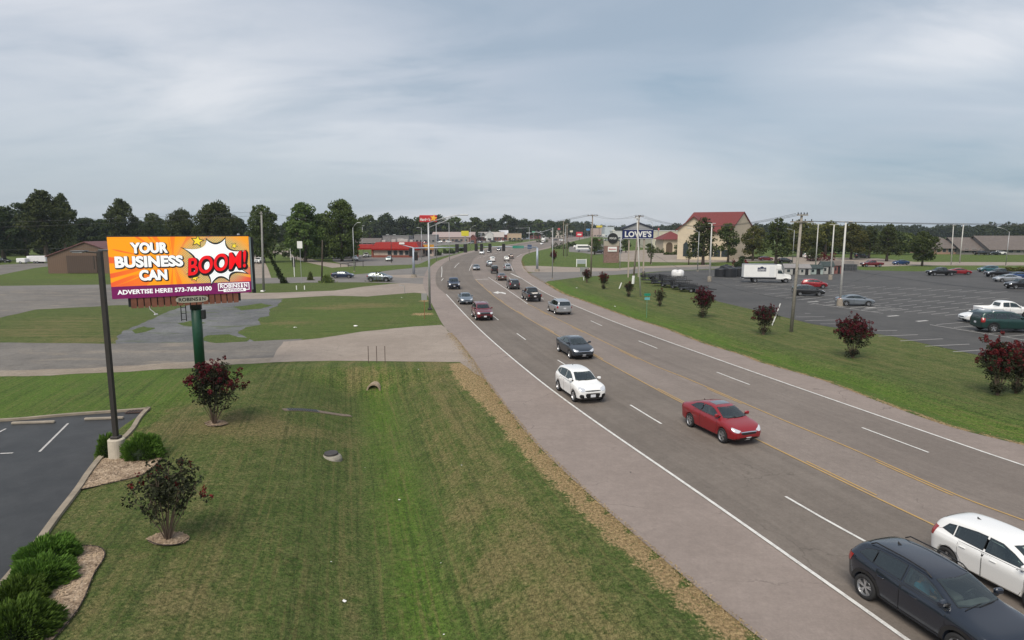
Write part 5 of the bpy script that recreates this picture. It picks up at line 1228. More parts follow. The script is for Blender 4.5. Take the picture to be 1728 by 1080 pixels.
for a in [('cone',1186,447,367,62,'dark cone shaped tree at the left corner of the red roofed bank'),
          ('street',1228,443,378,50,'rounded dark tree in front of the middle of the bank roof'),
          ('streetl',1270,440,382,50,'yellow green tree at the right gable of the bank'),
          ('cone',1309,446,368,58,'tall dark tree with a bare trunk right of the bank'),
          ('streetl',1352,434,372,66,'yellow green tree behind the weathered utility pole'),
          ('streetl',1392,433,374,66,'yellow green tree between the utility pole and the nearest white lamp post'),
          ('streetl',1436,438,377,60,'yellow green tree right of the nearest white lamp post, with forked trunk'),
          ('cone',1466,436,382,44,'dark street tree above the red flatbed pickup'),
          ('cone',1496,441,378,50,'dark street tree left of the free standing round tree'),
          ('ball',1556,449,392,50,'free standing round tree on the grass before the shopping lot'),
          ('small',1162,447,420,16,'sapling on the bank lawn left of the curved street lamp'),
          ('street',1146,430,409,26,'small tree in front of the bank porch'),
          ('street',1056,426,404,26,'small tree behind the left legs of the tall blue store sign'),
          ('street',1097,426,411,22,'small tree between the tall blue store sign and the cream warehouse'),
          ('street',1003,430,402,28,'small tree between the camper and the round black sign'),
          ('small',1098,446,417,16,'thin sapling under the right end of the tall blue store sign')]: tree(*a, group=GR)
# far wood along the horizon, one mass
def wood(name, segs, m, per=1.0, leaf=1.5):
    global rng; rng = np.random.default_rng(99); P = []; T = []; Sz = []
    for (u0, v0, u1, v1, vt, n, dep) in segs:
        for i in range(n):
            t = rng.random(); u = u0 + (u1 - u0) * t; vb = v0 + (v1 - v0) * t; x, y = G(u, vb); y += rng.random() * dep; x *= 1 + rng.random() * .03
            h = max(5, P3(u, vt, y).z * rng.uniform(.78, 1.06)); r = h * rng.uniform(.28, .42)
            k = int(130 * per); d = rng.normal(size=(k, 3)); d /= np.linalg.norm(d, axis=1)[:, None]
            z = h * (.52 + .46 * d[:, 2] * (.7 + .3 * rng.random(k))); rr = r * (.7 + .4 * rng.random(k)) * (1 + .25 * np.sin(d[:, 2] * 7 + i))
            p = np.stack([x + d[:, 0] * rr, y + d[:, 1] * rr, z.clip(.5)], 1); P.append(p); T.append(np.clip(rng.random() * .7 + .3 * rng.random(k), 0, 1)); Sz.append(np.full(k, h * .085))
    o = cards(name, np.concatenate(P), np.concatenate(Sz), m, None, np.concatenate(T)); o['kind'] = 'stuff'; return o
wood('far_wood', [(-500,416,130,418,374,150,60),(100,417,480,417,380,110,40),(470,411,760,405.5,371,190,60),(740,405,1000,399.0,374,190,120),(980,399,1180,400,379,130,80),(1150,404,1420,405,377,150,60),(1400,404,1740,403,379,190,50),(1700,408,2300,412,372,120,50),(-2500,425,-500,416,360,120,60)], M_LEAFD, 1.5)
o = bpy.data.objects['far_wood']; tag(o, 'dark wood closing the whole horizon behind the town', 'wood')
wood('near_undergrowth', [(-40,432,60,433,404,24,12),(60,432,130,430,408,16,12),(120,426,430,426,392,70,24),(470,438,600,437,400,22,10),(1330,428,1530,430,390,46,10)], M_LEAF, 3)
tag(bpy.data.objects['near_undergrowth'], 'dense undergrowth between the trunks of the nearer tree rows', 'undergrowth')

# ---- crepe myrtles
def myrtle(u, v, vt, wpx, label, red=1., leafy=1., seed=0, lean=0, basal=.0):
    global rng; rng = np.random.default_rng(100 + seed); random.seed(seed)
    b = at(u, v); H = P3(u, vt, b.y).z - b.z; Wd = wpx / FPX * b.y; root = empty('crepe_myrtle', tuple(b)); st = MB(); tips = []
    ns = 17
    for k in range(ns):
        a = 2 * pi * k / ns * 2.4 + rng.random() * .5; R_ = Wd / 2 * (.15 + .8 * ((k + .5) / ns)); h = H * rng.uniform(.74, .95) * (1.04 - .30 * (R_ / (Wd / 2)) ** 2)
        tip = np.array([R_ * cos(a) + lean * H * .1, R_ * sin(a), h]); mid = tip * np.array([.50, .50, .45]); p0 = (cos(a) * .035, sin(a) * .035, -.05)
        st.tube([p0, tuple(mid * np.array([.5, .5, .52])), tuple(mid), tuple((mid + tip) / 2), tuple(tip)], [.022, .018, .014, .010, .006], 5)
        tips.append(tip); tips.append((mid + tip) / 2 + rng.normal(size=3) * .03 * H); tips.append(mid * .35 + tip * .65 + rng.normal(size=3) * .05 * H); tips.append(mid * .85 + tip * .15 + rng.normal(size=3) * .03 * H)
        for j in range(2):
            t2 = mid + (tip - mid) * rng.uniform(.35, .8); e = t2 + rng.normal(size=3) * H * .085 + np.array([0, 0, H * .05]); st.tube([tuple(t2), tuple(e)], [.012, .005], 4); tips.append(e)
    st.build('stems', mat('myrtle_bark', (.13, .09, .065), .9, var=.3), root)
    cs = [t for t in tips]; rs = [H * rng.uniform(.055, .095) for _ in tips]
    if basal: cs += [np.array([rng.normal() * .1 * Wd, rng.normal() * .1 * Wd, H * rng.uniform(.08, .2)]) for _ in range(10)]; rs += [H * .08] * 10
    lf = .05 + H * .012
    pts, tint = clumps(cs, rs, 640 * leafy / max(H * .35, .5), .9); cards('foliage', pts, rng.uniform(lf * .6, lf * 1.2, len(pts)), M_MYR, root, tint)
    if red > 0:
        zmin = H * .52; c2 = [t for t in tips if t[2] > zmin * (1 - .12 * red) and rng.random() < red]; R2 = []
        for t in list(c2): R2.append(np.array(t) + np.array([0, 0, H * .05]) + rng.normal(size=3) * H * .03)
        C2 = []; rs2 = []
        for t in R2:
            for j in range(3): C2.append(t + rng.normal(size=3) * H * .05 + np.array([0, 0, H * .01])); rs2.append(H * rng.uniform(.022, .038))
        pts, tint = clumps(C2, rs2, 2600 / max(H * .35, .5), 1.2); cards('blossom', pts, rng.uniform(lf * .6, lf * 1.1, len(pts)), M_RED, root, tint)
    return tag(root, label, 'flowering bush', 'crepe myrtles planted along the highway')
myrtle(362, 716, 611, 96, 'red flowered bush on the lawn in front of the green billboard pillar', .5, 1.1, 1)
myrtle(283, 911, 776, 134, 'dark leaved bush with few blossoms nearest the camera at the left', .08, .8, 2)
myrtle(1186, 536, 488, 36, 'red flowered bush right of the green route sign on the far verge', 1., 1, 3, basal=1)
myrtle(1288, 565, 515, 46, 'red tipped bush left of the weathered utility pole', .6, 1, 4, basal=1)
myrtle(1438, 604, 537, 66, 'dark red bush in full flower in the middle of the far verge', 1., 1.1, 5, basal=1)
myrtle(1683, 667, 578, 56, 'large dark red bush near the right edge of the photo', .9, 1.3, 6, basal=2)
myrtle(1714, 664, 584, 44, 'dark red bush cut by the right edge, touching the large one', .9, 1.2, 16, basal=1)
myrtle(990, 477, 455, 15, 'small red bush at the junction corner before the grey sign', .8, 1, 7)
myrtle(1018, 488, 460, 15, 'slim two tiered red bush right of the corner bush', .5, 1, 8, basal=2)
myrtle(1061, 501, 474, 17, 'sparse green bush next to the white utility post', .1, .8, 9, basal=1)
myrtle(1113, 517, 488, 17, 'scraggy leafy bush just right of the green route sign', .05, .7, 10, basal=2)
myrtle(934, 444, 424, 12, 'small red tree on the junction lawn behind the signal pole', 1., 1, 11)
# ---- junipers
def juniper(u, v, wpx, h, label, seed, ratio=.8):
    global rng; rng = np.random.default_rng(300 + seed); b = at(u, v); w = wpx / FPX * b.y; N = int(5200 * w)
    d = rng.normal(size=(N, 3)); d[:, 2] = np.abs(d[:, 2]); d /= np.linalg.norm(d, axis=1)[:, None]
    lump = 1 + .16 * np.sin(d[:, 0] * 7 + seed) * np.cos(d[:, 1] * 6 + seed * 2) + .1 * np.sin(d[:, 0] * 17) * np.sin(d[:, 1] * 15 + d[:, 2] * 9)
    r = (.72 + .3 * rng.random(N) ** .5) * lump; P = d * r[:, None] * np.array([w / 2, w / 2 * ratio, h]); P[:, 2] += .05
    dirs = d + np.array([.25, 0, .35]); root = empty('juniper_shrub', tuple(b))
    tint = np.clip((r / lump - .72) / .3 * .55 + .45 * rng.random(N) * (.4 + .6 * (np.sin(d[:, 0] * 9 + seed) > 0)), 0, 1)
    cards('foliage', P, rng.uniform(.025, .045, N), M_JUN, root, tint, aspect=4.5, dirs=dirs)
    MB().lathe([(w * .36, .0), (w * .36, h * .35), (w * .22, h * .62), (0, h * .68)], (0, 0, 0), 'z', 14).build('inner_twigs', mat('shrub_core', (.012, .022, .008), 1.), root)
    return tag(root, label, 'shrub', 'low junipers along the car park')
juniper(244, 771, 66, .95, 'rounded clipped juniper right of the lamp post base', 1)
juniper(184, 768, 38, .85, 'juniper half hidden behind the lamp post base', 2)
juniper(84, 946, 96, .62, 'farthest juniper of the row by the kerb', 3, 1.)
juniper(68, 986, 104, .68, 'second juniper of the row, behind the nearest pair', 4, 1.)
juniper(36, 1014, 92, .55, 'flatter juniper against the kerb in the row', 5, 1.)
juniper(38, 1072, 118, .80, 'nearest and largest juniper at the bottom left corner', 6, 1.)
# ---- weeds and the dead vine at the poles
def weeds(u, v, wpx, h, label, seed):
    global rng; rng = np.random.default_rng(seed); b = at(u, v); w = wpx / FPX * b.y; N = 700
    P = rng.normal(size=(N, 3)) * np.array([w / 4, w / 5, 0]); P[:, 2] = rng.random(N) * h * np.exp(-(P[:, 0] / (w / 2)) ** 2); o = cards('weed_clump', P, rng.uniform(.08, .2, N), M_DRYW, None, None, aspect=3, dirs=np.stack([rng.normal(size=N) * .4, rng.normal(size=N) * .4, np.ones(N)], 1)); o.location = b
    return tag(o, label, 'weeds')
weeds(552, 477, 22, 1.5, 'tall weeds around the foot of the dark utility pole', 1); weeds(639, 475, 28, 1.8, 'tall weeds in front of the grey green wagon', 2); weeds(524, 473, 8, 1.6, 'narrow weed clump left of the dark utility pole', 3)
# ivy covered leaning post (guy wire overgrown)
b0 = at(480, 478); t0 = P3(448, 418, b0.y); rng = np.random.default_rng(77); N = 1500; tt = rng.random(N) ** 1.6
Pv = np.array(b0)[None] * (1 - tt[:, None]) + np.array(t0)[None] * tt[:, None] + rng.normal(size=(N, 3)) * (np.array([.24, .2, .1]) * (1.15 - tt)[:, None])
rt = empty('overgrown_guy_wire'); MB().tube([b0, t0], .05).build('wire', M_WIRE, rt); cards('vine', Pv, .28, M_LEAFD, rt); tag(rt, 'vine covered guy wire leaning beside the grey utility pole', 'guy wire')
# grass tufts close to the camera
rng = np.random.default_rng(12); N = 90000
xs = rng.uniform(-20, 9, N); ys = 10 + 34 * rng.random(N) ** .9; dL, sL, _ = seg_dist(xs, ys, LS); pk, sp_, _ = seg_dist(xs, ys, list(reversed(PKr)))
ok = (sL < 0) & (dL > .05) & ~((sp_ > 0) & (pk < 60) & (xs < -8) & (ys < 43) & (sp_ * 1. > 0)) 
# keep only the side of the kerb away from the car park
sgn_probe = seg_dist(np.array([-8.]), np.array([30.]), list(reversed(PKr)))[1][0]; ok = (sL < 0) & (dL > .05) & ((sp_ == sgn_probe) & (pk > .2) | (ys > 45))
xs, ys = xs[ok], ys[ok]; zs = height(xs, ys); hgt = rng.uniform(.03, .07, len(xs))
o = cards('grass_tufts', np.stack([xs, ys, zs + hgt * .4], 1), rng.uniform(.012, .022, len(xs)), leaf_mat('grass_blades', (.045, .07, .016), (.19, .20, .085), tr=.2), None, None, aspect=4, dirs=np.stack([rng.normal(size=len(xs)) * .5, rng.normal(size=len(xs)) * .5, np.ones(len(xs))], 1)); o['kind'] = 'stuff'; tag(o, 'short mown grass blades of the near lawn', 'grass')
# straw fringe on the shoulder edge
N = 9000; s_ = rng.uniform(38, 92, N); off = -np.abs(rng.normal(size=N)) * .35 + .12; pts = np.array([polyline_at(LS, a) for a in s_[:]]); j = np.array([polyline_at(LS, a + .5) for a in s_]); t_ = j - pts; t_ /= np.linalg.norm(t_, axis=1)[:, None]
px_ = pts[:, 0] + t_[:, 1] * off; py_ = pts[:, 1] - t_[:, 0] * off; o = cards('straw_fringe', np.stack([px_, py_, np.full(N, .045)], 1), rng.uniform(.012, .025, N), leaf_mat('straw', (.22, .15, .07), (.42, .32, .18), tr=.1), None, None, aspect=5, up=.7); o['kind'] = 'stuff'; tag(o, 'dry straw clippings along the shoulder edge', 'straw')
rv = resample(RE[1:16], .25); N = 7000; idx = rng.integers(0, len(rv) - 1, N); pts = np.array(rv)[idx]; nx = np.array(rv)[idx + 1] - pts; nx /= np.linalg.norm(nx, axis=1)[:, None] + 1e-9; off = np.abs(rng.normal(size=N)) * .35 - .15
o = cards('straw_fringe', np.stack([pts[:, 0] + nx[:, 1] * off, pts[:, 1] - nx[:, 0] * off, np.full(N, .04)], 1), rng.uniform(.015, .04, N), MATS['straw'], None, None, aspect=3.5, up=.7); o['kind'] = 'stuff'; tag(o, 'dry clippings and grit along the far pavement edge', 'straw')
# ------------------------------------------------------------------ billboard
YL = 40 * .9608; d_l = 38.6
TLc = P3(180, 400, d_l)                                   # top left corner of the face
hB = TLc.z - P3(188, 505, d_l).z
d_r = d_l * 1.115
TRc = P3(419, 398, d_r)
vx = (TRc - TLc); vx.z = 0; Wb = vx.length; az = atan2(vx.y, vx.x)
zt = TLc.z; zb_ = zt - hB
bb = empty('billboard', (0, 0, 0), 0, 'orange billboard with comic burst on a green pillar behind the red bush', 'billboard')
FM = Matrix.Translation((TLc.x, TLc.y, zt)) @ Matrix.Rotation(az, 4, 'Z') @ Matrix.Rotation(pi / 2, 4, 'X')   # local x right, y up, z towards the viewer
def bp(u, v): return (u * Wb, -v * hB)
def fl(mb, poly, z): mb.add([(*bp(u, v), z) for u, v in poly], [list(range(len(poly)))])
g = NB('billboard_orange', .45); P = g.coord('Object'); sxx = g.n('ShaderNodeSeparateXYZ'); g.l(P, sxx.inputs[0])
X = g.math('SUBTRACT', sxx.outputs[0], .43 * Wb); Y = g.math('SUBTRACT', sxx.outputs[1], -.42 * hB); ang = g.math('ARCTAN2', Y, X); rad = g.math('SQRT', g.math('ADD', g.math('MULTIPLY', X, X), g.math('MULTIPLY', Y, Y)))
cv = g.n('ShaderNodeCombineXYZ'); g.l(g.math('MULTIPLY', ang, 5.5), cv.inputs[0]); g.l(g.math('MULTIPLY', rad, .12), cv.inputs[1]); nz = g.noise(cv.outputs[0], 1., 2, .5)
c = g.mix(g.step(nz, .53, .56), (.92, .33, .006), g.mix(g.step(rad, 1., 5), (.88, .20, .01), (.76, .070, .035)))
XX = g.math('SUBTRACT', sxx.outputs[0], .74 * Wb); YY = g.math('MULTIPLY', g.math('SUBTRACT', sxx.outputs[1], -.42 * hB), 1.25); r2 = g.math('SQRT', g.math('ADD', g.math('MULTIPLY', XX, XX), g.math('MULTIPLY', YY, YY)))
c = g.mix(g.math('MULTIPLY', g.math('SUBTRACT', 1., g.step(r2, 1.5, 2.5)), .55), c, (.62, .47, .14))
dx = g.math('SINE', g.math('MULTIPLY', sxx.outputs[0], 42.)); dy = g.math('SINE', g.math('MULTIPLY', sxx.outputs[1], 42.)); dots = g.step(g.math('MULTIPLY', dx, dy), .05, .35)
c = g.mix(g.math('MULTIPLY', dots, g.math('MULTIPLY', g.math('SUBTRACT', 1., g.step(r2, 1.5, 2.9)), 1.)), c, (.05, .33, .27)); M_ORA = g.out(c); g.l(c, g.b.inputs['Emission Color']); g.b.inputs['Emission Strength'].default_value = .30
# emission added to the face colours, orange included, so they look brighter
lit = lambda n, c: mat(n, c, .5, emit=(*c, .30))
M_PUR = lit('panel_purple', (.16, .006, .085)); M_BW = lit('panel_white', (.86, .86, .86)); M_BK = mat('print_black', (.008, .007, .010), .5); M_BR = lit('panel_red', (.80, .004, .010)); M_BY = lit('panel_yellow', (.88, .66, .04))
cab_ = MB().box((Wb / 2, -hB / 2, -.27), (Wb, hB, .5)).build('cabinet', mat('cabinet_dark', (.02, .022, .024), .6), bb, M=FM)
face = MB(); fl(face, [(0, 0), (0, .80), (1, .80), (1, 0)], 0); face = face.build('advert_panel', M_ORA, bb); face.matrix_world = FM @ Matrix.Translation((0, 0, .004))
def onface(mb, name, m, z, parent=face): return mb.build(name, m, parent, M=Matrix.Translation((0, 0, z)))
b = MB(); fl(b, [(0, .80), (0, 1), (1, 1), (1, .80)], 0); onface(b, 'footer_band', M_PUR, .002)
def rings(pts, k=10):
    """burst outline: sharp tips joined by inward curves"""
    out = []; n = len(pts); cx, cy = .745, .40
    for i in range(n):
        a = Vector(pts[i]); c_ = Vector(pts[(i + 1) % n]); m_ = (a + c_) / 2; ctr = m_ + (Vector((cx, cy)) - m_) * (.66 if (c_ - a).length > .22 else .50)
        for j in range(k): t = j / k; out.append(tuple(a * (1 - t) ** 2 + ctr * 2 * t * (1 - t) + c_ * t * t))
    return out
tips = [(.485, .175), (.675, .02), (.825, .0), (.985, .235), (.990, .675), (.835, .80), (.69, .86), (.515, .64)]
def cdt_face(mb, poly, z=0):
    V = [Vector(bp(*p)) for p in poly]; r = delaunay_2d_cdt(V, [(i, (i + 1) % len(V)) for i in range(len(V))], [], 1, 1e-5); fs = []
    for f in r[2]:
        f = list(f); a, b_, c_ = [r[0][i] for i in f[:3]]
        if (b_ - a).cross(c_ - a) < 0: f.reverse()
        fs.append(f)
    mb.add([(p.x, p.y, z) for p in r[0]], fs)
bt = rings(tips); b = MB(); cdt_face(b, bt); onface(b, 'burst_outline', M_BK, .006)
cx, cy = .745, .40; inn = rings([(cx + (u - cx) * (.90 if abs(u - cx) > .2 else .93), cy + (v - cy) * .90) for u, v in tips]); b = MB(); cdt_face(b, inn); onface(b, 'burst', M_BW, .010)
def star(u, v, r, rot):
    a = [(u + r * (1 if k % 2 == 0 else .45) * sin(pi * k / 5 + rot) * hB / Wb, v - r * (1 if k % 2 == 0 else .45) * cos(pi * k / 5 + rot)) for k in range(10)]; return a
for u, v, r, ro in ((.612, .075, .085, .2), (.885, .165, .045, .5), (.575, .70, .055, .3)):
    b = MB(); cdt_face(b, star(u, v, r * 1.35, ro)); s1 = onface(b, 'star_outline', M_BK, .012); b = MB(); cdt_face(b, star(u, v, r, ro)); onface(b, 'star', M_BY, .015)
def words(t, u, v, w, h, m, z, bold=.03, rot=0, shear=0, name='lettering', parent=face, grow=0.):
    M = Matrix.Translation((*bp(u, v), z)) @ Matrix.Rotation(rot, 4, 'Z'); return textmesh(t, m, w * Wb, h * hB, name, shear=shear, bold=bold, ext=0, parent=parent, M=M, grow=grow)
for t, u, v, w, h in (('YOUR', .272, .18, .245, .165), ('BUSINESS', .268, .405, .455, .175), ('CAN', .285, .63, .185, .165)):
    words(t, u + .004, v + .010, w, h, M_BK, .011, .02, grow=.078, name='lettering_outline'); words(t, u, v, w, h, M_BW, .022, .02, grow=.030)
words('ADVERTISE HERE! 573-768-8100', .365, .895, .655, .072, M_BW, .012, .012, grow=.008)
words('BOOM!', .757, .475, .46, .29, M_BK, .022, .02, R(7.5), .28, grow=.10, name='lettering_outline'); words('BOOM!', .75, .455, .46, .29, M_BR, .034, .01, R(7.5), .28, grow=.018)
def frame(mb, u0, v0, u1, v1, t):
    tu = t * hB / Wb
    for p in ([(u0, v0), (u0, v0 + t), (u1, v0 + t), (u1, v0)], [(u0, v1 - t), (u0, v1), (u1, v1), (u1, v1 - t)], [(u0, v0 + t), (u0, v1 - t), (u0 + tu, v1 - t), (u0 + tu, v0 + t)], [(u1 - tu, v0 + t), (u1 - tu, v1 - t), (u1, v1 - t), (u1, v0 + t)]): fl(mb, p, 0)
b = MB(); frame(b, .742, .815, .985, .95, .014); onface(b, 'logo_frame', M_BW, .007)
def lighthouse_word(parent, u, v, w, h, m, z):
    """ROBINSON with a small lighthouse standing in the second O"""
    words('ROBINS', u - w * .135, v, w * .71, h, m, z, .03, parent=parent); words('N', u + w * .43, v, w * .12, h, m, z, .03, parent=parent)
    b = MB(); uu = u + w * .29; k = h * .5; q = hB / Wb
    fl(b, [(uu - k * .55 * q, v + k), (uu + k * .55 * q, v + k), (uu + k * .28 * q, v - k * .4), (uu - k * .28 * q, v - k * .4)], 0); fl(b, [(uu - k * .5 * q, v - k * .45), (uu + k * .5 * q, v - k * .45), (uu, v - k * 1.2)], 0)
    b.build('lighthouse_mark', m, parent, M=Matrix.Translation((0, 0, z)))
lighthouse_word(face, .863, .868, .215, .072, M_BW, .008)
b = MB(); fl(b, [(.782, .915), (.782, .972), (.955, .972), (.955, .915)], 0); onface(b, 'logo_strip', M_BW, .011); words('OUTDOOR', .868, .944, .14, .036, M_PUR, .014, .03)
# wooden apron under the face with its oval plate
wd = mat('apron_wood', (.20, .075, .045), .75, var=.25, scale=2); a0, a1 = .118, .90; n = 17
for k in range(n):
    u0 = a0 + (a1 - a0) * k / n; u1 = a0 + (a1 - a0) * (k + 1) / n - .004; ap = MB(); ap.box(((u0 + u1) / 2 * Wb, -hB * 1.085, -.06), ((u1 - u0) * Wb - .03, hB * .168, .05)); ap.build('apron_board', wd, bb, M=FM)
MB().box(((a0 + a1) / 2 * Wb, -hB * 1.07, -.22), ((a1 - a0 + .03) * Wb, hB * .15, .14)).build('apron_backing', MATS['cabinet_dark'], bb, M=FM)  # dark backing added behind the boards to keep the gaps dark
pl = MB(); ov = []
for k in range(28):
    t = 2 * pi * k / 28; ov.append((.545 + .118 * (abs(cos(t)) ** .45) * (1 if cos(t) > 0 else -1), 1.07 + .055 * (abs(sin(t)) ** .8) * (1 if sin(t) > 0 else -1)))
cdt_face(pl, ov); plate = pl.build('oval_plate', mat('plate_cream', (.42, .40, .32), .5), bb); plate.matrix_world = FM @ Matrix.Translation((0, 0, -.03)); lighthouse_word(plate, .545, 1.07, .20, .062, M_BK, .006)
# returns, walkway and light arm
sdm = mat('billboard_side', (.26, .32, .34), .5)
MB().box((Wb + .07, -hB * .48, -.2), (.13, hB * .94, .3)).build('side_return', sdm, bb, M=FM); MB().box((Wb + .25, -hB * .52, -.45), (.16, hB * 1.0, .5)).build('rear_face_frame', MATS['cabinet_dark'], bb, M=FM)
MB().box((Wb / 2, .035, -.3), (Wb + .1, .07, .6)).build('top_catwalk', MATS['cabinet_dark'], bb, M=FM)
b = MB(); b.tube([(.24 * Wb, -hB * 1.15, -.1), (.24 * Wb, -hB * 1.18, .6), (.27 * Wb, -hB * 1.24, 1.2)], .025, 6); b.build('lamp_arm', M_POLEG, bb, M=FM); MB().box((.272 * Wb, -hB * 1.255, 1.25), (.22, .12, .2), 0, .03).build('floodlight', M_POLEG, bb, M=FM)
# pillar
pc = TLc + (TRc - TLc) * .575; pc2 = Vector((pc.x, pc.y, 0)) + Vector((-sin(az), cos(az), 0)) * .55
pu = G(329, 641); pz = P3(322, 516, pc2.y)
grn = mat('pillar_green', (.005, .050, .024), .5, var=.15)
MB().tube([(pc2.x, pc2.y, -.3), (pc2.x, pc2.y, zb_ + .3)], .32, 24).build('pillar', grn, bb, smooth=True)
MB().tube([(pc2.x, pc2.y, zb_ - 1.0), (pc2.x, pc2.y, zb_ - .2)], .36, 24).build('pillar_collar', MATS['cabinet_dark'], bb, smooth=True)
ld = MB(); lx = pc2.x - .85
for dx_ in (0, .32): ld.tube([(lx + dx_, pc2.y - .3, zb_ - 1.75), (lx + dx_, pc2.y - .3, zb_)], .03, 6)
for k in range(4): ld.tube([(lx, pc2.y - .3, zb_ - 1.65 + .4 * k), (lx + .32, pc2.y - .3, zb_ - 1.65 + .4 * k)], .02, 5)
ld.build('ladder', M_BLACK, bb); MB().box((pc2.x + .48, pc2.y, zb_ - 1.35), (.22, .3, .6), 0, .03).build('meter_box', M_BLACK, bb)
MB().box((Wb * .93, .12, -.3), (.16, .12, .16), 0, .03).build('top_lamp', M_POLEG, bb, M=FM)

# ------------------------------------------------------------------ near lamp post
b = at(199, 772); lp = empty('car_park_lamp_post', tuple(b), 0, 'tall dark bronze lamp post on a round concrete base by the near car park', 'lamp post')
MB().lathe([(0, .86), (.29, .86), (.33, .82), (.35, -.1)], (0, 0, 0), 'z', 24).build('concrete_base', mat('post_base', (.46, .41, .33), .9, var=.15, scale=3, bump=.4), lp, smooth=False)
ptop = P3(170, 424, b.y); dxl = ptop.x - b.x; hh = ptop.z - b.z
MB().box((0, 0, .92), (.34, .34, .12), 0, .02).build('base_plate', M_DARKM, lp)
po = MB(); r = .085; vs = []
for z, xx in ((.9, 0), (hh, dxl + .55)): 
    vs += [(xx - r, -r, z), (xx + r, -r, z), (xx + r, r, z), (xx - r, r, z)]
# slight real lean of the post; most of the slant is the lens
vs = [(x if z < 1 else x - dxl * .62 - .55 * 1., y, z) for x, y, z in vs]
tx = (vs[4][0] + vs[5][0]) / 2
po.add(vs, [[0, 1, 5, 4], [1, 2, 6, 5], [2, 3, 7, 6], [3, 0, 4, 7], [4, 5, 6, 7]]).build('post', M_DARKM, lp)
for (sx_, dy, nm) in ((-1, 0, 'lamp_head'),):
    a = MB(); a.tube([(tx, 0, hh - .06), (tx - .55, 0, hh - .02)], .035, 6); a.build('arm', M_DARKM, lp)
    h = MB().box((tx - .80, -.05, hh), (.62, .34, .07), R(4), .03).build('lamp_head', mat('lamp_head_grey', (.10, .10, .10), .4, .4), lp); MB().box((tx - .82, -.05, hh - .045), (.42, .26, .02)).build('lens', M_LAMP, h)
h = MB().box((tx - .25, .62, hh + .02), (.36, .55, .06), R(30), .02).build('lamp_head', MATS['lamp_head_grey'], lp); MB().tube([(tx, 0, hh - .04), (tx - .2, .5, hh + .01)], .03, 6).build('arm', M_DARKM, lp)

# ------------------------------------------------------------------ poles, lamps, signals
def vert(u, vb, vt, dz=0): p = at(u, vb); return p, P3(u, vt, p.y).z - p.z
def street_lamp(u, vb, vt, arm_px, label, rise=6, group='street lamps', m=None, r=.10, twin=0):
    p, h = vert(u, vb, vt); k = p.y / FPX; o = empty('street_lamp', tuple(p), 0, label, 'street lamp', group); m = m or M_POLEG
    MB().tube([(0, 0, 0), (0, 0, h)], [r, r * .6], 10).build('pole', m, o, smooth=True); MB().box((0, 0, .1), (.4, .4, .25), 0, .04).build('base', M_CONC, o)
    for s_ in ((1, -1) if twin else (1,)):
        ax, az_ = arm_px * k * s_, rise * k
        MB().tube([(0, 0, h - .2), (ax * .45, 0, h + az_ * .7 - .1), (ax, 0, h + az_)], [.05, .045, .04], 8).build('arm', m, o, smooth=True)
        MB().box((ax + .3 * (1 if ax > 0 else -1), 0, h + az_), (.85, .32, .14), 0, .05).build('lamp_head', mat('head_grey', (.5, .52, .52), .4), o)
    return o
def lot_lamp(u, vb, vt, label, wpx=20, base=True):
    p, h = vert(u, vb, vt); k = p.y / FPX; o = empty('lot_lamp_post', tuple(p), 0, label, 'lamp post', 'tall lamp posts on the shopping lot')
    MB().tube([(0, 0, .6), (0, 0, h)], [.16, .10], 10).build('pole', M_WPOLE, o, smooth=True)
    if base: MB().lathe([(0, .95), (.34, .95), (.38, .9), (.40, 0)], (0, 0, 0), 'z', 16).build('concrete_base', M_CONC, o)
    w = wpx * k / 2
    for s_ in (-1, 1):
        MB().tube([(0, 0, h - .12), (s_ * w * .4, 0, h - .03)], .04, 6).build('arm', M_WPOLE, o); MB().box((s_ * w * .68, 0, h), (w * .62, .5, .12), 0, .04).build('lamp_head', M_WPOLE, o)
    return o
lot_lamp(1417, 516, 374, 'nearest white lamp post on the shopping lot, beside the blue grey sedan'); lot_lamp(1401, 472, 379, 'white lamp post just left of and behind the nearest one', 14)
lot_lamp(1197, 475, 377, 'white lamp post left of the box truck', 12); lot_lamp(1376, 451, 378, 'white lamp post behind the green roofed shed', 14, False)
lot_lamp(1619, 447, 378, 'leaning white lamp post before the apartments', 10, False)
street_lamp(1177, 458, 391, -15, 'curved street lamp at the bank corner behind the white lamp post', 6)
street_lamp(1337, 446, 388, -12, 'street lamp between the box truck and the weathered utility pole', 2); street_lamp(1697, 449, 391, -17, 'street lamp before the apartments at the right', 7)
street_lamp(598, 459, 384, 8, 'street lamp in front of the restaurant drive through', 8); street_lamp(758.5, 441, 375, -16, 'street lamp on the left kerb of the junction', -1)
street_lamp(737, 442, 377, 26, 'street lamp close behind the tall steel pole of the junction', 10); street_lamp(794, 424, 385, 7, 'small street lamp above the yellow sign', 4)
street_lamp(893, 430, 383, -20, 'street lamp with a long arm in the middle of the far bend', -2); street_lamp(613, 432, 382, 0.5, 'plain pole lamp by the drive through', 1); street_lamp(712, 440, 384, -4, 'short armed lamp left of the red star sign pole', 0)
street_lamp(932, 471, 384, -38, 'tall street lamp on the right side of the junction', -9); street_lamp(1046, 454, 400, 0.4, 'slim white post beside the brick monument sign', 0)
street_lamp(1099, 446, 376, -4, 'thin lamp post right of the tall blue store sign', 3); street_lamp(661, 445, 396, 4, 'lamp post in front of the red restaurant roof', 0, m=M_DARKM, twin=1)
street_lamp(954, 434, 380, 1, 'thin pole on the lawn of the far side of the junction', 0); street_lamp(816, 404, 376, -6, 'tiny lamp above the far brick shops', 2)

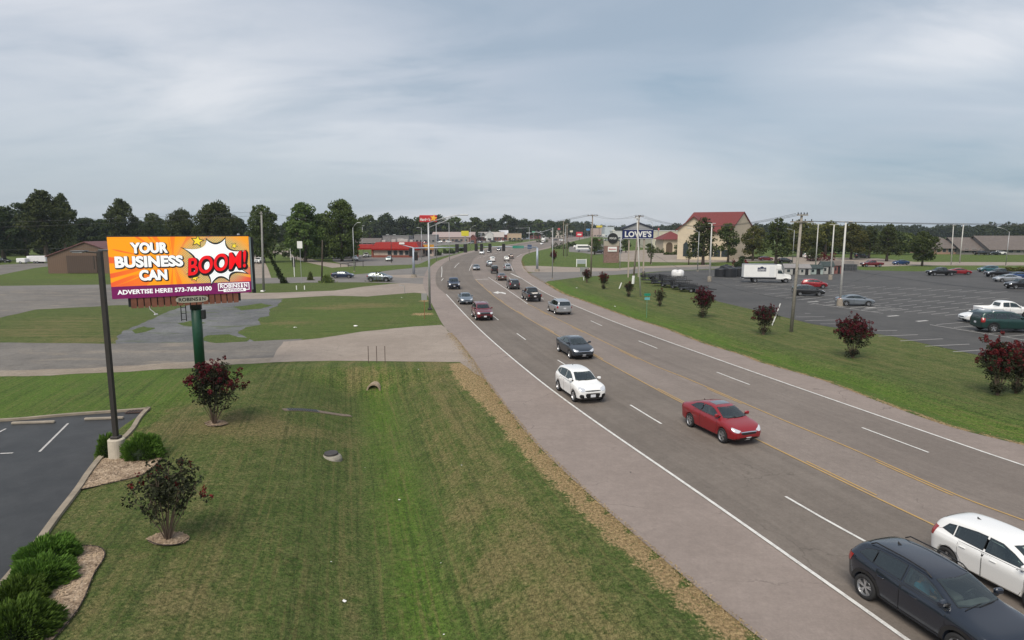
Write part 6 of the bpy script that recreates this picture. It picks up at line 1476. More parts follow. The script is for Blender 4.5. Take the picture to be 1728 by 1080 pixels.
def utility(u0, vb, u1, vt, label, arms=((0, 9),), m=None, r=.16, grp='wooden utility poles', depth=0, base_white=False):
    p = at(u0, vb); t = P3(u1, vt, p.y + depth); k = p.y / FPX; o = empty('utility_pole', tuple(p), 0, label, 'utility pole', grp); m = m or M_WOODP; d = t - p
    MB().tube([(0, 0, -.1), tuple(d)], [r * 1.15, r * .75], 10).build('pole', m, o, smooth=True)
    if base_white: MB().tube([(0, 0, 0), tuple(d * .12)], r * 1.6, 10).build('guard', M_SIGW, o)
    for dv, w in arms:
        c = d * (1 - dv * k / d.z); wx = w * k
        MB().box((c.x, c.y - .18, c.z), (2 * wx, .10, .11)).build('crossarm', m, o)
        n = 4 if w > 5 else 2; ins = MB()
        for i in range(n): xx = c.x - wx + 2 * wx * (i + .3) / (n - .4); ins.tube([(xx, c.y - .18, c.z + .05), (xx, c.y - .18, c.z + .24)], [.035, .055], 6)
        ins.build('insulators', M_BLACK, o)
    return o, t
up = {}
up['a'] = utility(445, 492, 441, 357, 'grey utility pole right of the billboard', ((3, 3),), mat('grey_wood', (.24, .235, .22), .9, var=.2), .17)
up['b'] = utility(1335, 560, 1353, 362, 'weathered utility pole leaning right on the far verge', ((1, 9), (12, 19)), mat('pale_wood', (.27, .245, .21), .9, var=.25, scale=6), .145)
up['c'] = utility(997, 468, 1000, 362, 'utility pole left of the brick monument sign', ((2, 9),)); up['d'] = utility(1068, 479, 1079, 363, 'utility pole leaning in front of the tall blue store sign', ((2, 7),), base_white=True)
up['e'] = utility(1081, 500, 1075, 366, 'slim pole beside the leaning pole, nearest the sparse bush', ((2, 5),), M_WPOLE, .10)
utility(543, 476, 544, 405, 'dark short utility pole in the tall weeds', (), mat('dark_wood', (.06, .045, .035), .9), .14)
up['g'] = utility(1605, 447, 1609, 379, 'pale utility pole before the apartments', ((1, 3),), M_WPOLE, .12); utility(951, 432, 951, 372, 'far wooden pole above the lawn', ((1, 4),)); utility(957, 432, 957, 377, 'far wooden pole right of another one above the lawn', ((1, 4),)); utility(813, 404, 813, 370, 'far wooden pole above the brick shops', ((1, 3),)); utility(987, 402, 987, 376, 'tiny far wooden pole near the red shop sign', ((1, 4),))
utility(464, 441, 464, 392, 'thin pole before the dense dark tree', (), r=.09); utility(500, 440, 500, 372, 'thin grey pole among the bright green tree leaves', ((1, 3),), r=.1)
def wire(a, b, sag, label, n=14, r=.022, group='overhead wires'):
    a, b = Vector(a), Vector(b); pts = [a.lerp(b, i / n) - Vector((0, 0, 4 * sag * (i / n) * (1 - i / n))) for i in range(n + 1)]
    return tag(MB().tube(pts, r, 4).build('overhead_wire', M_WIRE, None), label, 'wire', group)
ta, tb_, tcc, tdd = up['a'][1], up['b'][1], up['c'][1], up['d'][1]
L_ = 'thin wires from the grey pole by the billboard to beyond the left edge'; 
for dz, s_ in ((0, 1.2), (-.6, 1.4)): wire(ta + Vector((0, 0, dz)), (ta.x - 130, ta.y + 14, ta.z - 1.5 + dz), s_, L_)
wire(ta + Vector((0, 0, -4.2)), (ta.x - 130, ta.y + 10, ta.z - 6), 1.5, 'low wire from the grey pole crossing in front of the barn roof')
wire(ta, tcc, 3., 'long wire across the junction between the grey pole and the pole by the monument sign', 30, .02)
for k in (-1, 0, 1): wire(tb_ + Vector((k * .55, 0, .1)), tdd + Vector((k * .5, 0, 0)), 1.6, 'high wires between the weathered pole and the blue store sign poles', 20, .018); wire(tb_ + Vector((k * .55, 0, -.6)), (tb_.x + 75, tb_.y - 30, tb_.z + .6 + .3 * k), 1.0, 'high wires leaving the weathered pole to the right edge', 16, .018)
wire(tb_ + Vector((0, 0, -8.2)), tdd + Vector((0, 0, -5)), 1.6, 'low cable between the weathered pole and the blue store sign poles', 20, .018); wire(tb_ + Vector((0, 0, -8.0)), (up['g'][1].x, up['g'][1].y, up['g'][1].z - 4), 1.2, 'low cable from the weathered pole towards the apartments', 20, .016)
for k in (-1, 1): wire(tdd + Vector((k * .6, 0, 0)), tcc + Vector((k * .6, 0, 0)), .8, 'wires between the two poles beside the blue store sign', 12, .02)
for k in (-1, 1): wire(tcc + Vector((k * .8, 0, 0)), tuple(P3(813, 370, 560) + Vector((k, 0, 0))), 4, 'wires running from the monument sign pole to the far shops', 20, .03)

def sig_head(parent, x, y, z, facing=1, back=False):
    h = MB().box((x, y, z), (.75, .25, 1.75), 0, .04).build('signal_head', M_BLACK, parent)
    if False:
        for k, c in enumerate(((.35, .02, .02), (.3, .2, .02), (.02, .25, .08))):
            MB().lathe([(0, .0), (.11, 0)], (x, y - .135, z + .5 - .5 * k), 'y', 12).build('lens', mat('signal_lens%d' % k, c, .3), h)
    return h
def signal(u, vb, vt, arm_u1, vmast, heads, label, lamp=None, green=None, blue=None):
    p, h = vert(u, vb, vt); k = p.y / FPX; o = empty('traffic_signal_pole', tuple(p), 0, label, 'traffic signal', 'traffic signal poles of the junction')
    MB().tube([(0, 0, .3), (0, 0, h)], [.30, .24], 14).build('pole', mat('signal_steel', (.34, .38, .44), .5, .4, var=.1), o, smooth=True); MB().lathe([(0, .6), (.55, .6), (.6, 0)], (0, 0, 0), 'z', 14).build('base', M_CONC, o)
    zm = P3(u, vmast, p.y).z - p.z; dx_ = (arm_u1 - u) * k
    MB().tube([(0, 0, zm), (dx_ * .5, 0, zm + .15), (dx_, 0, zm + .15)], [.16, .12, .07], 10).build('mast_arm', MATS['signal_steel'], o, smooth=True)
    for hu in heads: sig_head(o, (hu - u) * k, -.15, zm, 1)
    if green:
        s_ = MB().box((((green[0] + green[1]) / 2 - u) * k, -.1, zm + .1), ((green[1] - green[0]) * k, .05, .62)).build('street_name_sign', mat('sign_green', (.01, .20, .12), .4), o)
    if blue: MB().box(((blue - u) * k, -.1, zm + .15), (1.0, .06, 1.0)).build('square_sign', mat('sign_blue', (.06, .09, .16), .4), o)
    return o
s1 = signal(698.5, 468, 418, 788, 419, (772, 786), 'thick grey signal pole on the left island with a long arm to the right')
sig_head(s1, -.5, -.1, 5.2); sig_head(s1, .55, -.1, 4.4)
k_ = s1.location.y / FPX; a = MB(); zq0 = P3(698, 418, s1.location.y).z; a.tube([(0, 0, zq0), (-20 * k_, 0, zq0 + 5 * k_)], [.10, .06], 8); a.build('side_arm', MATS['signal_steel'], s1); MB().box((-19 * k_, 0, zq0 + 7 * k_), (1.1, .4, .4), 0, .05).build('camera_box', M_SIGW, s1)
signal(906.5, 458, 418, 803, 417.5, (804, 813, 827, 850), 'thick grey signal pole on the right island with green street sign on its arm', green=(865, 884), blue=893.5)
# tall steel pole with the long luminaire truss
p, h = vert(725.5, 523, 376); k = p.y / FPX; o = empty('tall_luminaire_pole', tuple(p), 0, 'tall galvanised pole with a long double luminaire arm left of the highway', 'street lamp')
MB().tube([(0, 0, .2), (0, 0, h)], [.15, .10], 12).build('pole', M_POLEG, o, smooth=True); MB().box((0, 0, .12), (.5, .5, .25), 0, .03).build('base', M_DARKM, o)
a = MB(); a.tube([(0, 0, h), (30 * k, 0, h + 9 * k), (46 * k, 0, h + 12.5 * k), (62 * k, 0, h + 13 * k)], [.06, .06, .05, .05], 8); a.tube([(0, 0, h - 8 * k), (28 * k, 0, h + 3 * k), (40 * k, 0, h + 10.5 * k)], [.05, .05, .04], 8); a.build('luminaire_arm', M_POLEG, o, smooth=True)
MB().box((60 * k, 0, h + 13 * k), (1.0, .36, .16), 0, .05).build('lamp_head', MATS['head_grey'], o)

# ------------------------------------------------------------------ small roadside signs, posts, drainage
def post_sign(u, vb, vt, w, h, m, label, name='road_sign', pm_=None, shape='box', cat='sign', r=.035):
    p, H = vert(u, vb, vt); o = empty(name, tuple(p), 0, label, cat); MB().tube([(0, 0, 0), (0, 0, H)], r, 6).build('post', pm_ or M_POLEG, o)
    if shape == 'box': MB().box((0, -.06, H - h / 2), (w, .03, h), 0, .0).build('panel', m, o)
    else:
        vs = [(w / 2 * cos(pi / 8 + pi * i / 4), -.06, H - h / 2 + h / 2 * sin(pi / 8 + pi * i / 4)) for i in range(8)]; MB().add(vs + [(x, y - .02, z) for x, y, z in vs], [list(range(8)), list(range(15, 7, -1))] + [[i, (i + 1) % 8, 8 + (i + 1) % 8, 8 + i] for i in range(8)]).build('panel', m, o)
    return o
M_SB = mat('sign_back', (.36, .36, .35), .4, .5)
rs_ = post_sign(1091, 536, 495, .72, .30, mat('sign_green'), 'green route sign on two thin posts on the near side of the verge', r=.02, pm_=mat('green_post', (.10, .30, .22), .5)); MB().box((0, -.06, 2.25), (.62, .03, .30)).build('panel', mat('sign_teal', (.12, .35, .38), .4), rs_)
post_sign(716.5, 538, 495, .62, .75, M_SB, 'back of a small sign on a brown post in dry grass', pm_=mat('brown_post', (.25, .11, .05), .8))
post_sign(985, 473, 451, 1.5, 1.9, M_SB, 'grey back of a large sign on a white post at the junction corner', pm_=M_SIGW, r=.08); 
post_sign(509, 478, 407, .95, 1.3, mat('sign_white'), 'white sign board on a thin pole left of the dark utility pole', r=.05); post_sign(497, 467, 434, .6, 2.1, M_BLACK, 'black traffic signal box on a white post in the mown lawn', 'signal_box', M_SIGW, r=.10, cat='signal')
post_sign(491, 439, 417, .9, .5, M_SIGW, 'white post beside the rear drive', 'marker_post', M_SIGW, cat='post', r=.2)
for u, lb in ((500.5, 'short white marker post in the grass strip, left of the pair'), (514, 'short white marker post in the grass strip, right of the pair')):
    p, H = vert(u, 489, 482); tag(MB().box((p.x, p.y, H / 2), (.14, .08, H)).build('marker_post', M_SIGW), lb, 'post', 'white marker posts')
for u, lb in ((622, 'leftmost thin steel rod at the culvert head'), (636, 'middle thin steel rod at the culvert head'), (650, 'rightmost thin steel rod at the culvert head')):
    p, H = vert(u, 613, 584); tag(MB().tube([p, p + Vector((0, 0, H))], .028, 6).build('steel_rod', mat('rusty_rod', (.09, .06, .05), .8)), lb, 'rod', 'steel rods at the culvert')
p = at(1303, 549); q = P3(1317, 512, p.y); tag(MB().tube([p, q], .06, 6).build('leaning_stake', M_SIGW), 'pale leaning stake in the grass left of the weathered utility pole', 'stake')
p = at(1045, 487); q = P3(1049, 477, p.y); tag(MB().tube([p, q], .10, 6).build('leaning_stake', M_SIGW), 'white leaning stake beside the sparse green bush', 'stake')
p, H = vert(988, 0 + 449, 439); 
p, H = vert(981, 450, 437); t = empty('lawn_sign', tuple(p), 0, 'low white framed sign board on the junction lawn', 'sign'); k = p.y / FPX
for s_ in (-1, 1): MB().box((s_ * 8 * k, 0, H / 2), (.22, .22, H)).build('post', M_SIGW, t)
MB().box((0, 0, H * .62), (16 * k - .25, .1, H * .5)).build('panel', mat('panel_grey', (.32, .36, .38), .5), t); MB().box((0, 0, H * .93), (16 * k - .25, .14, .16)).build('rail', M_SIGW, t)
# culvert pipe
b = at(629, 664); cv_ = empty('culvert_pipe', (b.x, b.y + .25, b.z - .14), 0, 'concrete culvert pipe opening at the head of the grassy ditch', 'pipe'); mb = MB()
cv_.scale = (.9, 1, .9)
mb.lathe([(.43, 0), (.55, 0), (.55, 2.6)], (0, 0, .30), 'y', 26); mb.lathe([(.43, 0), (.43, 2.5)], (0, 0, .30), 'y', 26); mb.build('pipe', mat('old_concrete', (.30, .235, .17), .95, var=.3, scale=3, bump=.5), cv_)
MB().lathe([(0, 2.4), (.44, 2.4)], (0, 0, .30), 'y', 20).build('dark_bore', M_BLACK, cv_); MB().lathe([(.425, .04), (.425, 2.4)], (0, 0, .30), 'y', 26).build('bore_lining', mat('bore', (.02, .018, .016), .95), cv_)
# manhole
b = at(559, 772); mh = empty('manhole', tuple(b), 0, 'round concrete manhole with a dark iron lid on the ditch bank', 'manhole')
MB().lathe([(0, .17), (.30, .17), (.44, .10), (.50, .0), (.52, -.25)], (0, 0, 0), 'z', 26).build('collar', mat('manhole_concrete', (.25, .23, .19), .95, var=.3, scale=6, bump=.5), mh)
MB().lathe([(0, .26), (.31, .26), (.33, .24), (.33, .16)], (0, 0, 0), 'z', 26).build('lid', mat('iron_lid', (.05, .045, .045), .7, var=.3), mh)
# concrete strip with grate in the lawn
p, q = at(478, 692), at(592, 702); c_ = (p + q) / 2; d = q - p; tg = empty('lawn_drain', (c_.x, c_.y, c_.z), atan2(d.y, d.x), 'concrete drain strip with a black slotted grate in the lawn', 'drain')
tg.rotation_euler = (0, 0, 0); sn = Vector((-d.y, d.x, 0)).normalized()
def lay(a0, a1, w0, w1, up, th, name, m, n=10):
    mb = MB(); vs = []
    for i in range(n + 1):
        t = a0 + (a1 - a0) * i / n; c0 = p.lerp(q, t)
        for w in (w0, w1):
            e_ = c0 + sn * w; z = hz(e_.x, e_.y); vs += [(e_.x - c_.x, e_.y - c_.y, z + up - c_.z), (e_.x - c_.x, e_.y - c_.y, z + up - th - c_.z)]
    fs = []
    for i in range(n):
        a = 4 * i; b_ = a + 4; fs += [[a, b_, b_ + 2, a + 2], [a + 1, a + 3, b_ + 3, b_ + 1], [a, a + 1, b_ + 1, b_], [a + 2, b_ + 2, b_ + 3, a + 3]]
    fs += [[0, 2, 3, 1], [4 * n, 4 * n + 1, 4 * n + 3, 4 * n + 2]]
    return mb.add(vs, fs).build(name, m, tg)
lay(0, 1, -.17, .17, .035, .1, 'strip', mat('drain_concrete', (.16, .125, .095), .95, var=.3, scale=5, bump=.5)); lay(.06, .50, -.15, .15, .06, .05, 'grate_frame', mat('grate_grey', (.10, .11, .11), .7))
for i in range(12): lay(.075 + .035 * i, .092 + .035 * i, -.14, .14, .075, .03, 'grate_bar', M_BLACK, 1)
# litter
def litter(u, v, s, label, c=(.75, .74, .70)):
    b = at(u, v); mb = MB(); rr = random.Random(u); nm_ = 'litter_white' if c[0] > .1 else 'litter_dark'; vs = [(0, 0, s * .5)] + [(s * cos(k * 1.05) * rr.uniform(.5, 1.1), s * sin(k * 1.05) * rr.uniform(.5, 1.1), rr.uniform(.01, s * .5)) for k in range(6)]; mb.add(vs, [[0, k + 1, (k + 1) % 6 + 1] for k in range(6)])
    o = mb.build('litter', mat(nm_, c, .7)); o.location = b + Vector((0, 0, .02)); return tag(o, label, 'litter', 'scraps of litter on the grass')
for a in ((1064,798,.05,'small dark lump on the pale shoulder',(.02,.02,.02)),(581,1016,.085,'larger white scrap of paper low in the ditch near the bottom edge'),(674,845,.075,'white scrap of paper in the ditch right of the centre line'),(744,951,.03,'tiny white scrap on the right ditch bank near the bottom'),(749,1072,.03,'tiny white scrap at the very bottom edge'),(559,949,.03,'tiny white scrap on the left ditch bank'),(779,786,.04,'small pale scrap high on the right bank'),(706,624,.06,'white scrap behind the culvert near the dry verge'),(498,554,.25,'white bag in the grass beyond the drive, left of centre'),(600,551,.25,'white bag in the grass at the drive edge'),(444,492,.5,'white scrap at the foot of the grey utility pole'),(973,487,.3,'white bag in the far verge ditch'),(1037,518,.25,'white scrap on the far verge by the road edge'),(678,503,.2,'white scrap near the back drive'),(616,790,.03,'tiny white scrap in the middle of the ditch')): litter(*a)
# yellow-topped handrail pipe by the back drive
p = at(683, 495); k = p.y / FPX; tag(MB().tube([tuple(p), (p.x, p.y, 12 * k), (p.x - 2 * k, p.y, 13 * k), (p.x - 9 * k, p.y, 13.5 * k)], .045, 6).build('bent_pipe', M_SB), 'bent steel pipe standing at the back drive', 'pipe')
# ------------------------------------------------------------------ buildings
def wallmat(n, c=(.5, .5, .5), v=.15): return mat('wall_' + n, c, .85, var=v, scale=.8)
def windows(parent, y, x0, x1, z0, z1, n, frac=.55, name='window', m=None, fm=None):
    w = (x1 - x0) / n
    for i in range(n):
        cx = x0 + w * (i + .5); f = MB().box((cx, y - .02, (z0 + z1) / 2), (w * frac + .16, .10, z1 - z0 + .16)).build(name, fm or MATS.get('frame_w') or mat('frame_w', (.4, .4, .38), .6), parent)
        MB().box((cx, y - .08, (z0 + z1) / 2), (w * frac, .03, z1 - z0)).build('pane', m or M_PANE, f)
def block(u0, u1, vb, vt, dep, wall, roof, label, rt='flat', name='shop_building', rz=0., wins=0, door=True, win_z=(.9, 2.3), over=.4, roofh=None, cat='building', group=None, para=.5, trim=None):
    """building whose front foot runs from pixel u0 to u1 at v = vb and whose top is at v = vt"""
    a, b = G(u0, vb), G(u1, vb); y = a[1]; W_ = b[0] - a[0]; top = P3((u0 + u1) / 2, vt, y).z; o = empty(name, ((a[0] + b[0]) / 2, y, 0), R(rz), label, cat, group); hw = W_ / 2
    if rt == 'flat':
        MB().box((0, dep / 2, top / 2), (W_, dep, top)).build('wall', wall, o); MB().box((0, dep / 2, top + .06), (W_ + .3, dep + .3, .35)).build('roof', roof, o); h = top
    else:
        rh = roofh if roofh else top * .4; h = top - rh
        if rt == 'gable_side':                                           # ridge along x
            w = MB().box((0, dep / 2, h / 2), (W_, dep, h)); w.add([(-hw, 0, h), (-hw, dep, h), (-hw, dep / 2, top - .1), (hw, 0, h), (hw, dep, h), (hw, dep / 2, top - .1)], [[0, 2, 1], [3, 4, 5]]); w.build('wall', wall, o)
            r = MB(); e = over; s = e * rh / (dep / 2)
            for (y0, y1) in ((-e, dep / 2), (dep + e, dep / 2)): r.add([(-hw - e, y0, h - s), (hw + e, y0, h - s), (hw + e, y1, top), (-hw - e, y1, top), (-hw - e, y0, h - s - .18), (hw + e, y0, h - s - .18), (hw + e, y1, top - .18), (-hw - e, y1, top - .18)], [[0, 1, 2, 3], [4, 7, 6, 5], [0, 4, 5, 1], [0, 3, 7, 4], [1, 5, 6, 2]])
            r.build('roof', roof, o)
        elif rt == 'gable_front':
            w = MB().box((0, dep / 2, h / 2), (W_, dep, h)); w.add([(-hw, 0, h), (hw, 0, h), (0, 0, top - .1), (-hw, dep, h), (hw, dep, h), (0, dep, top - .1)], [[0, 1, 2], [3, 5, 4]]); w.build('wall', wall, o)
            r = MB(); e = over; s = e * rh / hw
            for sx_ in (-1, 1): r.add([(sx_ * (hw + e), -e, h - s), (sx_ * (hw + e), dep + e, h - s), (0, dep + e, top), (0, -e, top), (sx_ * (hw + e), -e, h - s - .2), (sx_ * (hw + e), dep + e, h - s - .2), (0, dep + e, top - .2), (0, -e, top - .2)], [[0, 1, 2, 3], [4, 7, 6, 5], [0, 3, 7, 4], [0, 4, 5, 1], [1, 5, 6, 2]])
            r.build('roof', roof, o)
        elif rt == 'hip':
            MB().box((0, dep / 2, h / 2), (W_, dep, h)).build('wall', wall, o); e = over; q = min(dep / 2, hw) * .95
            r = MB(); r.add([(-hw - e, -e, h), (hw + e, -e, h), (hw + e, dep + e, h), (-hw - e, dep + e, h), (-hw + q, dep / 2, top), (hw - q, dep / 2, top)], [[0, 1, 5, 4], [1, 2, 5], [2, 3, 4, 5], [3, 0, 4], [3, 2, 1, 0]]); r.build('roof', roof, o)
    if wins: windows(o, 0, -hw * .92, hw * .92, *win_z, wins)
    if door:
        d = MB().box((hw * .12, -.07, 1.05), (1.1, .1, 2.1)).build('door', mat('door_dark', (.05, .05, .055), .5), o); MB().box((hw * .12 + .35, -.14, 1.05), (.06, .05, .3)).build('handle', M_CHROME, d)
    return o, W_, h, top
M_TILE = mat('red_roof_tile', (.145, .025, .022), .7, var=.18, scale=1.5); M_SHG = mat('brown_shingle', (.125, .105, .095), .9, var=.2, scale=1.2); M_MET = mat('white_metal_roof', (.55, .56, .57), .5, var=.1, scale=.5); M_TARR = mat('grey_flat_roof', (.22, .21, .21), .8, var=.2)
def ribbed(name, c, freq=9., axis_=0):
    g = NB(name, .55); P = g.coord(); s = g.n('ShaderNodeSeparateXYZ'); g.l(P, s.inputs[0]); w = g.math('SINE', g.math('MULTIPLY', s.outputs[axis_], freq)); k = g.step(w, .6, .95)
    n = g.noise(P, .9, 4, .6); c0 = g.mix(n, tuple(x * .85 for x in c), c); return g.out(g.mix(g.math('MULTIPLY', k, .45), c0, tuple(x * .45 for x in c)))
# brown barn at the left
bw = ribbed('barn_siding', (.155, .098, .068), 14.)
bn, Wn, hn, tn = block(82, 214, 461.5, 407.5, 22, bw, mat('barn_roof', (.13, .055, .055), .7, var=.15), 'brown windowless barn with a maroon gable roof behind the lamp post', 'gable_front', 'barn', 0, 0, False, roofh=3.2, over=.3)
MB().box((-.06 * Wn, -.08, hn * .52), (.38 * Wn, .12, hn * .98)).build('recessed_panel', ribbed('barn_siding_dark', (.085, .055, .042), 14.), bn)
MB().box((.10 * Wn, -.17, hn * .62), (.12, .06, hn * .75)).build('drain_pipe', M_DARKM, bn)
# restaurant with the red mansard roof
M_REDR = ribbed('red_metal_roof', (.28, .010, .008), 10.); M_REDR.node_tree.nodes['Principled BSDF'].inputs['Specular IOR Level'].default_value = .15; x0, y0 = G(631, 434.5); x1, _ = G(706, 434.5); W_ = x1 - x0; k = y0 / FPX
rs = empty('restaurant', ((x0 + x1) / 2, y0, 0), 0, 'low restaurant with a bright red mansard roof left of the junction', 'building'); hw = W_ / 2
MB().box((0, 7, 1.35), (W_, 14, 2.7)).build('wall', wallmat('cream', (.50, .41, .34)), rs); MB().box((0, -.06, .4), (W_ + .1, .16, .8)).build('brick_plinth', mat('brick_red', (.22, .07, .05), .9, var=.3, scale=8), rs)
def mansard(cx, cy, w, d, z0, z1, m, name, par, ins=1.3):
    a = [(cx - w / 2, cy - d / 2), (cx + w / 2, cy - d / 2), (cx + w / 2, cy + d / 2), (cx - w / 2, cy + d / 2)]; b = [(cx - w / 2 + ins, cy - d / 2 + ins), (cx + w / 2 - ins, cy - d / 2 + ins), (cx + w / 2 - ins, cy + d / 2 - ins), (cx - w / 2 + ins, cy + d / 2 - ins)]
    return MB().add([(*p, z0) for p in a] + [(*p, z0 + .5) for p in a] + [(*p, z1) for p in b], [[0, 1, 5, 4], [1, 2, 6, 5], [2, 3, 7, 6], [3, 0, 4, 7], [4, 5, 9, 8], [5, 6, 10, 9], [6, 7, 11, 10], [7, 4, 8, 11], [8, 9, 10, 11], [3, 2, 1, 0]]).build(name, m, par)
mansard(0, 6.6, W_ + 1.2, 15.4, 2.7, 5.4, M_REDR, 'roof', rs)
windows(rs, 0, -hw * .42, hw * .62, .95, 2.4, 4, .62, m=M_PANE)
cp = mansard(-hw - 3.4, 5.0, 6.8, 9, 2.8, 4.6, M_REDR, 'drive_through_canopy', rs, .7)
for dx in (-hw - 6.2, -hw - .7): MB().box((dx, 1.2, 1.4), (.7, .7, 2.8)).build('canopy_column', MATS['brick_red'], rs)
for i, (dx, w, h) in enumerate(((-.25, 1.6, .9), (.05, 2.2, 1.2), (.3, 1.8, 1.0), (.55, 1.2, .8), (-.7, 1.3, .7))): MB().box((dx * hw, 7 + i % 2, 5.4 + h / 2), (w, 1.6, h), 0, .06).build('roof_unit', mat('roof_unit_grey', (.42, .42, .40), .6, var=.2), rs)
# yellow awning wing
aw, _, _, _ = block(707, 732, 432, 417, 12, wallmat('cream'), M_TARR, 'cream side wing with a yellow awning right of the red roofed restaurant', wins=2, win_z=(.9, 2.2)); MB().add([(-3, -1.2, 2.6), (3, -1.2, 2.6), (3, 0, 4.3), (-3, 0, 4.3)], [[0, 1, 2, 3], [3, 2, 1, 0]]).build('awning', mat('awning_yellow', (.62, .32, .03), .7), aw, M=Matrix.Translation((0, -.05, 0)))
# restaurant's tall sign
p, h = vert(736, 442, 376); k = p.y / FPX; k = 212 / FPX
sg = empty('restaurant_sign', (*G(724, 434), 0), 0, 'red pole sign with a yellow star above the junction', 'sign'); yS = G(724, 434)[1]; k = yS / FPX; zc = P3(724, 369, yS).z
MB().tube([(0, 0, 0), (0, 0, zc - 1)], .2, 10).build('pole', M_DARKM, sg); MB().box((0, -.1, zc), (29 * k, .6, 11.5 * k), 0, .1).build('sign_panel', mat('sign_red', (.46, .018, .022), .45), sg)
MF = Matrix.Translation((0, -.45, zc)) @ Matrix.Rotation(pi / 2, 4, 'X'); textmesh("Hardee's", M_SIGW, 17 * k, 5 * k, 'lettering', parent=sg, M=Matrix.Translation((-5 * k, 0, -1.2 * k)) @ MF, bold=.03, ext=0)
st_ = MB(); pts = [(9 * k + 6.2 * k * (1 if j % 2 == 0 else .45) * sin(pi * j / 5 + .2), -.5, zc + .8 * k + 6.6 * k * (1 if j % 2 == 0 else .45) * cos(pi * j / 5 + .2)) for j in range(10)]
st_.add(pts + [(x, y + .15, z) for x, y, z in pts] + [(9 * k, -.55, zc + .8 * k)], [[20, (j + 1) % 10, j] for j in range(10)] + [[j, (j + 1) % 10, 10 + (j + 1) % 10, 10 + j] for j in range(10)]); st_.build('star', mat('star_yellow', (.80, .42, .03), .45), sg)
sg2 = post_sign(785, 413, 389.5, 0, 0, M_SIGW, 'large yellow pole sign above the brick shops', cat='sign', name='pole_sign', r=.3)
for c_ in list(kids(sg2)):
    if c_.name.startswith('panel'): bpy.data.objects.remove(c_)
yy = sg2.location.y; kk = yy / FPX; zc = P3(785, 394, yy).z; MB().box((0, -.4, zc), (12.5 * kk, .8, 8.5 * kk), 0, .1).build('sign_panel', mat('sign_yellow', (.60, .52, .03), .5), sg2)
# the shops beyond the restaurant (left of the road)
BR = mat('brick_dark_red', (.17, .055, .045), .9, var=.25, scale=1.5); CR = MATS['wall_cream']
SH = 'far shops beyond the junction'
block(699, 736, 410, 396.5, 18, wallmat('grey', (.20, .19, .19)), M_TARR, 'grey shop with dark windows behind the tall junction pole', wins=5, group=SH); block(728, 800, 408.5, 391.5, 30, wallmat('taupe', (.26, .20, .17)), mat('pink_roof', (.33, .26, .24), .8, var=.1), 'long low taupe shop with a pinkish roof behind the yellow sign', 'gable_side', wins=9, roofh=4, group=SH)
block(792, 803, 411, 396, 14, BR, BR, 'narrow brick red tower shaped shop beside the yellow sign', 'gable_front', roofh=2.5, wins=1, group=SH)
block(800, 850, 406, 391.5, 30, BR, mat('pale_roof', (.40, .36, .33), .7, var=.1), 'long brick red shop with a pale roof right of the yellow sign', 'gable_side', wins=8, roofh=4.5, group=SH); block(820, 832, 406.5, 389.5, 10, wallmat('white_gable', (.5, .5, .48)), M_MET, 'white gabled entrance in front of the long brick red shop', 'gable_front', roofh=2.6, wins=1, group=SH)
block(842, 857, 405, 388.5, 24, BR, M_MET, 'brick red shop with a bright white roof at the end of the row', 'gable_side', wins=2, roofh=4, group=SH); block(856, 880, 405.5, 394, 20, wallmat('tan', (.42, .32, .22)), mat('tan_roof', (.30, .25, .2), .8), 'tan low shop among bushes right of the white roofed shop', wins=3, group=SH)
block(879, 893, 403, 388.5, 20, wallmat('blue_grey', (.22, .27, .34)), M_MET, 'shop with a white domed roof and blue grey front', 'hip', wins=3, roofh=4, group=SH); block(895, 912, 402.5, 394.5, 16, mat('red_shop', (.26, .04, .035), .8, var=.1), mat('red_shop_roof', (.22, .05, .045), .7), 'low dull red shop left of the long white store', wins=3, group=SH); block(905, 926, 402, 390, 25, wallmat('store_white', (.52, .52, .50)), M_MET, 'long white store behind the dull red shop', 'gable_side', wins=4, roofh=4, group=SH); block(925, 952, 401.5, 389.5, 30, wallmat('store_cream', (.50, .46, .40)), M_MET, 'cream store with a white roof before the far utility poles', wins=6, group=SH)
block(968, 985, 398.5, 388, 30, wallmat('pinkish', (.42, .33, .30)), M_MET, 'pinkish store half hidden by the red pole sign', wins=4, group=SH); block(988, 1002, 399, 387, 30, wallmat('store_white'), M_TARR, 'white store right of the red pole sign', wins=3, group=SH); block(1001, 1021, 399.5, 385.5, 40, wallmat('pinkish'), M_MET, 'tall pinkish store under the small yellow sign', wins=4, group=SH); block(1020, 1036, 400, 383, 30, wallmat('pale_blue', (.45, .50, .52)), M_MET, 'pale blue grey block above the round black sign', wins=3, group=SH)
block(560, 600, 414, 404, 14, wallmat('grey'), M_SHG, 'low grey house seen through the gap beside the bright green tree', 'gable_side', wins=4, roofh=2.4, name='house'); block(477, 492, 409, 398, 12, wallmat('pinkish'), M_SHG, 'small pinkish house seen between the dense dark tree and the bright green tree', 'gable_front', wins=2, roofh=2, name='house'); block(646, 690, 413, 398.5, 20, wallmat('grey'), M_TARR, 'grey flat building behind the restaurant roof', wins=5, group=SH); block(600, 640, 416, 402, 14, wallmat('taupe'), M_SHG, 'brown roofed house behind the drive through canopy', 'gable_side', wins=4, roofh=2.6, name='house')
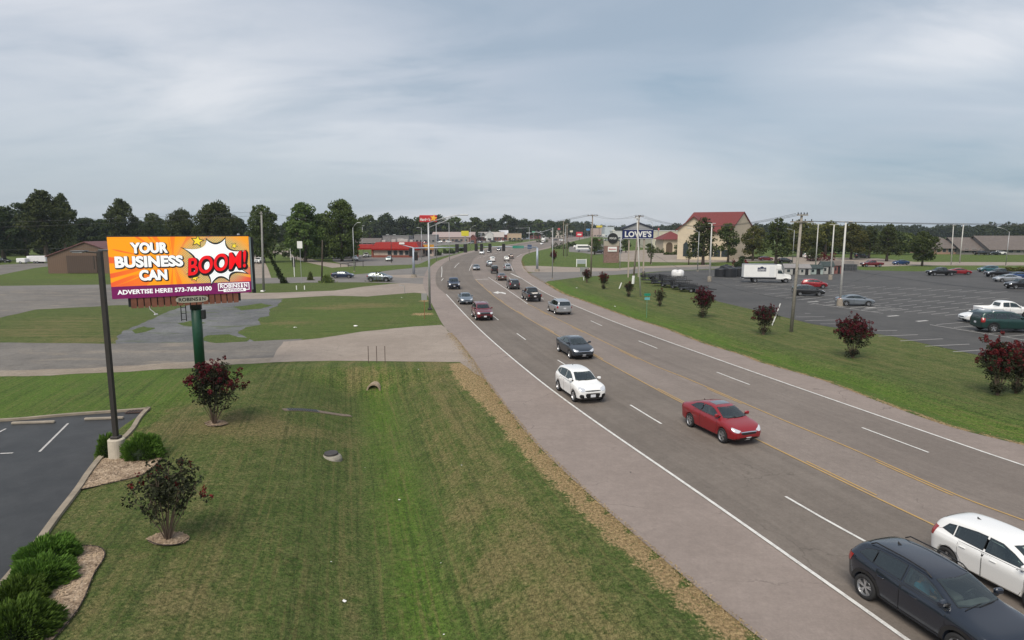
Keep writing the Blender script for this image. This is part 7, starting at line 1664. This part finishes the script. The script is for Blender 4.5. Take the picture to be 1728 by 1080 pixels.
# small signs far along the road
for u, vb, v0, v1, w, c, lb in ((977.5,406,391.5,400,11,(.50,.03,.05),'red square pole sign beyond the camper'),(1011,401,380.5,384,10,(.62,.50,.06),'small yellow sign on a tall pole above the pinkish store'),(955,401,392,396,6,(.6,.6,.6),'small white sign at the far bend'),(1035,402,388,391,5,(.6,.58,.5),'small cream sign left of the tall blue store sign'),(820,410,399,402,4,(.65,.65,.65),'tiny white sign on the lawn by the brick red shop')):
    x, y = G(u, vb); k = y / FPX; o = empty('pole_sign', (x, y, 0), 0, lb, 'sign', 'far pole signs'); zc = P3(u, (v0 + v1) / 2, y).z; MB().tube([(0, 0, 0), (0, 0, zc)], .22, 8).build('pole', M_DARKM, o); MB().box((0, -.3, zc), (w * k, .5, (v1 - v0) * k), 0, .1).build('sign_panel', mat('far_sign_%d' % int(u), c, .5), o)
    if u == 977.5: MB().box((0, -.6, zc), (w * k * .6, .1, (v1 - v0) * k * .28)).build('mark', M_SIGW, o)
x, y = G(807, 421.5); 
# red roofed bank
def P2(u, v): return Vector(G(u, v))
yb = 232; bk = empty('bank_building', (0, 0, 0), 0, 'cream building with a steep red tiled roof behind the street trees', 'building'); CRM = wallmat('bank_cream', (.54, .46, .34), .08)
def Wp(u, v, y): p = P3(u, v, y); return p
ze = Wp(1151, 388, 214).z; zr_ = Wp(1171, 358.5, 226).z; L0_ = Wp(1151, 388, 214); R0_ = Wp(1233, 386, 207); B1 = Wp(1273, 384, 226)
A = Vector((L0_.x, 214)); B = Vector((R0_.x, 207)); C_ = Vector((B1.x, 226)); D_ = A + (C_ - B)
w = MB(); rid0 = (A + D_) / 2; rid1 = (B + C_) / 2; q = lambda p, z: (p.x, p.y, z)
w.add([q(A, 0), q(B, 0), q(C_, 0), q(D_, 0), q(A, ze), q(B, ze), q(C_, ze), q(D_, ze), q(rid0, zr_ - .2), q(rid1, zr_ - .2)], [[0, 1, 5, 4], [1, 2, 6, 5], [2, 3, 7, 6], [3, 0, 4, 7], [5, 6, 9], [7, 4, 8]]); w.build('wall', CRM, bk)
r = MB(); ax_ = (rid1 - rid0).normalized(); n_ = (A - rid0).normalized(); e = 1.0; drop = (zr_ - ze) / (A - rid0).length
for sgn, P_a, P_b in ((1, A, B), (-1, D_, C_)):
    nn_ = n_ * sgn; a0_ = P_a - ax_ * e + nn_ * e; b0_ = P_b + ax_ * .3 + nn_ * e; r0_ = rid0 - ax_ * e; r1_ = rid1 + ax_ * .3
    r.add([q(a0_, ze - drop), q(b0_, ze - drop), q(r1_, zr_), q(r0_, zr_), q(a0_, ze - drop - .35), q(b0_, ze - drop - .35), q(r1_, zr_ - .35), q(r0_, zr_ - .35)], [[0, 1, 2, 3], [4, 7, 6, 5], [0, 4, 5, 1], [0, 3, 7, 4], [1, 5, 6, 2]])
r.build('roof', M_TILE, bk, recalc=False)
# cross gable with cream gable wall at the left front
cgc = A + (B - A) * .22 + Vector((0, -1.5)); cgm = MB(); hw_ = 5.2; zt_ = zr_ - 1.6; al_ = (B - A).normalized(); pn = Vector((al_.y, -al_.x)); f0 = cgc - al_ * hw_; f1 = cgc + al_ * hw_
dp = -pn * 9
cgm.add([q(f0, 0), q(f1, 0), q(f1, ze + .6), q(cgc, zt_ - .3), q(f0, ze + .6), q(f0 + dp * .3, 0), q(f0 + dp * .3, ze + .6), q(f1 + dp * .3, 0), q(f1 + dp * .3, ze + .6)], [[0, 1, 2, 3, 4], [5, 0, 4, 6], [1, 7, 8, 2]]); cgm.build('gable_wall', CRM, bk)
r = MB(); o1 = pn * .7
for f in (f0 - al_ * .8, f1 + al_ * .8): r.add([q(f + o1, ze - .1), q(cgc + o1, zt_), q(cgc + dp, zt_), q(f + dp, ze - .1), q(f + o1, ze - .4), q(cgc + o1, zt_ - .3)], [[0, 1, 2, 3], [0, 4, 5, 1]])
r.build('gable_roof', M_TILE, bk)
for t_ in (-.45, .1, .55):
    c2 = cgc + al_ * hw_ * t_ + pn * .06; wv = MB(); hh_ = .9
    wv.add([q(c2 - al_ * hh_, 1), q(c2 + al_ * hh_, 1), q(c2 + al_ * hh_, 5), q(c2, 6), q(c2 - al_ * hh_, 5)], [[0, 1, 2, 3, 4]]); wv.build('window', M_PANE, bk)
for t_ in (.45, .6, .75, .9):
    c2 = A + (B - A) * t_ + pn * .06; MB().add([q(c2 - al_, 1), q(c2 + al_, 1), q(c2 + al_, 3.4), q(c2 - al_, 3.4)], [[0, 1, 2, 3]]).build('window', M_PANE, bk)
# low porch wing
pw, Wp_, hp_, tp_ = block(1119, 1155, 427, 390.5, 14, CRM, M_TILE, 'cream porch wing with a red hip roof left of the bank', 'hip', 'porch_building', 0, 0, False, roofh=3.4, over=1.2, group=None)
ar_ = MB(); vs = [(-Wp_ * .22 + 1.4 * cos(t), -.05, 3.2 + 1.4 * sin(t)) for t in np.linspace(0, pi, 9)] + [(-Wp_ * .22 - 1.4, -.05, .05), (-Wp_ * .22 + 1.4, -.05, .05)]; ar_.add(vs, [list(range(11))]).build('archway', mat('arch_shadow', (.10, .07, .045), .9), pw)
block(1100, 1152, 420, 389.5, 40, wallmat('warehouse', (.50, .47, .38)), M_MET, 'long cream warehouse behind the blue store sign', 'flat', 'warehouse', door=False, wins=3, win_z=(2, 4)); block(1034, 1050, 404, 390, 20, wallmat('store_white'), M_MET, 'white store left of the tall blue store sign', wins=2, group=SH)
# apartments at the right
AP = wallmat('apartment_brick', (.30, .19, .14)); AG = wallmat('apartment_grey', (.24, .22, .21))
block(1576, 1629, 429, 400, 16, AP, M_SHG, 'left apartment block with orange brick wall and brown roof', 'hip', 'apartment_building', 0, 5, roofh=4.6, over=.8, group='apartment blocks'); block(1622, 1676, 429.5, 401, 16, AG, M_SHG, 'middle apartment block with garage doors and brown roof', 'gable_side', 'apartment_building', 0, 4, roofh=4.6, over=.8, group='apartment blocks')
block(1670, 1790, 430, 398, 18, AG, M_SHG, 'right apartment block cut by the right edge of the photo', 'gable_side', 'apartment_building', 0, 9, roofh=5, over=.8, group='apartment blocks'); block(1515, 1548, 425, 405, 14, AG, M_SHG, 'apartment block half hidden left of the free standing round tree', 'gable_side', 'apartment_building', 0, 3, roofh=3.4, over=.6, group='apartment blocks')
# tall blue store sign on four posts
ys = G(1070, 468)[1]; k = ys / FPX; ss = empty('store_sign', (0, ys, 0), 0, "tall blue store sign with a gabled top on four posts beside the highway", 'sign'); xa, xb = (1048.5 - 864) * k, (1100 - 864) * k
zt1 = P3(1074, 386.5, ys).z; zb1_ = P3(1074, 403.5, ys).z; xm = (xa + xb) / 2
MB().box((xm, 0, (zt1 + zb1_) / 2), (xb - xa, .8, zt1 - zb1_), 0, .05).build('sign_panel', mat('store_blue', (.005, .014, .095), .4), ss); zg = P3(1074, 377.5, ys).z
gb_ = MB(); 
for y_ in (-.40, .40): gb_.add([(xa, y_, zt1 + .02), (xb, y_, zt1 + .02), (xm, y_, zg)], [[0, 1, 2] if y_ < 0 else [2, 1, 0]])
gb_.build('gable_panel', mat('sign_grey', (.30, .30, .31), .5), ss); rr = MB()
for x_ in (xa - .4, xb + .4): rr.add([(x_, -.6, zt1 - .1), (xm, -.6, zg + .1), (xm, .6, zg + .1), (x_, .6, zt1 - .1), (x_, -.6, zt1 + .12), (xm, -.6, zg + .36), (xm, .6, zg + .36), (x_, .6, zt1 + .12)], [[0, 1, 2, 3], [4, 5, 6, 7], [0, 1, 5, 4], [3, 2, 6, 7]])
rr.build('gable_trim', mat('trim_dark', (.03, .035, .06), .5), ss)
textmesh("LOWE'S", M_SIGW, (xb - xa) * .86, (zt1 - zb1_) * .60, 'lettering', parent=ss, bold=.035, ext=0, M=Matrix.Translation((xm, -.43, (zt1 + zb1_) / 2)) @ Matrix.Rotation(pi / 2, 4, 'X'))
b_ = MB()
for zz_ in (zb1_ + .12, zt1 - .12): b_.box((xm, -.41, zz_), (xb - xa - .3, .03, .07))
b_.build('border_line', M_SIGW, ss)
for dx, dy in ((.22, -.1), (.71, -.1), (.60, 1.6), (.76, 1.6)):
    MB().box((xa + (xb - xa) * dx, dy * .8, zb1_ / 2), (.24, .24, zb1_)).build('post', mat('sign_post_tan', (.38, .32, .26), .7), ss)
MB().box((xa + (xb - xa) * .48, -.1, 3.4), ((xb - xa) * .5, .18, .22)).build('crossbar', mat('sign_post_tan'), ss)
# brick monument sign with the round black sign
ym = G(1030, 443.5)[1]; k = ym / FPX; ms = empty('monument_sign', ((1031 - 864) * k, ym, 0), 0, 'brick monument sign carrying a round black disc and a white panel', 'sign'); zz1 = P3(1031, 415, ym).z; zz2 = P3(1031, 407, ym).z
MB().box((0, .6, zz1 / 2), (25 * k, 1.4, zz1)).build('brick_base', mat('monument_brick', (.21, .13, .11), .9, var=.4, scale=3), ms); MB().box((0, .6, (zz1 + zz2) / 2), (25.5 * k, 1.5, zz2 - zz1)).build('cap', mat('monument_tan', (.36, .32, .26), .8), ms)
MB().box((1.2 * k, -.2, P3(1031, 420.5, ym).z), (15 * k, .2, 8 * k), 0, .02).build('white_panel', M_SIGW, ms); cur = MB(); zq = P3(1031, 420.5, ym).z
cur.tube([(1.2 * k - 6 * k + 12 * k * i / 24, -.34, zq + 1.3 * k * sin(i * 1.9) * (1 - i / 40)) for i in range(25)], .06, 5); cur.build('red_script', mat('script_red', (.55, .03, .06), .5), ms)
zd = P3(1031, 402, ym).z; MB().lathe([(0, -.45), (8.6 * k, -.45), (8.6 * k, .1), (0, .1)], (1.6 * k, 0, zd), 'y', 32).build('round_disc', M_BLACK, ms, recalc=True); textmesh('FOCUS', M_SIGW, 11 * k, 3.2 * k, 'lettering', parent=ms, bold=.02, ext=0, M=Matrix.Translation((1.6 * k, -.48, zd)) @ Matrix.Rotation(pi / 2, 4, 'X'))
MB().tube([(1.6 * k, .2, zz2 - .3), (1.6 * k, .2, zd)], .3, 8).build('neck', M_DARKM, ms)
# ------------------------------------------------------------------ shopping lot stock: trailers, tanks, sheds
def trailer(u, v, rz, L, label, rails=1., mesh=True):
    x, y = G(u, v); t = empty('utility_trailer', (x, y, .012), R(rz), label, 'trailer', 'black utility trailers in a row at the lot edge'); MB().box((0, 0, .62), (L, 1.9, .10)).build('deck', M_BLACK, t); f = MB(); H = rails
    n = max(3, int(L / .6))
    for s_ in (-.95, .95):
        f.tube([(-L / 2, s_, .62 + H), (L / 2, s_, .62 + H)], .035, 4); f.tube([(-L / 2, s_, .62 + H * .5), (L / 2, s_, .62 + H * .5)], .03, 4)
        for i in range(n + 1): f.tube([(-L / 2 + L * i / n, s_, .62), (-L / 2 + L * i / n, s_, .62 + H)], .03, 4)
    f.build('side_rails', M_BLACK, t); gt = MB()
    for i in range(9): gt.tube([(-L / 2, -.9 + .225 * i, .62), (-L / 2 - .05, -.9 + .225 * i, .62 + H * 1.5)], .022, 4)
    for j in range(5): gt.tube([(-L / 2 - .01 * j, -.95, .62 + H * 1.5 * j / 4), (-L / 2 - .01 * j, .95, .62 + H * 1.5 * j / 4)], .03, 4)
    gt.build('ramp_gate', M_BLACK, t); MB().tube([(L / 2, -.6, .6), (L / 2 + 1.3, 0, .55), (L / 2, .6, .6)], .05, 5).build('drawbar', M_BLACK, t)
    for s_ in (-1, 1): wheel(t, -.2, s_ * 1.08, .33, .2, .19, 1).location.x = -.2; MB().box((-.2, s_ * 1.08, .74), (.95, .26, .05)).build('mudguard', M_BLACK, t)
    return t
for a in ((1106,478.5,-30,4.6,'black utility trailer at the left end of the row, with the highest mesh gate',1.0),(1122,483,-24,4.2,'second black utility trailer from the left end of the row',.75),(1139,486,-24,4.4,'black utility trailer in the middle of the row',.65),(1154,489.5,-26,4.0,'black utility trailer second from the right end of the row',.5),(1170,493,-24,4.4,'low black utility trailer at the right end of the row',.42),(1135,478,-4,4.6,'black utility trailer standing behind the row',.7),(1102,472,0,5,'flat black utility trailer farthest from the highway beside the store sign',.25)): trailer(*a[:5], a[5])
x, y = G(1143.5, 467); k = y / FPX; tk = empty('plastic_tank', (x, y, .012), R(0), 'white rounded plastic tank on the lot behind the black trailers', 'tank'); r_ = 6 * k; tb = MB()
for s_ in (-1, 1): tb.lathe([(0, 0), (r_ * .9, 0), (r_, r_ * .2), (r_, r_ * 1.4), (r_ * .75, r_ * 1.85), (.2, r_ * 2.0), (0, r_ * 2.0)], (s_ * r_ * .75, 0, 0), 'z', 20)
tb.build('tank_body', mat('tank_white', (.66, .66, .66), .5, var=.05), tk, smooth=True); MB().box((0, -r_ * .95, .5), (1., .5, .8), 0, .1).build('valve_box', M_SIGW, tk)
x, y = G(1223, 467.5); k = y / FPX
for i, (u, v, w, hpx, lb) in enumerate(((1216,467,20,15,'black round water tank at the left end of the tank group'),(1232,467.5,22,17,'black round water tank in the middle front of the group'),(1246,466.5,18,16,'black round water tank right beside the box truck'),(1225,464,20,17,'black round water tank at the back of the group'))):
    x, y = G(u, v); k = y / FPX; tk = empty('water_tank', (x, y, .012), 0, lb, 'tank', 'black water tanks left of the box truck'); r_ = w * k / 2; h = hpx * k; pf = [(0, 0), (r_, 0)]
    for j in range(7): pf += [(r_ * 1.0, h * .86 * j / 7 + .03), (r_ * 1.025, h * .86 * (j + .5) / 7 + .03)]
    pf += [(r_, h * .87), (r_ * .5, h * .96), (.35, h), (0, h)]; MB().lathe(pf, (0, 0, 0), 'z', 26).build('tank_body', mat('tank_black', (.014, .015, .018), .45), tk, smooth=True); MB().lathe([(0, .12), (.3, .12), (.32, 0)], (0, 0, h), 'z', 12).build('lid', M_BLACK, tk)
x, y = G(1300, 500); 
for i, (u, v, wpx, hpx, wm_, rm_, lb) in enumerate(((1337,463.5,26,18,wallmat('shed_white', (.36, .36, .34)),M_TARR,'white garden shed at the left end of the row behind the utility pole'),(1358,464,18,18,MATS['wall_shed_white'],M_TARR,'pale garden shed with a dark doorway in the middle of the row'),(1377,463,22,16,wallmat('shed_green', (.30, .36, .34)),mat('shed_shingle', (.035, .05, .05), .9, var=.2),'grey green shed left half of the pair with the dark roof'),(1397,462.5,19,21,MATS['wall_shed_white'],MATS['shed_shingle'],'white shed with a dark green roof beside the white lamp post'),(1413,462,13,22,wallmat('shed_red', (.22, .09, .08)),M_SHG,'dull red shed at the right end of the shed row'))):
    x, y = G(u, v); k = y / FPX; w = wpx * k; h = hpx * k; sh = empty('garden_shed', (x, y, .012), R(-6), lb, 'shed', 'garden sheds on the shopping lot'); wl0 = h * .68
    a = MB().box((0, 1.2, wl0 / 2), (w, 2.4, wl0)); a.add([(-w / 2, 0, wl0), (-w / 2, 2.4, wl0), (-w / 2, 1.2, h - .05), (w / 2, 0, wl0), (w / 2, 2.4, wl0), (w / 2, 1.2, h - .05)], [[0, 2, 1], [3, 4, 5]]); a.build('wall', wm_, sh)
    r = MB()
    for y0_, y1_ in ((-.2, 1.2), (2.6, 1.2)): r.add([(-w / 2 - .15, y0_, wl0 - .08), (w / 2 + .15, y0_, wl0 - .08), (w / 2 + .15, y1_, h), (-w / 2 - .15, y1_, h), (-w / 2 - .15, y0_, wl0 - .18), (w / 2 + .15, y0_, wl0 - .18)], [[0, 1, 2, 3], [0, 4, 5, 1]])
    r.build('roof', rm_, sh); MB().box((w * .16, -.03, wl0 * .42), (w * .28, .06, wl0 * .8)).build('door', M_BLACK, sh); MB().box((-w * .25, -.03, wl0 * .55), (w * .18, .06, wl0 * .35)).build('window', M_PANE, sh)
x, y = G(1437, 457); k = y / FPX; cg = empty('cart_cage', (x, y, .012), R(-4), 'grey mesh cage of stock right of the garden sheds', 'cage'); f = MB(); w = 21 * k
for i in range(15): f.tube([(-w / 2 + w * i / 14, 0, 0), (-w / 2 + w * i / 14, 0, 2.2)], .03, 4); f.tube([(-w / 2 + w * i / 14, 2.5, 0), (-w / 2 + w * i / 14, 2.5, 2.2)], .03, 4)
for z in (.1, .8, 1.5, 2.2): f.tube([(-w / 2, 0, z), (w / 2, 0, z)], .03, 4); f.tube([(-w / 2, 2.5, z), (w / 2, 2.5, z)], .03, 4)
f.build('mesh_panels', mat('cage_grey', (.12, .13, .14), .6), cg)
for i in range(4): MB().box((-w * .36 + w * .24 * i, 1.2, .8), (w * .2, 1.8, 1.5), 0, .05).build('crate', mat('crate_dark', (.06, .06, .065), .8, var=.3), cg)
# wooden corral near the restaurant lot, low rail and posts
o = empty('pipe_railing', (*G(593, 450.5), 0), R(0), 'low dark pipe railing across the end of the rear drive', 'railing'); k = G(593, 450.5)[1] / FPX; r = MB(); r.tube([(-20 * k, 0, .8), (0, .5, 1.15), (20 * k, 1.5, 1.5)], .1, 6); r.build('rail', M_DARKM, o)
for i in range(4): MB().tube([((-18 + 12 * i) * k, .4 * i, 0), ((-18 + 12 * i) * k, .4 * i, .9 + .18 * i)], .09, 6).build('post', M_DARKM, o)
# bench hedges in front of the bank and shops
def hedge(u0, u1, v, hpx, label, m=M_LEAFD, dens=1., red=False):
    global rng; rng = np.random.default_rng(int(u0)); a, b = G(u0, v), G(u1, v); k = a[1] / FPX; w = b[0] - a[0]; h = hpx * k; N = int(900 * dens * max(1, w / 10)); P = np.stack([rng.uniform(-w / 2, w / 2, N), rng.uniform(-.9, .9, N), rng.random(N) * h], 1); P[:, 2] *= .8 + .25 * np.sin(P[:, 0] * 2.1)
    o = cards('hedge', P, rng.uniform(.2, .4, N), m); o.location = ((a[0] + b[0]) / 2, a[1], 0); return tag(o, label, 'hedge')
hedge(1205, 1236, 436, 6, 'dark clipped hedge at the foot of the bank wall'); hedge(1240, 1290, 437, 5, 'clipped hedge between the bank and the street trees'); hedge(721, 745, 431, 10, 'dark hedge row between the restaurant lot and the highway'); hedge(748, 768, 428, 8, 'dark shrubs in line with the hedge row, nearer the signals'); hedge(770, 783, 424, 7, 'last dark shrubs of the hedge row before the bend'); hedge(930, 960, 420, 11, 'dark hedge row on the far side of the road beyond the lawn'); hedge(958, 973, 416, 8, 'dark hedge continuing towards the camper'); hedge(1240, 1254, 451, 14, 'dark bush behind the black water tanks'); hedge(1236, 1262, 450, 13, 'reddish bush behind the box truck roof', M_RED, .35)
tree('street', 1372, 441, 419, 34, 'dark maroon leaved tree behind the garden sheds', GR); hedge(1362, 1408, 440, 14, 'maroon shrub row behind the garden sheds', M_RED, .8)
hedge(1700, 1735, 458, 7, 'olive shrubs on the island behind the parked cars at the right', M_LEAFO)

# more of the busy strip where the highway leaves the town
for a in ((995,1030,424,9,'clipped hedge left of the brick monument sign'),(1004,1022,414,12,'dark shrubs behind the camper and left of the round black sign'),(1018,1046,418,10,'shrub row behind the brick monument sign'),(1092,1120,427,9,'green shrubs along the cream warehouse wall'),(1120,1150,430,5,'low hedge below the porch wing'),(905,925,409,5,'low green hedge on the outside of the far bend'),(858,882,408,6,'bushes in front of the tan low shop')): hedge(a[0], a[1], a[2], a[3], a[4], M_LEAF)
for i, (u, v, c, ty, lb) in enumerate(((1003,405,'white','sedan','white car in the lot left of the pinkish store'),(1012,406.5,'red','sedan','small red car in the lot beneath the small yellow sign'),(1024,407,'silver','suv','silver suv in the lot behind the monument sign cap'),(1035,406,'blue','sedan','blue car right of the silver suv behind the monument sign'),(948,407,'white','suv','white suv by the cream store with the white roof'),(937,406,'darkgrey','sedan','dark car by the cream store with the white roof'),(867,407,'silver','sedan','silver car before the tan low shop'),(846,409,'white','sedan','white car in front of the brick red shop end'),(832,409,'darkgrey','suv','dark suv in front of the white gabled entrance'),(810,409.5,'navy','sedan','dark blue car before the long brick red shop'),(716,411,'red','sedan','red car by the grey shop with dark windows'),(742,410.5,'silver','suv','silver suv left of the long white van'),(1040,426,'black','pickup','black pickup behind the round sign monument'),(1010,427.5,'black','sedan','black car parked right of the camper'))):
    o = car(ty, c, (u, v), (0, -.85), R((i * 37) % 11 - 5 + 180 * (i % 2)), lb, 'car', 'far parked cars'); repaint(o, PAINTS[c])
for u, vb, v0, v1, w, c, lb in ((992,403,386,389,6,(.10,.25,.5),'small blue sign above the camper, right of the red square sign'),(1044,402,393,397,5,(.6,.1,.08),'small red sign just left of the tall blue store sign'),(964,402,389,392,5,(.65,.62,.5),'small pale sign left of the red square sign'),(943,403,385,388,4,(.5,.1,.1),'tiny red sign above the cream store'),(900,405,390,393,5,(.1,.3,.2),'tiny green sign above the dull red shop'),(1018,410,395,399,5,(.6,.6,.58),'white sign left of the round black disc'),(1110,424,385,389,2.2,(.55,.15,.15),'narrow flag like banner right of the tall blue store sign')):
    x, y = G(u, vb); k = y / FPX; o = empty('pole_sign', (x, y, 0), 0, lb, 'sign', 'far pole signs'); zc = P3(u, (v0 + v1) / 2, y).z; MB().tube([(0, 0, 0), (0, 0, zc)], .18, 8).build('pole', M_POLEG, o); MB().box((0, -.3, zc), (w * k, .5, (v1 - v0) * k), 0, .1).build('sign_panel', mat('far_sign_%d' % int(u), c, .5), o)
sheet('camper_pad', gl([(962,416),(1000,412),(1050,412),(1050,428),(1000,429),(965,424)]), .014, M_STREET)
# ------------------------------------------------------------------ air
hm = bpy.data.materials.new('haze'); hm.use_nodes = True; t = hm.node_tree; t.nodes.clear(); o_ = t.nodes.new('ShaderNodeOutputMaterial'); pv = t.nodes.new('ShaderNodeVolumePrincipled')
pv.inputs['Color'].default_value = (.80, .90, 1., 1); pv.inputs['Density'].default_value = .00012; pv.inputs['Anisotropy'].default_value = .2; t.links.new(pv.outputs[0], o_.inputs['Volume'])
hzb = MB().box((0, 3200, 14), (10400, 8000, 32.6)).build('haze', hm); hzb['kind'] = 'stuff'; tag(hzb, 'thin pale summer haze over the town', 'haze')
